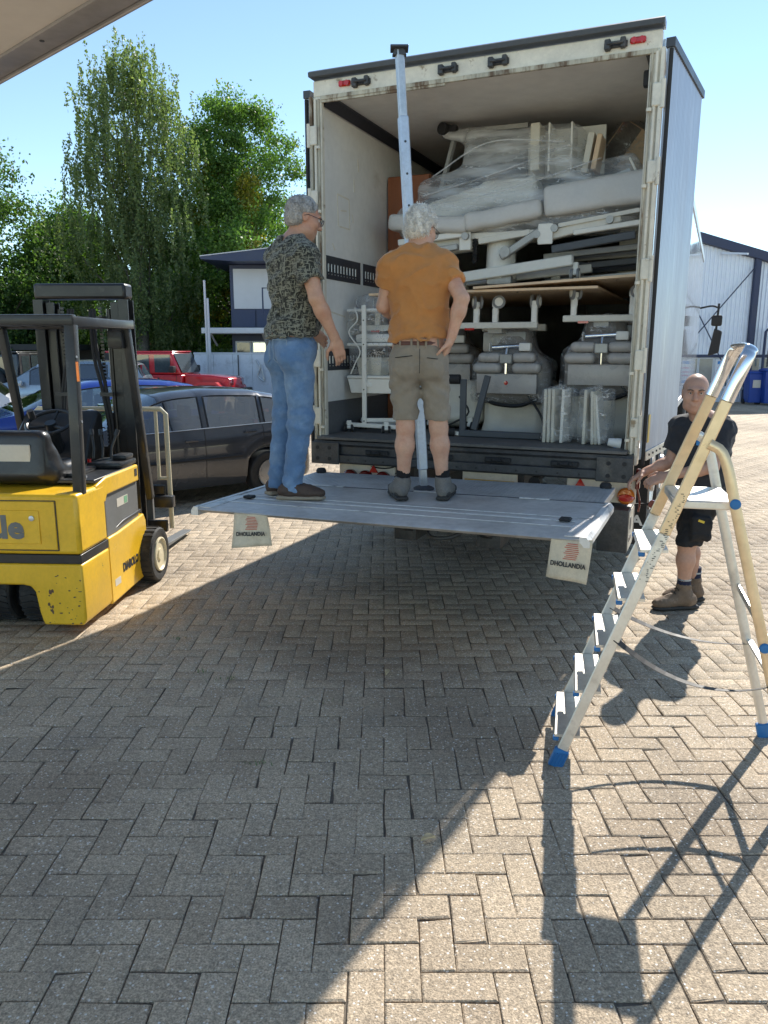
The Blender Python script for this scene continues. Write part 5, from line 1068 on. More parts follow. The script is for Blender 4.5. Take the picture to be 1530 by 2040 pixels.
# warehouse on the right
mat('cladding', (.66, .72, .84), .4, metal=.25, var=.05, scale=.8); mat('steel_blue', (.028, .040, .095), .5, var=.1, scale=2); mat('poster', (.68, .70, .75), .5, var=.02); mat('poster_pink', (.6, .3, .42), .5); mat('poster_blue', (.05, .25, .6), .5)
WA = R(0); wh = thing('warehouse', (8.0, 26.8, 0), WA, 'corrugated metal warehouse with dark blue steel frame at the right', 'building')
top = lambda x: 5.95 - .275 * x if x > 0 else 5.95
mb = MB(); xs = np.arange(0, 14, .035); vs = []; fs = []
for k, x in enumerate(xs):
    ph = (k % 4); y = 0 if ph in (0, 1) else -.03; xx = x + (.012 if ph in (1, 3) else 0)
    vs += [(xx, y, 0), (xx, y, 1.60), (xx, y, top(x))] if False else [(xx, y, 1.58), (xx, y, top(x))]
n = len(xs); fs = [(2 * k, 2 * k + 2, 2 * k + 3, 2 * k + 1) for k in range(n - 1)]
mb.add(vs, fs); mb.build('cladding_sheet', 'cladding', wh, 0, fixn=False)
mb = MB(); vs = []
for k, x in enumerate(xs):
    ph = (k % 4); y = 0 if ph in (0, 1) else -.03; vs += [(x + (.012 if ph in (1, 3) else 0), y, .0), (x + (.012 if ph in (1, 3) else 0), y, .46)]
mb.add(vs, fs); mb.build('cladding_sheet', 'cladding', wh, 0, fixn=False)
mb = MB(); mb.prism([(0, .0), (14, 0), (14, top(14) - .05), (0, top(0) - .05)], .05, 22, 'y'); mb.build('wall', 'cladding', wh, 0)
mb = MB(); mb.prism([(-.3, top(0) + .02), (14, top(14) + .02), (14, top(14) + .27), (-.3, top(0) + .33)], -.25, 22.2, 'y'); mb.build('roof', 'steel_blue', wh, 0)
for x in (.2, 4.42, 8.7): mb = MB(); mb.box((x - .09, -.20, 0), (x + .09, -.032, top(x))); mb.build('steel_column', 'steel_blue', wh, 0)
for a, b in (((4.35, 4.5), (2.0, 1.6)), ((1.2, 5.2), (3.45, 1.4))): mb = MB(); mb.tube([(a[0], -.22, a[1]), (b[0], -.22, b[1])], .02, 6); mb.build('brace_rod', 'steel_blue', wh)
mb = MB(); mb.bar((3.2, -.1, 4.9), (3.7, -.9, 4.78), .08, .06); mb.build('eave_bracket', 'cladding', wh, 0)
mb = MB(); mb.box((0, -.06, 1.50), (14, .03, 1.60)); mb.build('window_head', 'steel_blue', wh, 0)
mb = MB(); mb.box((0, -.09, .42), (14, .03, .50)); mb.build('window_sill', 'office_trim', wh, 0)
for k in range(26):
    x = .1 + k * .53; mb = MB(); mb.box((x, -.03, .50), (x + .52, .03, 1.50)); wn = mb.build('window', 'office_trim', wh, 0); mb = MB(); mb.box((x + .035, -.036, .535), (x + .485, -.031, 1.465)); mb.build('pane', 'office_glass' if False else 'warehouse_pane', wn, 0) if 'warehouse_pane' in MATS else mb.build('pane', mat('warehouse_pane', (.14, .18, .21), .12, var=.15, scale=2, spec=.7, coat=.3), wn, 0)
pn = MB(); pn.box((3.32, -.045, .55), (3.70, -.038, 1.45)); po = pn.build('poster', 'poster', wh, 0)
for z, h, m_ in ((1.28, .10, 'poster_blue'), (1.12, .05, 'poster_pink'), (.98, .05, 'poster_pink'), (.86, .05, 'poster_pink'), (.62, .10, 'poster_blue')):
    mb = MB(); mb.box((3.40, -.05, z), (3.62, -.0455, z + h)); mb.build('poster_line', m_, po, 0)
mb = MB(); mb.box((5.20, -.045, .80), (5.42, -.038, 1.40)); po = mb.build('poster', 'warehouse_pane', wh, 0)
for k in range(4): mb = MB(); mb.box((5.23, -.05, .86 + k * .13), (5.39, -.0455, .92 + k * .13)); mb.build('poster_line', 'poster', po, 0)
mb = MB(); mb.tube([(4.72, -.5, 0), (4.72, -.5, 2.35), (4.78, -.5, 2.42), (5.0, -.5, 2.42), (5.06, -.5, 2.35), (5.06, -.5, 1.9)], .045, 8); mb.build('vent_pipe', 'steel_blue', wh)
mb = MB(); mb.tube(spline([(5.05, -.45, 0), (5.05, -.45, 1.8), (4.98, -.45, 2.0), (4.9, -.45, 1.8), (4.9, -.45, 1.2)], 16), .025, 6); mb.build('vent_pipe', 'dark_trim', wh)
mb = MB(); mb.bar((5.55, -.35, 0), (5.35, -.1, .9), .22, .04); mb.build('leaning_board', 'zinc', wh, 0)
mat('bin_blue', (.015, .06, .32), .45, var=.08, scale=4)
for k, (x, y, h) in enumerate(((12.15, 25.6, 1.0), (12.52, 25.3, 1.08))):
    bn = thing('wheelie_bin', (x, y, 0), R(-5), ['lower blue wheelie bin against the warehouse', 'taller blue wheelie bin in front of the warehouse window'][k], 'bin', 'blue bins at the warehouse')
    mb = MB(); mb.add([(-.19, -.2, .06), (.19, -.2, .06), (.19, .22, .06), (-.19, .22, .06), (-.25, -.28, h), (.25, -.28, h), (.25, .28, h), (-.25, .28, h)], [(0, 3, 2, 1), (4, 5, 6, 7), (0, 1, 5, 4), (1, 2, 6, 5), (2, 3, 7, 6), (3, 0, 4, 7)]); mb.build('bin_body', 'bin_blue', bn, 30, bevel=.02)
    mb = MB(); mb.prism([(-.30, h + .005), (.30, h + .005), (.27, h + .06), (.0, h + .10), (-.28, h + .05)], -.27, .27, 'x'); mb.build('lid', 'bin_blue', bn, 30, bevel=.015)
    mb = MB(); mb.box((-.12, -.275, h * .55), (.12, -.262, h * .8)); mb.build('bin_label', 'sticker_white', bn, 0)
    for sx in (-1, 1): mb = MB(); mb.cyl((sx * .17, .22, .09), (sx * .23, .22, .09), .09, 14); mb.build('wheel', 'black_rubber', bn)
bs = thing('weed_bush', (13.5, 26.2, 0), 0, 'dark weeds growing against the warehouse wall', 'plant'); leaves('foliage', np.random.RandomState(6).normal(0, 1, (700, 3)) * np.array([.35, .15, .14]) + np.array([0, 0, .25]), .1, 'dark_leaf', bs)
# ---------------------------------------------------------------- cargo in the box, placed in the truck's own axes (u right, v inwards)
mat('wood_brown', (.30, .095, .035), .45, var=.12, scale=3, stretch=(8, 8, .6), bump=.05, bscale=20); mat('plywood', (.78, .57, .37), .65, var=.1, scale=3, stretch=(1, 6, 1), col2=(.66, .46, .28), c2scale=4); mat('ply_edge', (.55, .38, .22), .7, var=.2, scale=20, stretch=(1, 1, 30))
mat('frame_white', (.84, .82, .76), .4, var=.04, scale=4); mat('couch_grey', (.46, .43, .40), .3, var=.06, scale=7, bump=.06, bscale=160); mat('couch_cream', (.72, .69, .61), .4, var=.05, scale=4); mat('couch_metal', (.40, .40, .385), .42, metal=.35, var=.1, scale=6)
mat('pad_light', (.60, .585, .56), .38, var=.05, scale=6, bump=.05, bscale=160); mat('couch_dark', (.24, .215, .195), .3, var=.08, scale=7, bump=.06, bscale=160); mat('frame_slate', (.075, .085, .10), .5, var=.1, scale=6); mat('board_cream', (.66, .62, .52), .5, var=.05, scale=6); mat('caster_grey', (.22, .225, .23), .5, var=.08); mat('cable_black', (.015, .015, .016), .5); mat('cup_paper', (.75, .75, .74), .6, var=.03); mat('print_red', (.5, .06, .05), .6, var=.3, scale=14); mat('picture_dark', (.12, .10, .09), .4, var=.4, scale=9, col2=(.35, .1, .08), c2scale=8)
wrap_mat('film', .16, 5, (1, 1, 1.6)); wrap_mat('film_heavy', .42, 3.2, (.7, .7, 3.4)); wrap_mat('film_light', .10, 5, (1, 1, 1.5))
FZ = 1.084
def cargo(name, label, cat, u, v, z, rz=0, group=None): return thing(name, fromT(u, v, z), -TA + rz, label, cat, group)
def caster(parent, p, up=1, r=.05, m='caster_grey', rot=0):
    """twin wheel caster, stem towards the frame"""
    M = Matrix.Translation(p) @ Matrix.Rotation(rot, 4, 'Z') @ Matrix.Diagonal((1, 1, up, 1))
    mb = MB(); mb.box((-.022, -.022, r * 1.5), (.022, .022, r * 3.0), .005, M); mb.box((-.018, -.05, r * .9), (.018, .03, r * 1.75), .01, M); st = mb.build('caster', 'frame_white', parent)
    for sx in (-1, 1):
        m2 = MB(); m2.lathe([(r * .6, -.011), (r, -.009), (r, .009), (r * .6, .011)], 20, M @ Matrix.Translation((sx * .026, -.025, r)) @ Matrix.Rotation(R(90), 4, 'Y')); m2.build('caster_wheel', m, st)
        m2 = MB(); m2.lathe([(r * .66, 0), (r * .62, .003), (0, .003)], 16, M @ Matrix.Translation((sx * .0375, -.025, r)) @ Matrix.Rotation(R(90 * sx), 4, 'Y')); m2.build('caster_cap', 'frame_white' if m == 'caster_grey' else 'caster_grey', st)
# wardrobe
t = cargo('wardrobe', 'brown wooden wardrobe standing against the left wall of the truck', 'wardrobe', -1.02, 1.62, FZ)
mb = MB(); mb.box((-.20, -.27, .0), (.22, .27, 2.29), .004); mb.build('carcass', 'wood_brown', t)
mb = MB(); mb.box((-.196, -.29, .06), (.005, -.272, 2.28), .003); mb.build('door', 'wood_brown', t); mb = MB(); mb.box((.009, -.29, .06), (.216, -.272, 2.28), .003); mb.build('door', 'wood_brown', t)
# plywood shelf sheets
for k, (u0, u1, v0, v1, z0, z1, lb) in enumerate(((-.98, .9, .36, 2.6, 2.236, 2.243, 'lower plywood sheet spanning the cargo, its left end by the cart'), (-.06, 1.225, .33, 2.6, 2.262, 2.318, 'upper plywood sheet carrying the wrapped treatment chair'))):
    t = cargo('plywood_sheet', lb, 'plywood', 0, 0, 0, group='plywood sheets in the truck'); mb = MB(); th = .018
    mb.add([(u0, v0, z0), (u1, v0, z1), (u1, v1, z1), (u0, v1, z0), (u0, v0, z0 + th), (u1, v0, z1 + th), (u1, v1, z1 + th), (u0, v1, z0 + th)], [(0, 3, 2, 1), (4, 5, 6, 7), (0, 1, 5, 4), (1, 2, 6, 5), (2, 3, 7, 6), (3, 0, 4, 7)]); mb.build('board', 'plywood', t, 0)
    mb = MB(); rr = random.Random(k + 3)
    for q in range(26 if k else 12):
        u = (u0 + u1) / 2 + (-.35 if q % 2 else .35) + rr.uniform(-.12, .12); v = v0 + .12 + rr.uniform(0, .1); f = (u - u0) / (u1 - u0); z = z0 + (z1 - z0) * f - .0016
        a = rr.uniform(0, 3); l = rr.uniform(.005, .016); mb.bar((u - l * math.cos(a), v - l * math.sin(a), z), (u + l * math.cos(a), v + l * math.sin(a), z), .003, .001)
    mb.build('stamp_print', 'lettering_dark', t, 0)['kind'] = 'stuff'
# white instrument cart with trays, film round it
t = cargo('tray_cart', 'white tube cart with three trays wrapped in clear film at the left wall', 'cart', -1.0, .34, FZ)
for u, v in ((-.015, 0), (.275, .30)):
    mb = MB(); mb.box((u - .019, v - .012, .05), (u + .019, v + .012, 1.075), .003); up = mb.build('upright', 'frame_white', t)
    for z in (.10, .37, .75, .95): mb = MB(); mb.cyl((u, v - .0125, z), (u, v - .015, z), .006, 8); mb.build('bolt', 'lettering_dark', up, 0)
for v in (0, .30):
    mb = MB(); mb.bar((-.19, v, .065), (.40, v, .055), .03, .036, bev=.004); mb.build('base_bar', 'frame_white', t)
    for u in (-.165, .19): caster(t, (u, v, .001), 1, .033, 'black_rubber', .4)
mb = MB(); mb.bar((0, .0, .11), (.36, .28, .10), .03, .03); mb.bar((0, .0, .41), (.36, .28, .41), .03, .03); mb.build('brace', 'frame_white', t)
for z, h, m_ in ((1.02, .05, 'frame_white'), (.735, .035, 'frame_white'), (.46, .035, 'frame_white')):
    mb = MB(); mb.box((-.19, .015, z), (.25, .36, z + .028), .008); mb.build('shelf', m_, t)
mb = MB(); mb.add([(-.15, .02, .34), (.22, .02, .34), (.22, .35, .34), (-.15, .35, .34), (-.18, .016, .459), (.24, .016, .459), (.24, .355, .459), (-.18, .355, .459)], [(0, 3, 2, 1), (0, 1, 5, 4), (1, 2, 6, 5), (2, 3, 7, 6), (3, 0, 4, 7)]); mb.build('drawer_tub', 'frame_white', t)
mb = MB(); mb.add([(-.10, .08, .49), (.1, .08, .49), (.1, .26, .49), (-.10, .26, .49), (-.12, .06, .64), (.12, .06, .64), (.12, .28, .64), (-.12, .28, .64)], [(0, 3, 2, 1), (0, 1, 5, 4), (1, 2, 6, 5), (2, 3, 7, 6), (3, 0, 4, 7), (4, 5, 6, 7)]); mb.build('bin', 'board_cream', t)
mb = MB(); mb.box((-.13, .06, .766), (.2, .3, .84), .03); mb.build('folded_cloth', 'frame_white', t)
mb = MB(); mb.tube(spline([(-.1, .0, 1.06), (-.07, -.02, .95), (-.15, -.02, .85), (-.05, -.01, .7), (-.09, -.015, .6), (-.14, -.01, .5)], 24), .006, 6); mb.build('cable', 'frame_white', t)
s = SDF((-.27, -.1, .42), (.36, .46, 1.28), .018); s.rbox((.03, .19, .62), (.205, .19, .13), .04, .0).rbox((.03, .19, .90), (.205, .19, .14), .04, .04).ell((-.02, .18, 1.11), (.16, .15, .07), .05).ell((.1, .2, 1.09), (.16, .15, .06), .05)
s.displace(lambda x, y, z: .016 * vnoise(x * 14, y * 14, z * 14) + .008 * vnoise(x * 40, y * 40, z * 40)).mesh('film_wrap', 'film', t, 180)
# treatment couches standing on end behind the tail: a shared builder
def couch(label, u, v, z, sc=1, film=True, rz=0):
    t = cargo('treatment_couch', label, 'couch', u, v, z, rz, 'folded treatment couches on the truck floor')
    h = .012
    mb = MB(); mb.box((-.255, -.03, .0), (.255, .03, .165), .012); mb.build('foot_panel', 'couch_grey', t)
    for sx in (-1, 1):
        for k, (x, zz, a, b, c) in enumerate(((.165, .212, .122, .07, .042), (.142, .297, .10, .065, .040))):
            s = SDF((sx * x - .14, -.1, zz - .07), (sx * x + .14, .1, zz + .07), h); s.rbox((sx * x, 0, zz), (a, b, c), .038).displace(lambda X, Y, Z: .003 * vnoise(X * 20, Y * 20, Z * 20)); s.mesh('arm_pad', 'couch_grey', t)
        mb = MB(); mb.box((sx * .125 - .025, -.045, .35), (sx * .125 + .045 * sx + .025, .03, .415), .012); mb.build('handle_socket', 'frame_white', t)
    mb = MB(); mb.cyl((-.13, -.01, .378), (.13, -.01, .392), .02, 12); mb.build('handle_bar', 'chrome', t)
    mb = MB(); mb.box((-.05, -.075, .25), (.05, -.035, .325), .006); mb.build('bracket', 'couch_metal', t)
    mb = MB(); mb.cyl((0, -.05, .165), (0, -.05, .25), .013, 10); mb.cyl((0, -.05, .32), (0, -.03, .37), .012, 10); mb.build('pin', 'chrome', t)
    s = SDF((-.42, .0, -.35), (.42, .6, .62), .02); s.rbox((0, .26, .10), (.32, .16, .20), .09).rbox((0, .26, .34), (.16, .14, .20), .10, .20).displace(lambda X, Y, Z: .006 * vnoise(X * 9, Y * 9, Z * 9)); s.mesh('mattress', 'couch_dark', t)
    s = SDF((-.36, .05, -.6), (.36, .75, .0), .02); s.rbox((0, .42, -.27), (.27, .2, .24), .09).ell((0, .3, -.36), (.29, .15, .12), .06); s.mesh('base_cover', 'couch_cream', t)
    mb = MB(); mb.tube(spline([(-.2, .08, -.05), (-.1, .05, -.09), (.1, .05, -.1), (.24, .1, -.04)], 14), .018, 6); mb.tube(spline([(.15, .1, .0), (.3, .03, -.2), (.34, .05, -.42)], 12), .01, 6); mb.build('cable_loom', 'cable_black', t)['kind'] = 'stuff'
    if film:
        s = SDF((-.48, -.2, -.1), (.48, .62, .66), .02); s.rbox((0, .22, .09), (.345, .19, .20), .08).rbox((0, .2, .34), (.17, .19, .21), .09, .22).cone((0, .1, .5), (.02, .06, .56), .03, .015, .06)
        s.displace(lambda X, Y, Z: .014 * vnoise(X * 11, Y * 11, Z * 7) + .007 * vnoise(X * 34, Y * 34, Z * 20)).mesh('film_wrap', 'film_light', t, 180)
    return t
c1 = couch('folded grey treatment couch with a red dot on its panel, in clear film', .165, .62, 1.43)
mb = MB(); mb.lathe([(.017, 0), (.017, .002), (0, .003)], 14, Matrix.Translation((.0, -.031, .09)) @ Matrix.Rotation(R(90), 4, 'X')); mb.build('red_dot', 'red_lens', c1)
couch('folded grey treatment couch in clear film by the right wall of the truck', .935, .54, 1.515)
couch('folded treatment couch half hidden behind the man in orange', -.52, .98, 1.50, rz=R(6))
# upturned couch bases, casters up under the plywood
for lab, u0, u1, z, cs in (('upturned couch base in the middle with three casters up', -.30, .42, 2.01, (-.09, .07, .39)), ('upturned couch base by the right wall, casters up', .62, 1.20, 2.055, (.70, 1.14)), ('upturned couch base behind the man in orange', -1.15, -.42, 2.0, (-.98, -.55))):
    t = cargo('upturned_couch', lab, 'couch', 0, .55, 0, group='upturned couch bases under the plywood')
    mb = MB(); mb.box((u0, -.03, z - .05), (u1, .03, z), .006); mb.build('cross_beam', 'couch_cream', t)
    mb = MB(); mb.box((u0 + .1, .55, z - .06), (u1 - .05, .62, z), .006); mb.build('cross_beam', 'couch_cream', t)
    mb = MB(); mb.box(((u0 + u1) / 2 - .06, .02, z - .09), ((u0 + u1) / 2 + .06, .56, z - .02), .01); mb.build('spine', 'couch_metal', t)
    mb = MB(); mb.box(((u0 + u1) / 2 - .15, .2, z - .24), ((u0 + u1) / 2 + .22, .5, z - .07), .02); mb.build('drive_housing', 'couch_metal', t)
    for q, u in enumerate(cs): caster(t, (u, 0, 2.222 + (u > .6) * .055 + (-.0 if u < .6 else .0)), -1, .052, rot=.5 + q * 1.3); mb = MB(); mb.box((u - .022, -.022, z - .01), (u + .022, .022, 2.12 + (u > .6) * .02), .004); mb.build('caster_post', 'frame_white', t)
    mb = MB(); mb.box((u0 + .12, -.034, z - .062), (u0 + .2, -.026, z - .045)); mb.build('red_tag', 'red_lens', t, 0)
# slate grey steel stand
t = cargo('steel_stand', 'slate grey steel stand on the truck floor right of the prop', 'stand', -.10, .36, FZ)
mb = MB(); mb.bar((-.03, 0, .02), (-.03, 0, .47), .05, .035, up=(0, 1, 0), bev=.004); mb.build('upright', 'frame_slate', t)
mb = MB(); mb.bar((.06, .02, .06), (.16, .05, .50), .05, .035, up=(0, 1, 0), bev=.004); mb.build('slanted_upright', 'frame_slate', t)
mb = MB(); mb.box((-.06, -.02, .005), (.62, .04, .055), .005); mb.build('base_beam', 'frame_slate', t)
mb = MB(); mb.cyl((-.16, -.02, .035), (-.1, .0, .035), .035, 14); mb.build('foot_wheel', 'black_rubber', t)
mb = MB(); mb.bar((-.1, 0, .03), (-.02, 0, .02), .03, .03); mb.build('foot_bracket', 'zinc', t)
mb = MB(); mb.cyl((-.15, -.01, .47), (-.06, -.01, .47), .04, 14); mb.build('knob', 'black_rubber', t)
# cream base covers deep on the floor
for k, (u, v, w, lb) in enumerate(((-.42, 1.15, .27, 'rounded cream couch cover on the floor behind the prop'), (.16, 1.25, .30, 'rounded cream couch cover behind the slate stand'), (.85, 1.3, .28, 'rounded cream couch cover deep behind the film bundles'))):
    t = cargo('base_cover', lb, 'cover', u, v, FZ, group='cream couch covers on the floor')
    s = SDF((-.4, -.4, .0), (.4, .4, .55), .02); s.rbox((0, 0, .24), (w, .24, .2), .08).ell((0, -.1, .12), (w * 1.05, .2, .1), .06); s.mesh('shell', 'couch_cream', t)
    caster(t, (-.18, -.28, .0), 1, .04, 'black_rubber'); caster(t, (.2, -.28, .0), 1, .04, 'black_rubber')
    mb = MB(); mb.tube(spline([(.1, -.3, .3), (.2, -.34, .16), (.02, -.33, .05), (-.1, -.3, .01)], 14), .009, 6); mb.build('cable', 'cable_black', t)
# wrapped bundles of cream boards at the sill
for k, (u, lb, tilts) in enumerate(((.665, 'left bundle of cream boards wrapped in clear film near the sill', (-.02, .0, .03)), (.945, 'right bundle of cream boards wrapped in clear film near the sill', (0, .06, .12)))):
    t = cargo('board_bundle', lb, 'boards', u, .26, FZ + .004, R(-4), 'wrapped board bundles at the sill')
    xs_ = (-.075, -.045, -.015, .05) if k == 0 else (-.055, .01, .035, .06)
    for q, x in enumerate(xs_):
        a = (0, .01, .015, -.01)[q] if k == 0 else (0, .05, .09, .13)[q]; hgt = .41 - .012 * q * k
        mb = MB(); M = Matrix.Translation((x, .01 * q, .0)) @ Matrix.Rotation(-a, 4, 'Y'); mb.box((-.011, -.10, .003), (.011, .12, hgt), .003, M); mb.build('board', 'board_cream' if q != 3 else 'frame_white', t)
    s = SDF((-.2, -.2, -.0), (.26, .24, .5), .014); s.rbox((.015, .01, .215), (.115, .145, .205), .03).cone((.03, -.1, .42), (.05, -.12, .44), .02, .012, .04)
    s.displace(lambda X, Y, Z: .014 * vnoise(X * 18, Y * 18, Z * 9) + .009 * vnoise(X * 45, Y * 45, Z * 20)).plane((0, 0, .004), (0, 0, -1)).mesh('film_wrap', 'film', t, 180)
# paper cup lying on the sill
t = cargo('paper_cup', 'white paper cup lying on the truck sill at right', 'cup', 1.13, .05, 1.0915, R(12))
M = Matrix.Translation((-.05, 0, .041)) @ Matrix.Rotation(R(7), 4, 'Y') @ Matrix.Rotation(R(90), 4, 'Y')
mb = MB(); mb.lathe([(.027, 0), (.029, .002), (.038, .088), (.040, .09), (.037, .09), (.028, .006), (.0, .006)], 24, M); mb.build('cup_wall', 'cup_paper', t)
mb = MB()
for a in (-100, -60): mb.box((-.006, -.001, .045), (.008, .001, .062), 0, M @ Matrix.Rotation(R(a), 4, 'Z') @ Matrix.Translation((0, .0355, 0)))
mb.build('cup_print', 'poster_blue', t, 0)['kind'] = 'stuff'
# black lamp high in the right rear corner
t = cargo('interior_lamp', 'black lamp hanging high in the right rear corner of the truck', 'lamp', 1.19, .16, 3.58); mb = MB(); mb.box((-.035, -.03, -.05), (.035, .04, .05), .014); mb.build('housing', 'black_rubber', t); mb = MB(); mb.tube([(0, 0, .05), (0, 0, .11), (.04, 0, .13)], .008, 6); mb.build('bracket', 'black_rubber', t)
# treatment chair on the upper sheet
t = cargo('treatment_chair', 'wrapped treatment chair with white pedestal lying on the plywood', 'treatment chair', 0, .95, 2.29)
mb = MB(); mb.bar((-.50, .0, .10), (.62, -.08, .215), .07, .085, bev=.008); mb.build('base_arm', 'frame_white', t)
mb = MB(); mb.bar((-.45, .30, .10), (.72, .28, .18), .07, .07, bev=.008); mb.build('base_arm', 'frame_white', t)
mb = MB(); mb.bar((-.42, -.02, .07), (-.42, .34, .07), .06, .07, bev=.006); mb.build('base_bridge', 'frame_white', t)
caster(t, (.64, -.06, .05), 1, .05)
mb = MB(); mb.lathe([(.125, .10), (.13, .12), (.125, .36), (.12, .42)], 28, Matrix.Translation((-.03, .1, 0))); mb.build('pedestal', 'frame_white', t)
mb = MB(); mb.box((-.12, -.02, .05), (.09, .2, .12), .01); mb.build('pedestal_foot', 'couch_metal', t)
mb = MB(); mb.box((-.26, -.1, .42), (.30, .35, .47), .012); mb.bar((-.18, -.08, .40), (.26, -.08, .45), .05, .05, bev=.005); mb.build('seat_frame', 'couch_cream', t)
mb = MB(); mb.bar((.02, -.1, .26), (.34, -.1, .45), .055, .06, bev=.008); mb.cyl((.06, -.14, .30), (.06, -.06, .30), .045, 12); mb.build('tilt_actuator', 'couch_metal', t)
mb = MB(); mb.bar((.36, -.1, .40), (.98, -.1, .52), .07, .075, bev=.008); mb.box((.33, -.15, .36), (.44, -.02, .49), .012); mb.bar((.5, -.14, .48), (1.12, -.14, .56), .03, .03); mb.build('leg_rest_frame', 'couch_cream', t)
mb = MB(); mb.bar((-.72, 0, .36), (-.24, 0, .40), .16, .12, bev=.02); mb.build('back_frame', 'couch_cream', t)
for nm, c, hs, ry in (('seat_cushion', (.04, .1, .585), (.33, .3, .075), -7), ('back_cushion', (-.62, .1, .56), (.36, .3, .07), 5), ('leg_cushion', (.78, .1, .70), (.41, .3, .12), -5)):
    s = SDF(np.array(c) - .52, np.array(c) + .52, .02); s.rbox(c, hs, .035, M=np.array(Matrix.Rotation(R(ry), 3, 'Y'))).displace(lambda X, Y, Z: .008 * vnoise(X * 8, Y * 8, Z * 8)); s.mesh(nm, 'pad_light', t)
mb = MB(); mb.tube([(-.22 + .012 * (k % 2), -.08, .46 - k * .012) for k in range(20)], .02, 6); mb.build('coiled_cable', 'cable_black', t)
for q, (u0, z0, u1, z1, w, h, m_) in enumerate(((-.95, .30, -.35, .36, .05, .05, 'couch_metal'), (.45, .30, 1.1, .38, .05, .06, 'frame_slate'), (.62, .42, 1.15, .47, .06, .04, 'frame_white'), (-.9, .42, -.3, .46, .05, .05, 'frame_white'))):
    mb = MB(); mb.bar((u0, -.12, z0), (u1, -.13, z1), w, h, bev=.006); mb.build('link_arm', m_, t)
for u, z in ((-.28, .44), (.33, .42), (.47, .46), (.9, .5)): mb = MB(); mb.cyl((u, -.17, z), (u, -.12, z), .03, 14); mb.build('pivot', 'couch_metal', t)
mb = MB(); mb.box((.34, -.165, .34), (.46, -.155, .5), .006); mb.box((-.34, -.13, .33), (-.24, -.12, .48), .006); mb.build('gusset_plate', 'frame_white', t)['kind'] = 'stuff'
# more dark couch frames lying behind it
t = cargo('dismantled_couch', 'dark couch frame lying on the plywood at right behind the chair', 'couch', .75, 1.35, 2.33)
for z, m_ in ((.03, 'couch_metal'), (.14, 'frame_slate'), (.25, 'couch_metal')):
    mb = MB(); mb.bar((-.45, -.1, z), (.42, -.14, z + .05), .06, .05, bev=.005); mb.build('rail', m_, t); mb = MB(); mb.bar((-.3, .2, z), (.42, .18, z + .03), .06, .05, bev=.005); mb.build('rail', m_, t)
mb = MB(); mb.box((-.45, -.08, .06), (-.1, .2, .20), .02); mb.build('motor_housing', 'frame_slate', t); mb = MB(); mb.box((-.38, -.12, .0), (-.30, .22, .32), .01); mb.build('end_frame', 'couch_metal', t)
# the film-wrapped bundle on top: boards, arms, screen
t = cargo('film_bundle', 'large bundle of parts wrapped in clear film on top of the cargo', 'bundle', 0, 1.12, 2.93)
for u, z0, z1, w, m_ in ((.26, .30, .66, .075, 'board_cream'), (.375, .28, .65, .016, 'frame_white'), (.555, .28, .64, .016, 'frame_white'), (.66, .25, .55, .05, 'board_cream'), (.73, .27, .53, .04, 'plywood')):
    mb = MB(); M = Matrix.Translation((u, -.12, z0)) @ Matrix.Rotation(R(9 if u > .6 else -1), 4, 'Y'); mb.box((-w / 2, -.08, 0), (w / 2, .16, z1 - z0), .004, M); mb.build('board', m_, t)
mb = MB(); mb.bar((-.5, .05, .72), (.15, .0, .70), .035, .035); mb.bar((-.5, .05, .72), (-.65, .1, .25), .035, .035); mb.build('arm', 'couch_metal', t)
mb = MB(); mb.cyl((-.60, -.05, .74), (-.56, .06, .74), .05, 16); mb.box((-.56, -.02, .71), (-.48, .06, .77), .01); mb.build('end_knob', 'black_rubber', t)
mb = MB(); mb.box((-.40, .0, .12), (.15, .1, .42), .03); mb.bar((-.75, -.05, .12), (-.2, -.05, .38), .05, .05); mb.build('folded_seat', 'frame_slate', t)
s = SDF((-.85, -.2, -.1), (.35, .3, .5), .02); s.rbox((-.42, .05, .10), (.30, .16, .10), .05, M=np.array(Matrix.Rotation(R(-14), 3, 'Y'))).rbox((.02, .05, .17), (.24, .16, .11), .05, .03); s.mesh('housing', 'frame_white', t)
mb = MB(); mb.box((.14, .06, .28), (.78, .10, .66), .01); mb.build('back_panel', 'frame_white', t)
mb = MB(); mb.box((.32, -.1, .0), (1.0, .2, .15), .04); mb.build('pad', 'pad_light', t)
mb = MB(); mb.lathe([(.095, 0), (.1, .008), (.095, .016), (0, .018)], 26, Matrix.Translation((1.045, -.2, .24)) @ Matrix.Rotation(R(62), 4, 'Y') @ Matrix.Diagonal((1, 1, 1, 1))); mb.build('disc', 'frame_white', t)
mb = MB(); mb.bar((.85, -.2, .19), (1.02, -.2, .235), .03, .035, bev=.004); mb.cyl((.93, -.23, .19), (.93, -.17, .19), .03, 12); mb.build('disc_arm', 'couch_metal', t)
s = SDF((-1.05, -.5, -.30), (1.22, .62, .86), .022)
s.rbox((.12, .05, .50), (.50, .22, .17), .08, 0, M=np.array(Matrix.Rotation(R(3), 3, 'Y'))).rbox((-.12, .05, .22), (.66, .28, .20), .1, .16, M=np.array(Matrix.Rotation(R(-10), 3, 'Y'))).rbox((.70, .02, .14), (.40, .28, .19), .08, .12, M=np.array(Matrix.Rotation(R(-6), 3, 'Y'))).cone((-.58, 0, .71), (-.3, .05, .66), .04, .08, .08).rbox((-.40, .05, -.06), (.55, .32, .14), .08, .1).rbox((.5, .02, -.08), (.6, .3, .12), .08, .08)
s.displace(lambda X, Y, Z: .026 * vnoise(X * 4, Y * 4, Z * 7 + X * 2) + .008 * vnoise(X * 4 + Z * 5, Y * 8, Z * 17 - X * 5), .09).mesh('film_wrap', 'film_heavy', t, 180)
mb = MB()
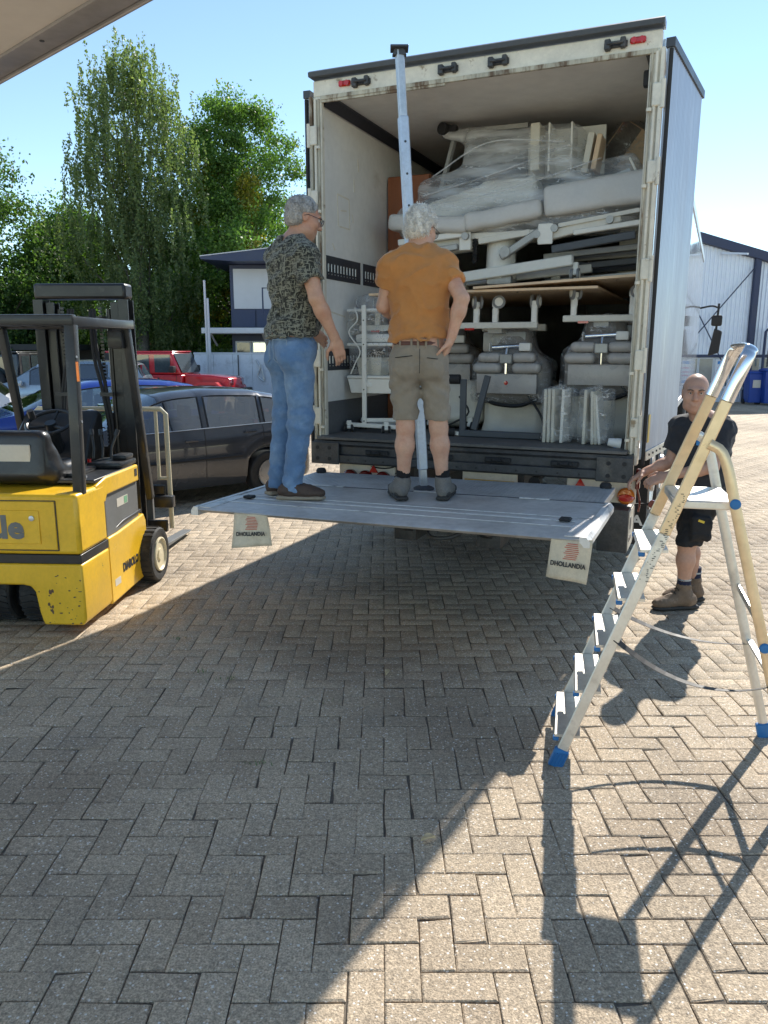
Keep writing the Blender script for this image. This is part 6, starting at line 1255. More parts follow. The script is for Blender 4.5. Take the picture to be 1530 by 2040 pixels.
for a, b, c in (((-.7, -.24, .16), (.0, -.27, .30), (.55, -.24, .46)), ((-.7, -.24, .07), (.1, -.28, .16), (.8, -.27, .33)), ((-.6, -.28, .3), (-.1, -.31, .52), (.5, -.27, .48))): mb.tube(spline([a, b, c], 18), .006, 5)
mb.build('film_ropes', 'film_heavy', t)['kind'] = 'stuff'
# wrapped picture in the upper right corner
t = cargo('framed_picture', 'dark framed picture in film wedged under the roof at right', 'picture', .93, 1.75, 3.52, 0)
M = Matrix.Rotation(R(35), 4, 'Y'); mb = MB(); mb.box((-.2, -.02, -.2), (.2, .02, .16), .006, M); mb.build('frame', 'plywood', t); mb = MB(); mb.box((-.19, -.024, -.19), (-.02, -.0205, .15), 0, M); mb.build('canvas', 'picture_dark', t, 0)
s = SDF((-.4, -.2, -.45), (.4, .2, .4), .02); s.rbox((0, 0, -.02), (.24, .06, .22), .04, M=np.array(M.to_3x3())).displace(lambda X, Y, Z: .012 * vnoise(X * 14, Y * 14, Z * 14)); s.mesh('film_wrap', 'film_light', t)
t = cargo('carton', 'carton below the framed picture against the right wall', 'box', 1.05, 1.75, 2.95); mb = MB(); mb.box((-.16, -.18, -.6), (.16, .2, .32), .006); mb.build('carton_body', 'board_cream', t); mb = MB(); mb.box((-.165, -.184, .0), (.165, -.1805, .05)); mb.build('tape', 'plywood', t, 0)
# ---------------------------------------------------------------- people
def skin_mat(name, c):
    return mat(name, c, .5, var=.09, scale=9, sub=.12, bump=.05, bscale=90, col2=(c[0] * .88, c[1] * .68, c[2] * .62), c2scale=7, c2lo=.5, c2hi=.8)
skin_mat('skin_a', (.56, .33, .235)); skin_mat('skin_b', (.60, .36, .26)); skin_mat('skin_c', (.50, .29, .21))
mat('hair_grey', (.42, .41, .40), .6, var=.35, scale=30, stretch=(1, 1, .3), bump=.5, bscale=120, col2=(.22, .215, .21), c2scale=12); mat('hair_white', (.88, .86, .82), .55, var=.15, scale=30, stretch=(1, 1, .4), bump=.5, bscale=90, col2=(.66, .64, .6), c2scale=16); mat('hair_stubble', (.27, .21, .17), .7, var=.2, scale=60)
mat('denim', (.10, .20, .38), .8, var=.12, scale=5, bump=.3, bscale=260, sheen=.2, col2=(.24, .36, .53), c2scale=3.2, c2lo=.45, c2hi=.7); mat('denim_stitch', (.24, .33, .45), .8)
mat('orange_tee', (.49, .21, .06), .85, var=.08, scale=4, bump=.2, bscale=300, sheen=.3); mat('shorts_taupe', (.27, .23, .18), .8, var=.09, scale=5, bump=.3, bscale=240, sheen=.15, col2=(.34, .295, .235), c2scale=4); mat('navy_polo', (.016, .018, .026), .8, var=.15, scale=6, bump=.25, bscale=260, sheen=.2); mat('black_shorts', (.012, .012, .014), .8, var=.2, scale=6, bump=.3, bscale=200)
mat('shoe_brown', (.065, .04, .03), .6, var=.2, scale=14, bump=.3, bscale=90); mat('shoe_black', (.03, .03, .031), .5, var=.25, scale=12, bump=.3, bscale=90); mat('shoe_grey', (.16, .15, .14), .7, var=.2, scale=14, bump=.3, bscale=90); mat('boot_tan', (.17, .115, .075), .75, var=.2, scale=12, bump=.35, bscale=90, col2=(.25, .19, .14), c2scale=9); mat('sole_dark', (.03, .028, .027), .7, var=.2, scale=9); mat('sole_tan', (.30, .25, .19), .7, var=.15); mat('sock_black', (.008, .008, .01), .9); mat('sock_navy', (.012, .016, .045), .9); mat('belt_brown', (.10, .035, .025), .45, var=.15); mat('eye_white', (.7, .68, .65), .25); mat('eye_dark', (.03, .022, .018), .15); mat('brow', (.10, .075, .06), .8); mat('lip', (.40, .17, .14), .5); mat('frame_dark', (.02, .02, .025), .3)
def fleck_mat():
    m = mat('fleck_tee', (.018, .021, .019), .85, var=.15, scale=6, bump=.2, bscale=280, sheen=.2)
    n = m.node_tree.nodes; L = m.node_tree.links; b = n['Principled BSDF']; src = b.inputs['Base Color'].links[0].from_socket; tc = n.new('ShaderNodeTexCoord'); acc = None
    for st, th in (((130, 130, 26), .575), ((26, 26, 130), .565), ((60, 60, 60), .60)):
        mp = n.new('ShaderNodeMapping'); mp.inputs['Scale'].default_value = st; L.new(tc.outputs['Object'], mp.inputs[0]); x = n.new('ShaderNodeTexNoise'); x.inputs['Scale'].default_value = 1; x.inputs['Detail'].default_value = 1.5; L.new(mp.outputs[0], x.inputs['Vector'])
        r = n.new('ShaderNodeMapRange'); r.inputs[1].default_value = th - .03; r.inputs[2].default_value = th + .05; L.new(x.outputs[0], r.inputs[0])
        if acc is None: acc = r.outputs[0]
        else: q = n.new('ShaderNodeMath'); q.operation = 'MAXIMUM'; L.new(acc, q.inputs[0]); L.new(r.outputs[0], q.inputs[1]); acc = q.outputs[0]
    mx = n.new('ShaderNodeMix'); mx.data_type = 'RGBA'; L.new(acc, mx.inputs[0]); L.new(src, mx.inputs[6]); mx.inputs[7].default_value = (.22, .225, .18, 1); L.new(mx.outputs[2], b.inputs['Base Color'])
fleck_mat()
NP = lambda *a: np.array(a, float)
def unit(v): v = np.array(v, float); return v / np.linalg.norm(v)
def head(S, c, f, u, scale=1.):
    f = unit(f); u = np.array(u, float); u = unit(u - f * (u @ f)); r = np.cross(f, u); k = scale; M = np.stack([r, f, u], 1); at = lambda a, b, d: c + (r * a + f * b + u * d) * k
    S.ell(at(0, -.018, .030), NP(.077, .099, .092) * k, .02, M=M).ell(at(0, .030, -.035), NP(.062, .068, .085) * k, .035, M=M).ell(at(0, .058, -.092), NP(.038, .035, .030) * k, .03, M=M)
    for s in (-1, 1): S.ell(at(s * .043, .055, -.022), NP(.028, .03, .032) * k, .025, M=M); S.ell(at(s * .047, .02, -.075), NP(.022, .04, .025) * k, .03, M=M)
    S.ell(at(0, .082, .033), NP(.052, .018, .013) * k, .018, M=M)
    for s in (-1, 1): S.ell(at(s * .031, .103, .010), NP(.020, .016, .013) * k, .014, 's', M=M)
    S.cone(at(0, .092, .018), at(0, .116, -.024), .009 * k, .0135 * k, .012)
    for s in (-1, 1): S.ell(at(s * .011, .105, -.028), NP(.010, .011, .009) * k, .008, M=M)
    S.ell(at(0, .091, -.053), NP(.028, .011, .007) * k, .008, M=M); S.ell(at(0, .091, -.066), NP(.024, .012, .008) * k, .008, M=M); S.ell(at(0, .104, -.0595), NP(.026, .006, .0025) * k, .004, 's', M=M)
    for s in (-1, 1):
        S.ell(at(s * .077, -.012, -.004), NP(.009, .020, .033) * k, .008, M=M); S.ell(at(s * .086, -.008, .0), NP(.005, .011, .019) * k, .006, 's', M=M)
    return r, f, u, at, M
def hand(S, w, d, n, thumb, curl=.5, k=1., spread=.0):
    """palm and five fingers; d: towards the fingers, n: out of the back of the hand, thumb: +1/-1 side along n x d"""
    d = unit(d); n = np.array(n, float); n = unit(n - d * (n @ d)); s = np.cross(n, d) * thumb; w = np.array(w, float)
    S.cone(w - d * .03 * k, w + d * .02 * k, .027 * k, .03 * k, .02, flat=(n, .72)); S.rbox(w + d * .055 * k, NP(.040, .048, .015) * k, .013 * k, .022, M=np.stack([s, d, n], 1))
    for i, (off, ln) in enumerate(((.030, .074), (.0105, .083), (-.0095, .078), (-.029, .060))):
        b = w + d * .096 * k + s * off * k; q = d + s * off * spread * 20; q = unit(q); a = curl * (.75 + .12 * i); p = b
        for j, (fr, rad) in enumerate(((.45, .0088), (.32, .0080), (.23, .0072))):
            a2 = a * (j + .6); e = unit(q * math.cos(a2) - n * math.sin(a2)); p2 = p + e * ln * fr * k; S.cone(p, p2, rad * k * 1.06, rad * k, .004); p = p2
    b = w + d * .025 * k + s * .034 * k; p1 = b + unit(d * .55 + s * .75 - n * .25) * .042 * k; p2 = p1 + unit(d * .9 + s * .25 - n * .35) * .033 * k; p3 = p2 + unit(d * .95 + s * .0 - n * .45) * .026 * k
    S.cone(b, p1, .0145 * k, .0115 * k, .014).cone(p1, p2, .0108 * k, .0095 * k, .004).cone(p2, p3, .0095 * k, .0078 * k, .003)
def bbox(J, pad=.16):
    P = np.array([v for v in J.values()]); return P.min(0) - pad, P.max(0) + pad
def torso(S, J, f, W, D, k=.07, grow=0., belly=0.):
    f = unit(f); up = unit(J['neck'] - J['pelvis']); fr = unit(f - up * (f @ up)); r = np.cross(fr, up); M = np.stack([r, fr, up], 1)
    L = np.linalg.norm(J['neck'] - J['pelvis'])
    for t, w, d, o in ((0, .178, .128, -.012), (.16, .170, .122, -.004), (.34, .166, .122, .012 + belly), (.54, .176, .124, .006), (.74, .188, .120, -.004), (.90, .150, .092, -.016)):
        S.ell(J['pelvis'] + (J['neck'] - J['pelvis']) * t + fr * o, NP(w * W + grow, d * D + grow + belly * .6 * (t < .5), L * .17 + .03), k, M=M)
    return r, fr, up
def fold_noise(seed, amp=.006, freq=9):
    def f(x, y, z):
        n1 = vnoise(x * freq + seed, y * freq, z * freq * 1.3 + x * 4); n2 = vnoise(x * freq * 2.0 + z * 6, y * freq * 2.0 + seed, z * freq * 2.2 - x * 7)
        return amp * .9 * n1 + amp * 2.2 * (np.sqrt(np.abs(n2) + .01) - .5) + amp * .35 * vnoise(x * freq * 4, y * freq * 4, z * freq * 4 + seed)
    return f
def shoe(parent, heel, toe, ankle, m, sole, boot=.0, sole_name='shoe_sole', k=1.):
    """one shoe with its sole; boot: height of the shaft above the ankle"""
    heel = np.array(heel, float); toe = np.array(toe, float); d = toe - heel; L = np.linalg.norm(d); d /= L; u = NP(0, 0, 1); s = np.cross(d, u); M = np.stack([s, d, u], 1); z0 = min(heel[2], toe[2])
    lo = np.minimum(np.minimum(heel, toe), ankle) - .12; hi = np.maximum(np.maximum(heel, toe), ankle) + .12 + boot
    S = SDF(lo, hi, .0065); b = heel.copy(); b[2] = z0
    P = lambda a, e, h: b + d * a * L + s * e + u * h
    S.ell(P(.80, 0, .045), NP(.047, .075, .036) * k, .03, M=M).ell(P(.52, 0, .056), NP(.040, .095, .046) * k, .035, M=M).ell(P(.19, 0, .055), NP(.038, .062, .05) * k, .035, M=M)
    S.cone(P(.24, 0, .075), ankle + u * (.0 + boot * .5), .043 * k, .042 * k, .045); S.cone(P(.62, 0, .075), P(.34, 0, .115), .03 * k, .034 * k, .03)
    if boot: S.cone(ankle, ankle + u * boot, .047, .05, .02)
    S.plane((0, 0, ankle[2] + boot + .012), (0, 0, 1)); S.plane((0, 0, z0 + .016), (0, 0, -1)); S.displace(fold_noise(heel[0] * 9, .003, 18)); sh = S.mesh('shoe', m, parent, 180)
    S = SDF(lo, hi, .0065); S.rbox(P(.46, 0, .014), NP(.043 * k, L * .5, .014), .012, M=M).ell(P(.80, 0, .016), NP(.052, .078, .015) * k, .01, M=M).ell(P(.17, 0, .016), NP(.043, .06, .017) * k, .01, M=M); S.plane((0, 0, z0 + .0015), (0, 0, -1)); S.mesh(sole_name, sole, sh, 50)
    mb = MB()
    for q in range(5):
        a = .40 + .075 * q; hgt = .118 - .012 * q + (.03 * (4 - q) * .4 if boot else 0); p = P(a, -.026, hgt - .004); p2 = P(a + .03, .026, hgt - .004); mid = (p + p2) / 2 + u * .012; mb.tube(spline([tuple(p), tuple(mid), tuple(p2)], 6), .0032, 5)
    mb.build('laces', 'sole_dark', sh)['kind'] = 'stuff'
    return sh
def face_bits(root, at, r, f, u, k=1., brow='brow', glasses=False):
    for s in (-1, 1):
        mb = MB(); mb.lathe([(.0001, -.0105), (.0075, -.0078), (.0105, 0), (.0075, .0078), (.0001, .0105)], 12, Matrix.Translation(Vector(at(s * .031, .085, .011)))); mb.build('eye', 'eye_white', root, 180)
        mb = MB(); mb.lathe([(.0055, -.002), (.0045, .0022), (0, .003)], 12, frameM(at(s * .031 - .001, .0948, .0105), r, u, None) @ Matrix.Rotation(math.pi, 4, 'X')); mb.build('iris', 'eye_dark', root, 180)
        mb = MB(); mb.tube(spline([tuple(at(s * .014, .099, .026)), tuple(at(s * .032, .101, .033)), tuple(at(s * .052, .088, .028))], 8), [.0028, .004, .0045, .0045, .004, .0035, .003, .002], 6, flat=.6); mb.build('eyebrow', brow, root, 180)
        mb = MB(); mb.tube(spline([tuple(at(s * .017, .093, .014)), tuple(at(s * .031, .0985, .0185)), tuple(at(s * .046, .088, .013))], 7), .0026, 5); mb.build('eyelid', 'lid', root, 180)
    if glasses:
        mb = MB()
        for s in (-1, 1):
            c0 = at(s * .033, .112, .004); mb.tube([tuple(np.array(c0) + np.array(r) * .026 * math.cos(a) * k + np.array(u) * .019 * math.sin(a) * k) for a in np.linspace(0, 2 * math.pi, 18, endpoint=False)], .0016, 5, closed=True)
            mb.tube([tuple(at(s * .058, .110, .010)), tuple(at(s * .079, .09, .012)), tuple(at(s * .084, .0, .010)), tuple(at(s * .084, -.025, -.005))], .0018, 5)
        mb.tube([tuple(at(-.008, .113, .008)), tuple(at(.008, .113, .008))], .0016, 5); mb.build('glasses', 'frame_dark', root, 180)
        mb = MB()
        for s in (-1, 1):
            c0 = np.array(at(s * .033, .112, .004)); pts = [tuple(c0 + np.array(r) * .026 * math.cos(a) * k + np.array(u) * .019 * math.sin(a) * k) for a in np.linspace(0, 2 * math.pi, 18, endpoint=False)]; mb.add(pts, [tuple(range(18))])
        mb.build('lenses', 'clear_lens', root, 0)['kind'] = 'stuff'
mat('lid', (.42, .23, .17), .5, var=.1)
def strands(hair, n, ln, m, down, seed=1):
    """short loose hairs standing on the hair surface"""
    me = hair.data; rs = np.random.RandomState(seed); V = np.array([v.co[:] for v in me.vertices]); N = np.array([v.normal[:] for v in me.vertices]); k = rs.randint(0, len(V), n)
    P = V[k] + rs.normal(0, .002, (n, 3)); d = N[k] * .4 + np.array(down) * .9 + rs.normal(0, .24, (n, 3)); d /= np.linalg.norm(d, axis=1)[:, None]; s = np.cross(d, rs.normal(0, 1, (n, 3))); s /= np.linalg.norm(s, axis=1)[:, None]; l = (ln * rs.uniform(.5, 1.3, n))[:, None]
    q = np.stack([P - s * .0011, P + s * .0011, P + d * l * .55 + N[k] * .002 + s * .0006, P + d * l - N[k] * .004], 1).reshape(-1, 3)
    mb = MB(); mb.v = [tuple(x) for x in q]; mb.f = [(4 * i, 4 * i + 1, 4 * i + 2, 4 * i + 3) for i in range(n)]; mb.mi = [0] * n
    mb.build('hair_strands', m, hair, 0, fixn=False)['kind'] = 'stuff'
def arm(S, sh, el, wr, k=1.):
    S.cone(sh, el, .056 * k, .043 * k, .03).cone(el, el + (wr - el) * .35, .043 * k, .0435 * k, .02).cone(el + (wr - el) * .3, wr, .0435 * k, .028 * k, .025)
def leg(S, hp, kn, an, k=1.):
    S.cone(hp, kn, .088 * k, .058 * k, .04); c = kn + (an - kn) * .32; S.cone(kn, c, .055 * k, .058 * k, .03).cone(c, an, .057 * k, .036 * k, .04)
def seam(mb, pts, r=.0022): mb.tube(spline([tuple(p) for p in pts], 12), r, 4)

# --- the man in jeans
V3 = lambda *a: np.array(a, float)
J = dict(pelvis=V3(.055, .03, 1.0), neck=V3(.075, .03, 1.640), head=V3(.142, .035, 1.795), shR=V3(.165, -.145, 1.545), elR=V3(.232, -.205, 1.29), wrR=V3(.335, -.125, 1.055), shL=V3(-.045, .175, 1.565), elL=V3(-.01, .31, 1.30), wrL=V3(.14, .33, 1.12), hpR=V3(.10, -.06, .96), hpL=V3(.00, .10, .96), knR=V3(.105, -.06, .53), knL=V3(-.02, .10, .525), anR=V3(.035, -.06, .105), anL=V3(-.085, .10, .10))
man = thing('person', (-.65, 5.12, LZ - .0065), 0, 'man in flecked dark shirt and blue jeans standing on the tail lift, head bowed right', 'person')
bf_ = unit((.80, .55, 0)); ff = unit((.86, .36, -.30)); lo, hi = bbox(J, .2); hi[0] += .1
S = SDF(lo, hi, .0062); torso(S, J, bf_, .9, .88); S.cone(J['neck'] - V3(0, 0, .06), J['head'] + V3(-.035, 0, -.06), .068, .058, .04)
for q in 'RL': arm(S, J['sh' + q], J['el' + q], J['wr' + q], 1.05); leg(S, J['hp' + q], J['kn' + q], J['an' + q]); S.cone(J['neck'] - V3(0, 0, .03), J['sh' + q], .06, .062, .05)
hand(S, J['wrR'] + unit(J['wrR'] - J['elR']) * .02, unit(J['wrR'] - J['elR']) + V3(0, 0, -.5), (.35, -.9, .1), -1, .55, 1.03); hand(S, J['wrL'], (.6, .2, -.5), (.3, .9, 0), 1, .6)
r_, f_, u_, at_, M_ = head(S, J['head'], ff, (.22, .1, 1), 1.04); S.mesh('body', 'skin_a', man)
face_bits(man, at_, r_, f_, u_, 1.04, 'hair_grey', True)
S = SDF(J['head'] - .16, J['head'] + .16, .005); S.ell(at_(0, -.020, .033), NP(.083, .104, .097) * 1.04, .0, M=M_); S.ell(at_(0, -.055, -.03), NP(.070, .055, .05) * 1.04, .03, M=M_); S.plane(at_(0, .055, .07), f_ * .85 - u_ * .5, .01).plane(at_(0, -.04, -.062), -u_ * .9 + f_ * .35, .01)
for s in (-1, 1): S.ell(at_(s * .085, .012, -.012), NP(.03, .026, .042), .012, 's', M=M_)
S.displace(lambda x, y, z: .0035 * vnoise(x * 60, y * 60, z * 60) + .002 * vnoise(x * 140, y * 140, z * 140)).mesh('hair', 'hair_grey', man); strands(next(q for q in man.children if q.name.startswith('hair')), 3800, .009, 'hair_grey', -u_ * .8 - f_ * .5, 2)
# shirt
S = SDF(lo, hi, .0085); rT, fT, uT = torso(S, J, bf_, 1.02, 1.02, .08, .022, .02)
for q in 'RL':
    S.cone(J['neck'] - V3(0, 0, .045), J['sh' + q], .075, .082, .06); dv = unit(J['el' + q] - J['sh' + q]); e = J['sh' + q] + (J['el' + q] - J['sh' + q]) * .62; S2 = SDF(lo, hi, .0085); S2.cone(J['sh' + q], e + dv * .06, .080, 0.082, 0); S2.plane(e, dv, .004); S.comb(tuple(slice(None) for _ in range(3)), S2.d, .035, 'u')
S.cone(J['neck'] + V3(-.02, 0, -.03), J['neck'] + V3(.02, 0, .12), .078, .085, .012, 's')
S.plane((0, 0, 1.055), (.06, 0, -1)); S.displace(lambda x, y, z: fold_noise(2, .011, 8)(x, y, z) + .006 * np.sin((z * 1.0 + x * .6) * 42 + 3 * vnoise(x * 6, y * 6, z * 4)) * np.clip((1.28 - z) * 4, 0, 1)); S.mesh('shirt', 'fleck_tee', man)
# jeans
S = SDF(lo, hi, .0085); S.ell(J['pelvis'] + V3(0, 0, .0), (.172, .150, .12), .05, M=np.stack([np.cross(bf_, V3(0, 0, 1)), bf_, V3(0, 0, 1)], 1))
for q, s in (('R', 1), ('L', -1)):
    S.ell(J['hp' + q] - bf_ * .065 + V3(0, 0, -.03), (.088, .088, .10), .05); S.cone(J['hp' + q], J['kn' + q], .106, .079, .05).cone(J['kn' + q], J['an' + q] + V3(0, 0, -.035), .079, .066, .05)
S.plane((0, 0, 1.095), (0, 0, 1)); S.plane((0, 0, .052), (0, 0, -1)); S.displace(lambda x, y, z: .005 * np.sin(z * 55 + 6 * vnoise(x * 5, y * 5, z * 4)) * np.exp(-((z - .5) / .16) ** 2) + .007 * np.sin(z * 70 + 5 * vnoise(x * 7, y * 7, z * 5)) * np.exp(-((z - .12) / .09) ** 2) + .006 * np.sin((z + x * .8) * 38) * np.exp(-((z - .86) / .09) ** 2) + fold_noise(5, .004, 11)(x, y, z)); jn = S.mesh('jeans', 'denim', man)
bb = -bf_; rr_ = np.cross(bf_, V3(0, 0, 1))
mb = MB()
for s in (-.085, .085):
    c = J['pelvis'] + rr_ * s + bb * .158 + V3(0, 0, -.03); P = lambda a, b: c + rr_ * a + V3(0, 0, b) - bb * (abs(s + a) ** 2 * 1.6)
    for a, b in (((-.062, .075), (.062, .07)), ((.062, .07), (.058, -.05)), ((.058, -.05), (0, -.08)), ((0, -.08), (-.058, -.05)), ((-.058, -.05), (-.062, .075))): mb.tube([tuple(P(*a)), tuple(P((a[0] + b[0]) / 2, (a[1] + b[1]) / 2)), tuple(P(*b))], .003, 4)
mb.build('pocket_seams', 'denim_stitch', jn)['kind'] = 'stuff'
mb = MB(); c = J['pelvis'] + bb * .165 + V3(.0, 0, .075); mb.box((-.04, -.004, -.012), (.04, .004, .012), .003, frameM(c, rr_, bb)); mb.build('waist_label', 'belt_brown', jn)
shoe(man, (-.055, -.06, 0), (.245, -.09, 0), J['anR'] + V3(0, 0, -.01), 'shoe_brown', 'sole_tan', k=1.05); shoe(man, (-.145, .08, 0), (.04, .25, 0), J['anL'] + V3(0, 0, -.01), 'shoe_brown', 'sole_tan', k=1.05)

# --- the man in orange
J = dict(pelvis=V3(-.035, .0, .93), neck=V3(-.032, .02, 1.555), head=V3(-.022, .035, 1.700), shR=V3(.125, .0, 1.475), elR=V3(.222, -.13, 1.275), wrR=V3(.165, -.10, 1.045), shL=V3(-.205, .0, 1.475), elL=V3(-.258, .06, 1.24), wrL=V3(-.14, .26, 1.16), hpR=V3(.055, .0, .88), hpL=V3(-.125, .0, .88), knR=V3(.100, .0, .475), knL=V3(-.115, .0, .475), anR=V3(.132, .02, .11), anL=V3(-.128, .02, .11))
man = thing('person', (.255, 5.0, LZ + .0045), 0, 'white haired man in orange shirt and taupe shorts, hand on hip, seen from behind', 'person')
bf_ = unit((.10, 1, 0)); ff = unit((.52, .82, -.32)); lo, hi = bbox(J, .2)
S = SDF(lo, hi, .0062); torso(S, J, bf_, .92, .9); S.cone(J['neck'] - V3(0, 0, .06), J['head'] + V3(-.01, -.02, -.06), .068, .058, .04)
for q in 'RL': arm(S, J['sh' + q], J['el' + q], J['wr' + q], 1.02); leg(S, J['hp' + q], J['kn' + q], J['an' + q], 1.0); S.cone(J['neck'] - V3(0, 0, .03), J['sh' + q], .06, .062, .05)
hand(S, J['wrR'] + V3(-.005, .0, -.01), (-.22, .28, -.75), (.85, -.35, -.1), -1, .45, 1.02, .15); hand(S, J['wrL'], (.5, .7, -.2), (-.5, .2, .8), -1, .5)
r_, f_, u_, at_, M_ = head(S, J['head'], ff, (.12, .15, 1), 1.0); S.mesh('body', 'skin_b', man)
face_bits(man, at_, r_, f_, u_, 1.0, 'hair_white', True)
S = SDF(J['head'] - .17, J['head'] + .17, .005); S.ell(at_(0, -.022, .036), NP(.086, .108, .10), .0, M=M_); S.ell(at_(0, -.062, -.03), NP(.074, .056, .055), .03, M=M_); S.plane(at_(0, .05, .06), f_ * .85 - u_ * .5, .01).plane(at_(0, -.04, -.068), -u_ * .9 + f_ * .35, .01)
for s in (-1, 1): S.ell(at_(s * .088, .012, -.014), NP(.03, .028, .042), .012, 's', M=M_)
S.displace(lambda x, y, z: .005 * vnoise(x * 34, y * 34, z * 30) + .003 * vnoise(x * 80, y * 80, z * 50) + .003 * vnoise(x * 160, y * 160, z * 120), .03).mesh('hair', 'hair_white', man); strands(next(q for q in man.children if q.name.startswith('hair')), 6500, .022, 'hair_white', -u_ * .5 - f_ * .3, 3)
S = SDF(lo, hi, .0085); rT, fT, uT = torso(S, J, bf_, .96, 1.02, .08, .018, .015)
for q in 'RL':
    S.cone(J['neck'] - V3(0, 0, .04), J['sh' + q], .072, .080, .06); dv = unit(J['el' + q] - J['sh' + q]); e = J['sh' + q] + (J['el' + q] - J['sh' + q]) * .55; S2 = SDF(lo, hi, .0085); S2.cone(J['sh' + q], e + dv * .06, .078, 0.082, 0); S2.plane(e, dv, .004); S.comb(tuple(slice(None) for _ in range(3)), S2.d, .035, 'u')
S.cone(J['neck'] + V3(0, .02, -.02), J['neck'] + V3(.01, .05, .12), .072, .08, .012, 's')
S.plane((0, 0, 1.032), (.06, 0, -1)); S.displace(lambda x, y, z: fold_noise(7, .010, 7)(x, y, z) + .008 * np.sin(z * 75 + 4 * vnoise(x * 5, y * 5, z * 4)) * np.clip((1.14 - z) * 7, 0, 1) + .006 * np.sin((x * 1.2 - z) * 30 + 3 * vnoise(x * 4, y * 4, z * 4)) * np.clip((z - 1.1) * 3, 0, 1) * np.clip((1.45 - z) * 4, 0, 1)); S.mesh('shirt', 'orange_tee', man)
S = SDF(lo, hi, .0085); S.ell(J['pelvis'] + V3(0, 0, .02), (.178, .145, .125), .05)
for q, s in (('R', 1), ('L', -1)):
    S.ell(J['hp' + q] + V3(-.01 * s, -.06, -.02), (.10, .092, .10), .045); S.cone(J['hp' + q], J['kn' + q] + V3(0, 0, .03), .103, .082, .025)
S.plane((0, 0, 1.02), (0, 0, 1)); S.plane((0, 0, .525), (0, 0, -1)); S.displace(lambda x, y, z: .007 * np.sin((z + np.abs(x + .035) * .9) * 60) * np.exp(-((z - .73) / .05) ** 2) + .005 * np.sin((z - x) * 40 + 4 * vnoise(x * 5, y * 5, z * 5)) * np.exp(-((z - .6) / .07) ** 2) + fold_noise(9, .005, 10)(x, y, z)); st = S.mesh('shorts', 'shorts_taupe', man)
mb = MB()
cB = J['pelvis'] + V3(0, 0, .075)
mb.tube([(cB[0] + .158 * math.cos(a), cB[1] + .126 * math.sin(a), cB[2]) for a in np.linspace(0, 2 * math.pi, 40, endpoint=False)], .016, 8, closed=True, flat=.5); mb.build('belt', 'belt_brown', man)
for x in (-.12, -.05, -.01, .04, .115):
    mb = MB(); y = -.126 * math.sqrt(max(0, 1 - ((x) / .158) ** 2)); mb.box((cB[0] + x - .007, cB[1] + y - .014, cB[2] - .03), (cB[0] + x + .007, cB[1] + y - .004, cB[2] + .03), .003); mb.build('belt_loop', 'shorts_taupe', st)
mb = MB()
for x0, x1 in ((-.15, -.045), (.045, .15)):
    pts = [(cB[0] + x, cB[1] - .158 * math.sqrt(max(.05, 1 - (x / .19) ** 2)) - .008, cB[2] - .085 + .012 * (1 if x0 < 0 else -1) * (x - x0) / .1) for x in np.linspace(x0, x1, 6)]; mb.tube(pts, .0035, 4)
mb.tube([(cB[0], cB[1] - .157, cB[2] - .03), (cB[0], cB[1] - .165, cB[2] - .1), (cB[0], cB[1] - .15, cB[2] - .18)], .0025, 4); mb.build('pocket_slits', 'black_shorts', st)['kind'] = 'stuff'
for q, hl, to in (('R', (.125, -.06, 0), (.20, .21, 0)), ('L', (-.135, -.06, 0), (-.19, .21, 0))):
    mb = MB(); mb.tube([tuple(J['an' + q] + V3(0, 0, .0)), tuple(J['an' + q] + V3(0, 0, .055)), tuple(J['an' + q] + V3(0, -.002, .085))], [.050, .046, .045], 16); mb.build('sock', 'sock_black', man)
    sh = shoe(man, hl, to, J['an' + q] + V3(0, -.01, -.02), 'shoe_grey', 'sole_dark', boot=.045)
    d_ = unit(V3(*to) - V3(*hl)); S = SDF(np.array(hl) - .1, np.array(to) + .16, .0065); b_ = V3(*hl); S.ell(b_ + d_ * .06 + V3(0, 0, .045), (.048, .058, .045), .02).ell(b_ + d_ * .24 + V3(0, 0, .045), (.054, .06, .036), .02); S.plane((0, 0, .018), (0, 0, -1)); S.mesh('shoe_guard', 'shoe_black', sh)

# --- the man at the lift control
J = dict(pelvis=V3(.095, .03, .83), neck=V3(.045, -.02, 1.325), head=V3(-.06, -.09, 1.505), shR=V3(-.065, .08, 1.262), elR=V3(-.115, .11, 1.02), wrR=V3(-.30, .10, .945), shL=V3(.125, -.120, 1.262), elL=V3(.04, -.22, 1.03), wrL=V3(-.20, -.06, .945), hpR=V3(.04, .09, .79), hpL=V3(.10, -.04, .79), knR=V3(.06, .10, .47), knL=V3(-.02, -.06, .46), anR=V3(.125, .12, .12), anL=V3(-.015, -.05, .12))
man = thing('person', (2.13, 5.25, .003), 0, 'bald man in dark polo shirt and black shorts reaching for the lift controls', 'person')
bf_ = unit((-.85, -.5, 0)); ff = unit((-.36, -.93, -.05)); lo, hi = bbox(J, .2)
S = SDF(lo, hi, .0058); torso(S, J, bf_, .94, .95, belly=.01); S.cone(J['neck'] - V3(0, 0, .06), J['head'] + V3(.015, .03, -.06), .070, .060, .04)
for q in 'RL': arm(S, J['sh' + q], J['el' + q], J['wr' + q], .95); leg(S, J['hp' + q], J['kn' + q], J['an' + q], 1.0); S.cone(J['neck'] - V3(0, 0, .03), J['sh' + q], .06, .062, .05)
hand(S, J['wrR'], (-.75, -.05, -.45), (-.3, .2, .9), 1, .6); hand(S, J['wrL'], (-.8, .1, -.3), (-.1, -.55, .8), -1, .65)
r_, f_, u_, at_, M_ = head(S, J['head'], ff, (-.02, -.08, 1), 1.05); S.mesh('body', 'skin_c', man)
face_bits(man, at_, r_, f_, u_, 1.05)
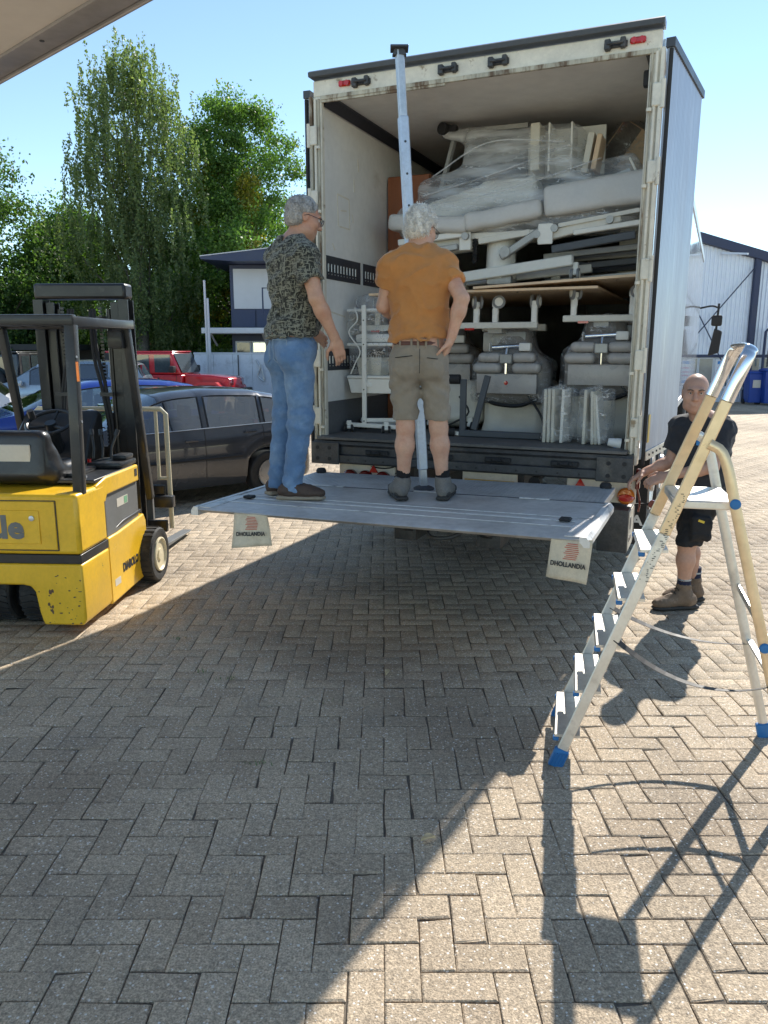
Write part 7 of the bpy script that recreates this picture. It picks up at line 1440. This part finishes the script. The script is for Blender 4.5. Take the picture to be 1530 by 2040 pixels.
S = SDF(J['head'] - .16, J['head'] + .16, .005); S.ell(at_(0, -.020, .028), NP(.0795, .1005, .092) * 1.05, .0, M=M_); S.plane(at_(0, .03, 0), f_ * .8 - u_ * .1, .01).plane(at_(0, -.04, -.045), -u_ * .9 + f_ * .3, .01).plane(at_(0, -.02, .055), u_ + f_ * .35, .01)
for s in (-1, 1): S.ell(at_(s * .085, .012, -.012), NP(.03, .024, .038), .01, 's', M=M_)
S.mesh('hair', 'hair_stubble', man)
S = SDF(lo, hi, .0085); torso(S, J, bf_, .92, .98, .08, .018, .015)
for q in 'RL':
    S.cone(J['neck'] - V3(0, 0, .04), J['sh' + q], .075, .082, .06); dv = unit(J['el' + q] - J['sh' + q]); e = J['sh' + q] + (J['el' + q] - J['sh' + q]) * .66; S2 = SDF(lo, hi, .0085); S2.cone(J['sh' + q], e + dv * .06, .080, 0.080, 0); S2.plane(e, dv, .004); S.comb(tuple(slice(None) for _ in range(3)), S2.d, .035, 'u')
S.cone(J['neck'] + V3(0, 0, -.04), J['neck'] + V3(-.03, -.03, .12), .070, .088, .012, 's')
S.plane((0, 0, .80), (0, 0, -1)); S.displace(fold_noise(12, .008, 8)); sh_ = S.mesh('polo_shirt', 'navy_polo', man)
# collar, placket with buttons, badge
up_ = unit(J['head'] - J['neck'] - V3(.0, .0, 0)); mb = MB(); cN = J['neck'] + V3(-.008, -.012, .012)
ring = [tuple(cN + r_ * .078 * math.cos(a) + f_ * .078 * math.sin(a) + V3(0, 0, .012 - .022 * max(0, math.sin(a)))) for a in np.linspace(R(105), R(435), 22)]
mb.tube(ring, .016, 6, flat=.45); mb.build('collar', 'navy_polo', sh_)
c0 = J['neck'] + bf_ * .155 + V3(0, 0, -.13); rb = np.cross(bf_, V3(0, 0, 1))
for z in (.05, 0): mb = MB(); mb.lathe([(.006, 0), (.006, .003), (0, .004)], 10, frameM(c0 + V3(0, 0, z) + bf_ * (.0 if z == 0 else -.025), rb, (0, 0, 1)) ); mb.build('button', 'cup_paper', sh_)
mb = MB(); mb.box((-.016, -.016, 0), (.016, .016, .003), 0, frameM(J['neck'] + bf_ * .155 - rb * .085 + V3(0, 0, -.14), -rb, (0, 0, 1))); mb.build('badge', 'poster_blue', sh_)
S = SDF(lo, hi, .0085); S.ell(J['pelvis'] + V3(0, 0, -.01), (.160, .15, .12), .05)
for q, s in (('R', 1), ('L', -1)): S.ell(J['hp' + q] - bf_ * .05, (.09, .085, .1), .045); S.cone(J['hp' + q], J['kn' + q] + V3(0, 0, .0), .102, .084, .03)
S.rbox(J['hpL'] * .35 + J['knL'] * .65 + V3(.01, -.085, .02), (.075, .025, .09), .02, .015)
S.plane((0, 0, .465), (0, 0, -1)); S.plane((0, 0, .90), (0, 0, 1)); S.displace(fold_noise(15, .008, 10)); st = S.mesh('work_shorts', 'black_shorts', man)
mat('label_yellow', (.7, .5, .05), .6); mb = MB(); q = J['hpL'] * .35 + J['knL'] * .65 + V3(.0, -.112, .075); mb.box((-.022, -.008, 0), (.022, .008, .002), 0, frameM(q, (1, 0, -.35), (.35, 0, 1))); mb.build('pocket_label', 'label_yellow', st)
for q, hl, to in (('L', (.075, -.055, 0), (-.225, -.095, 0)), ('R', (.19, .12, 0), (-.08, .085, 0))):
    mb = MB(); mb.tube([tuple(J['an' + q]), tuple(J['an' + q] + V3(0, 0, .08)), tuple(J['an' + q] + V3(0, 0, .13))], [.050, .047, .046], 16); sk = mb.build('sock', 'sock_navy', man)
    mb = MB(); c = J['an' + q] + V3(0, 0, .085); mb.tube([tuple(c), tuple(c + V3(0, 0, .012))], .0485, 16); mb.build('sock_stripe', 'car_silverblue', sk)
    sh = shoe(man, hl, to, J['an' + q] + V3(0, 0, -.01), 'boot_tan', 'sole_dark', boot=.055, sole_name='boot_sole', k=1.08)
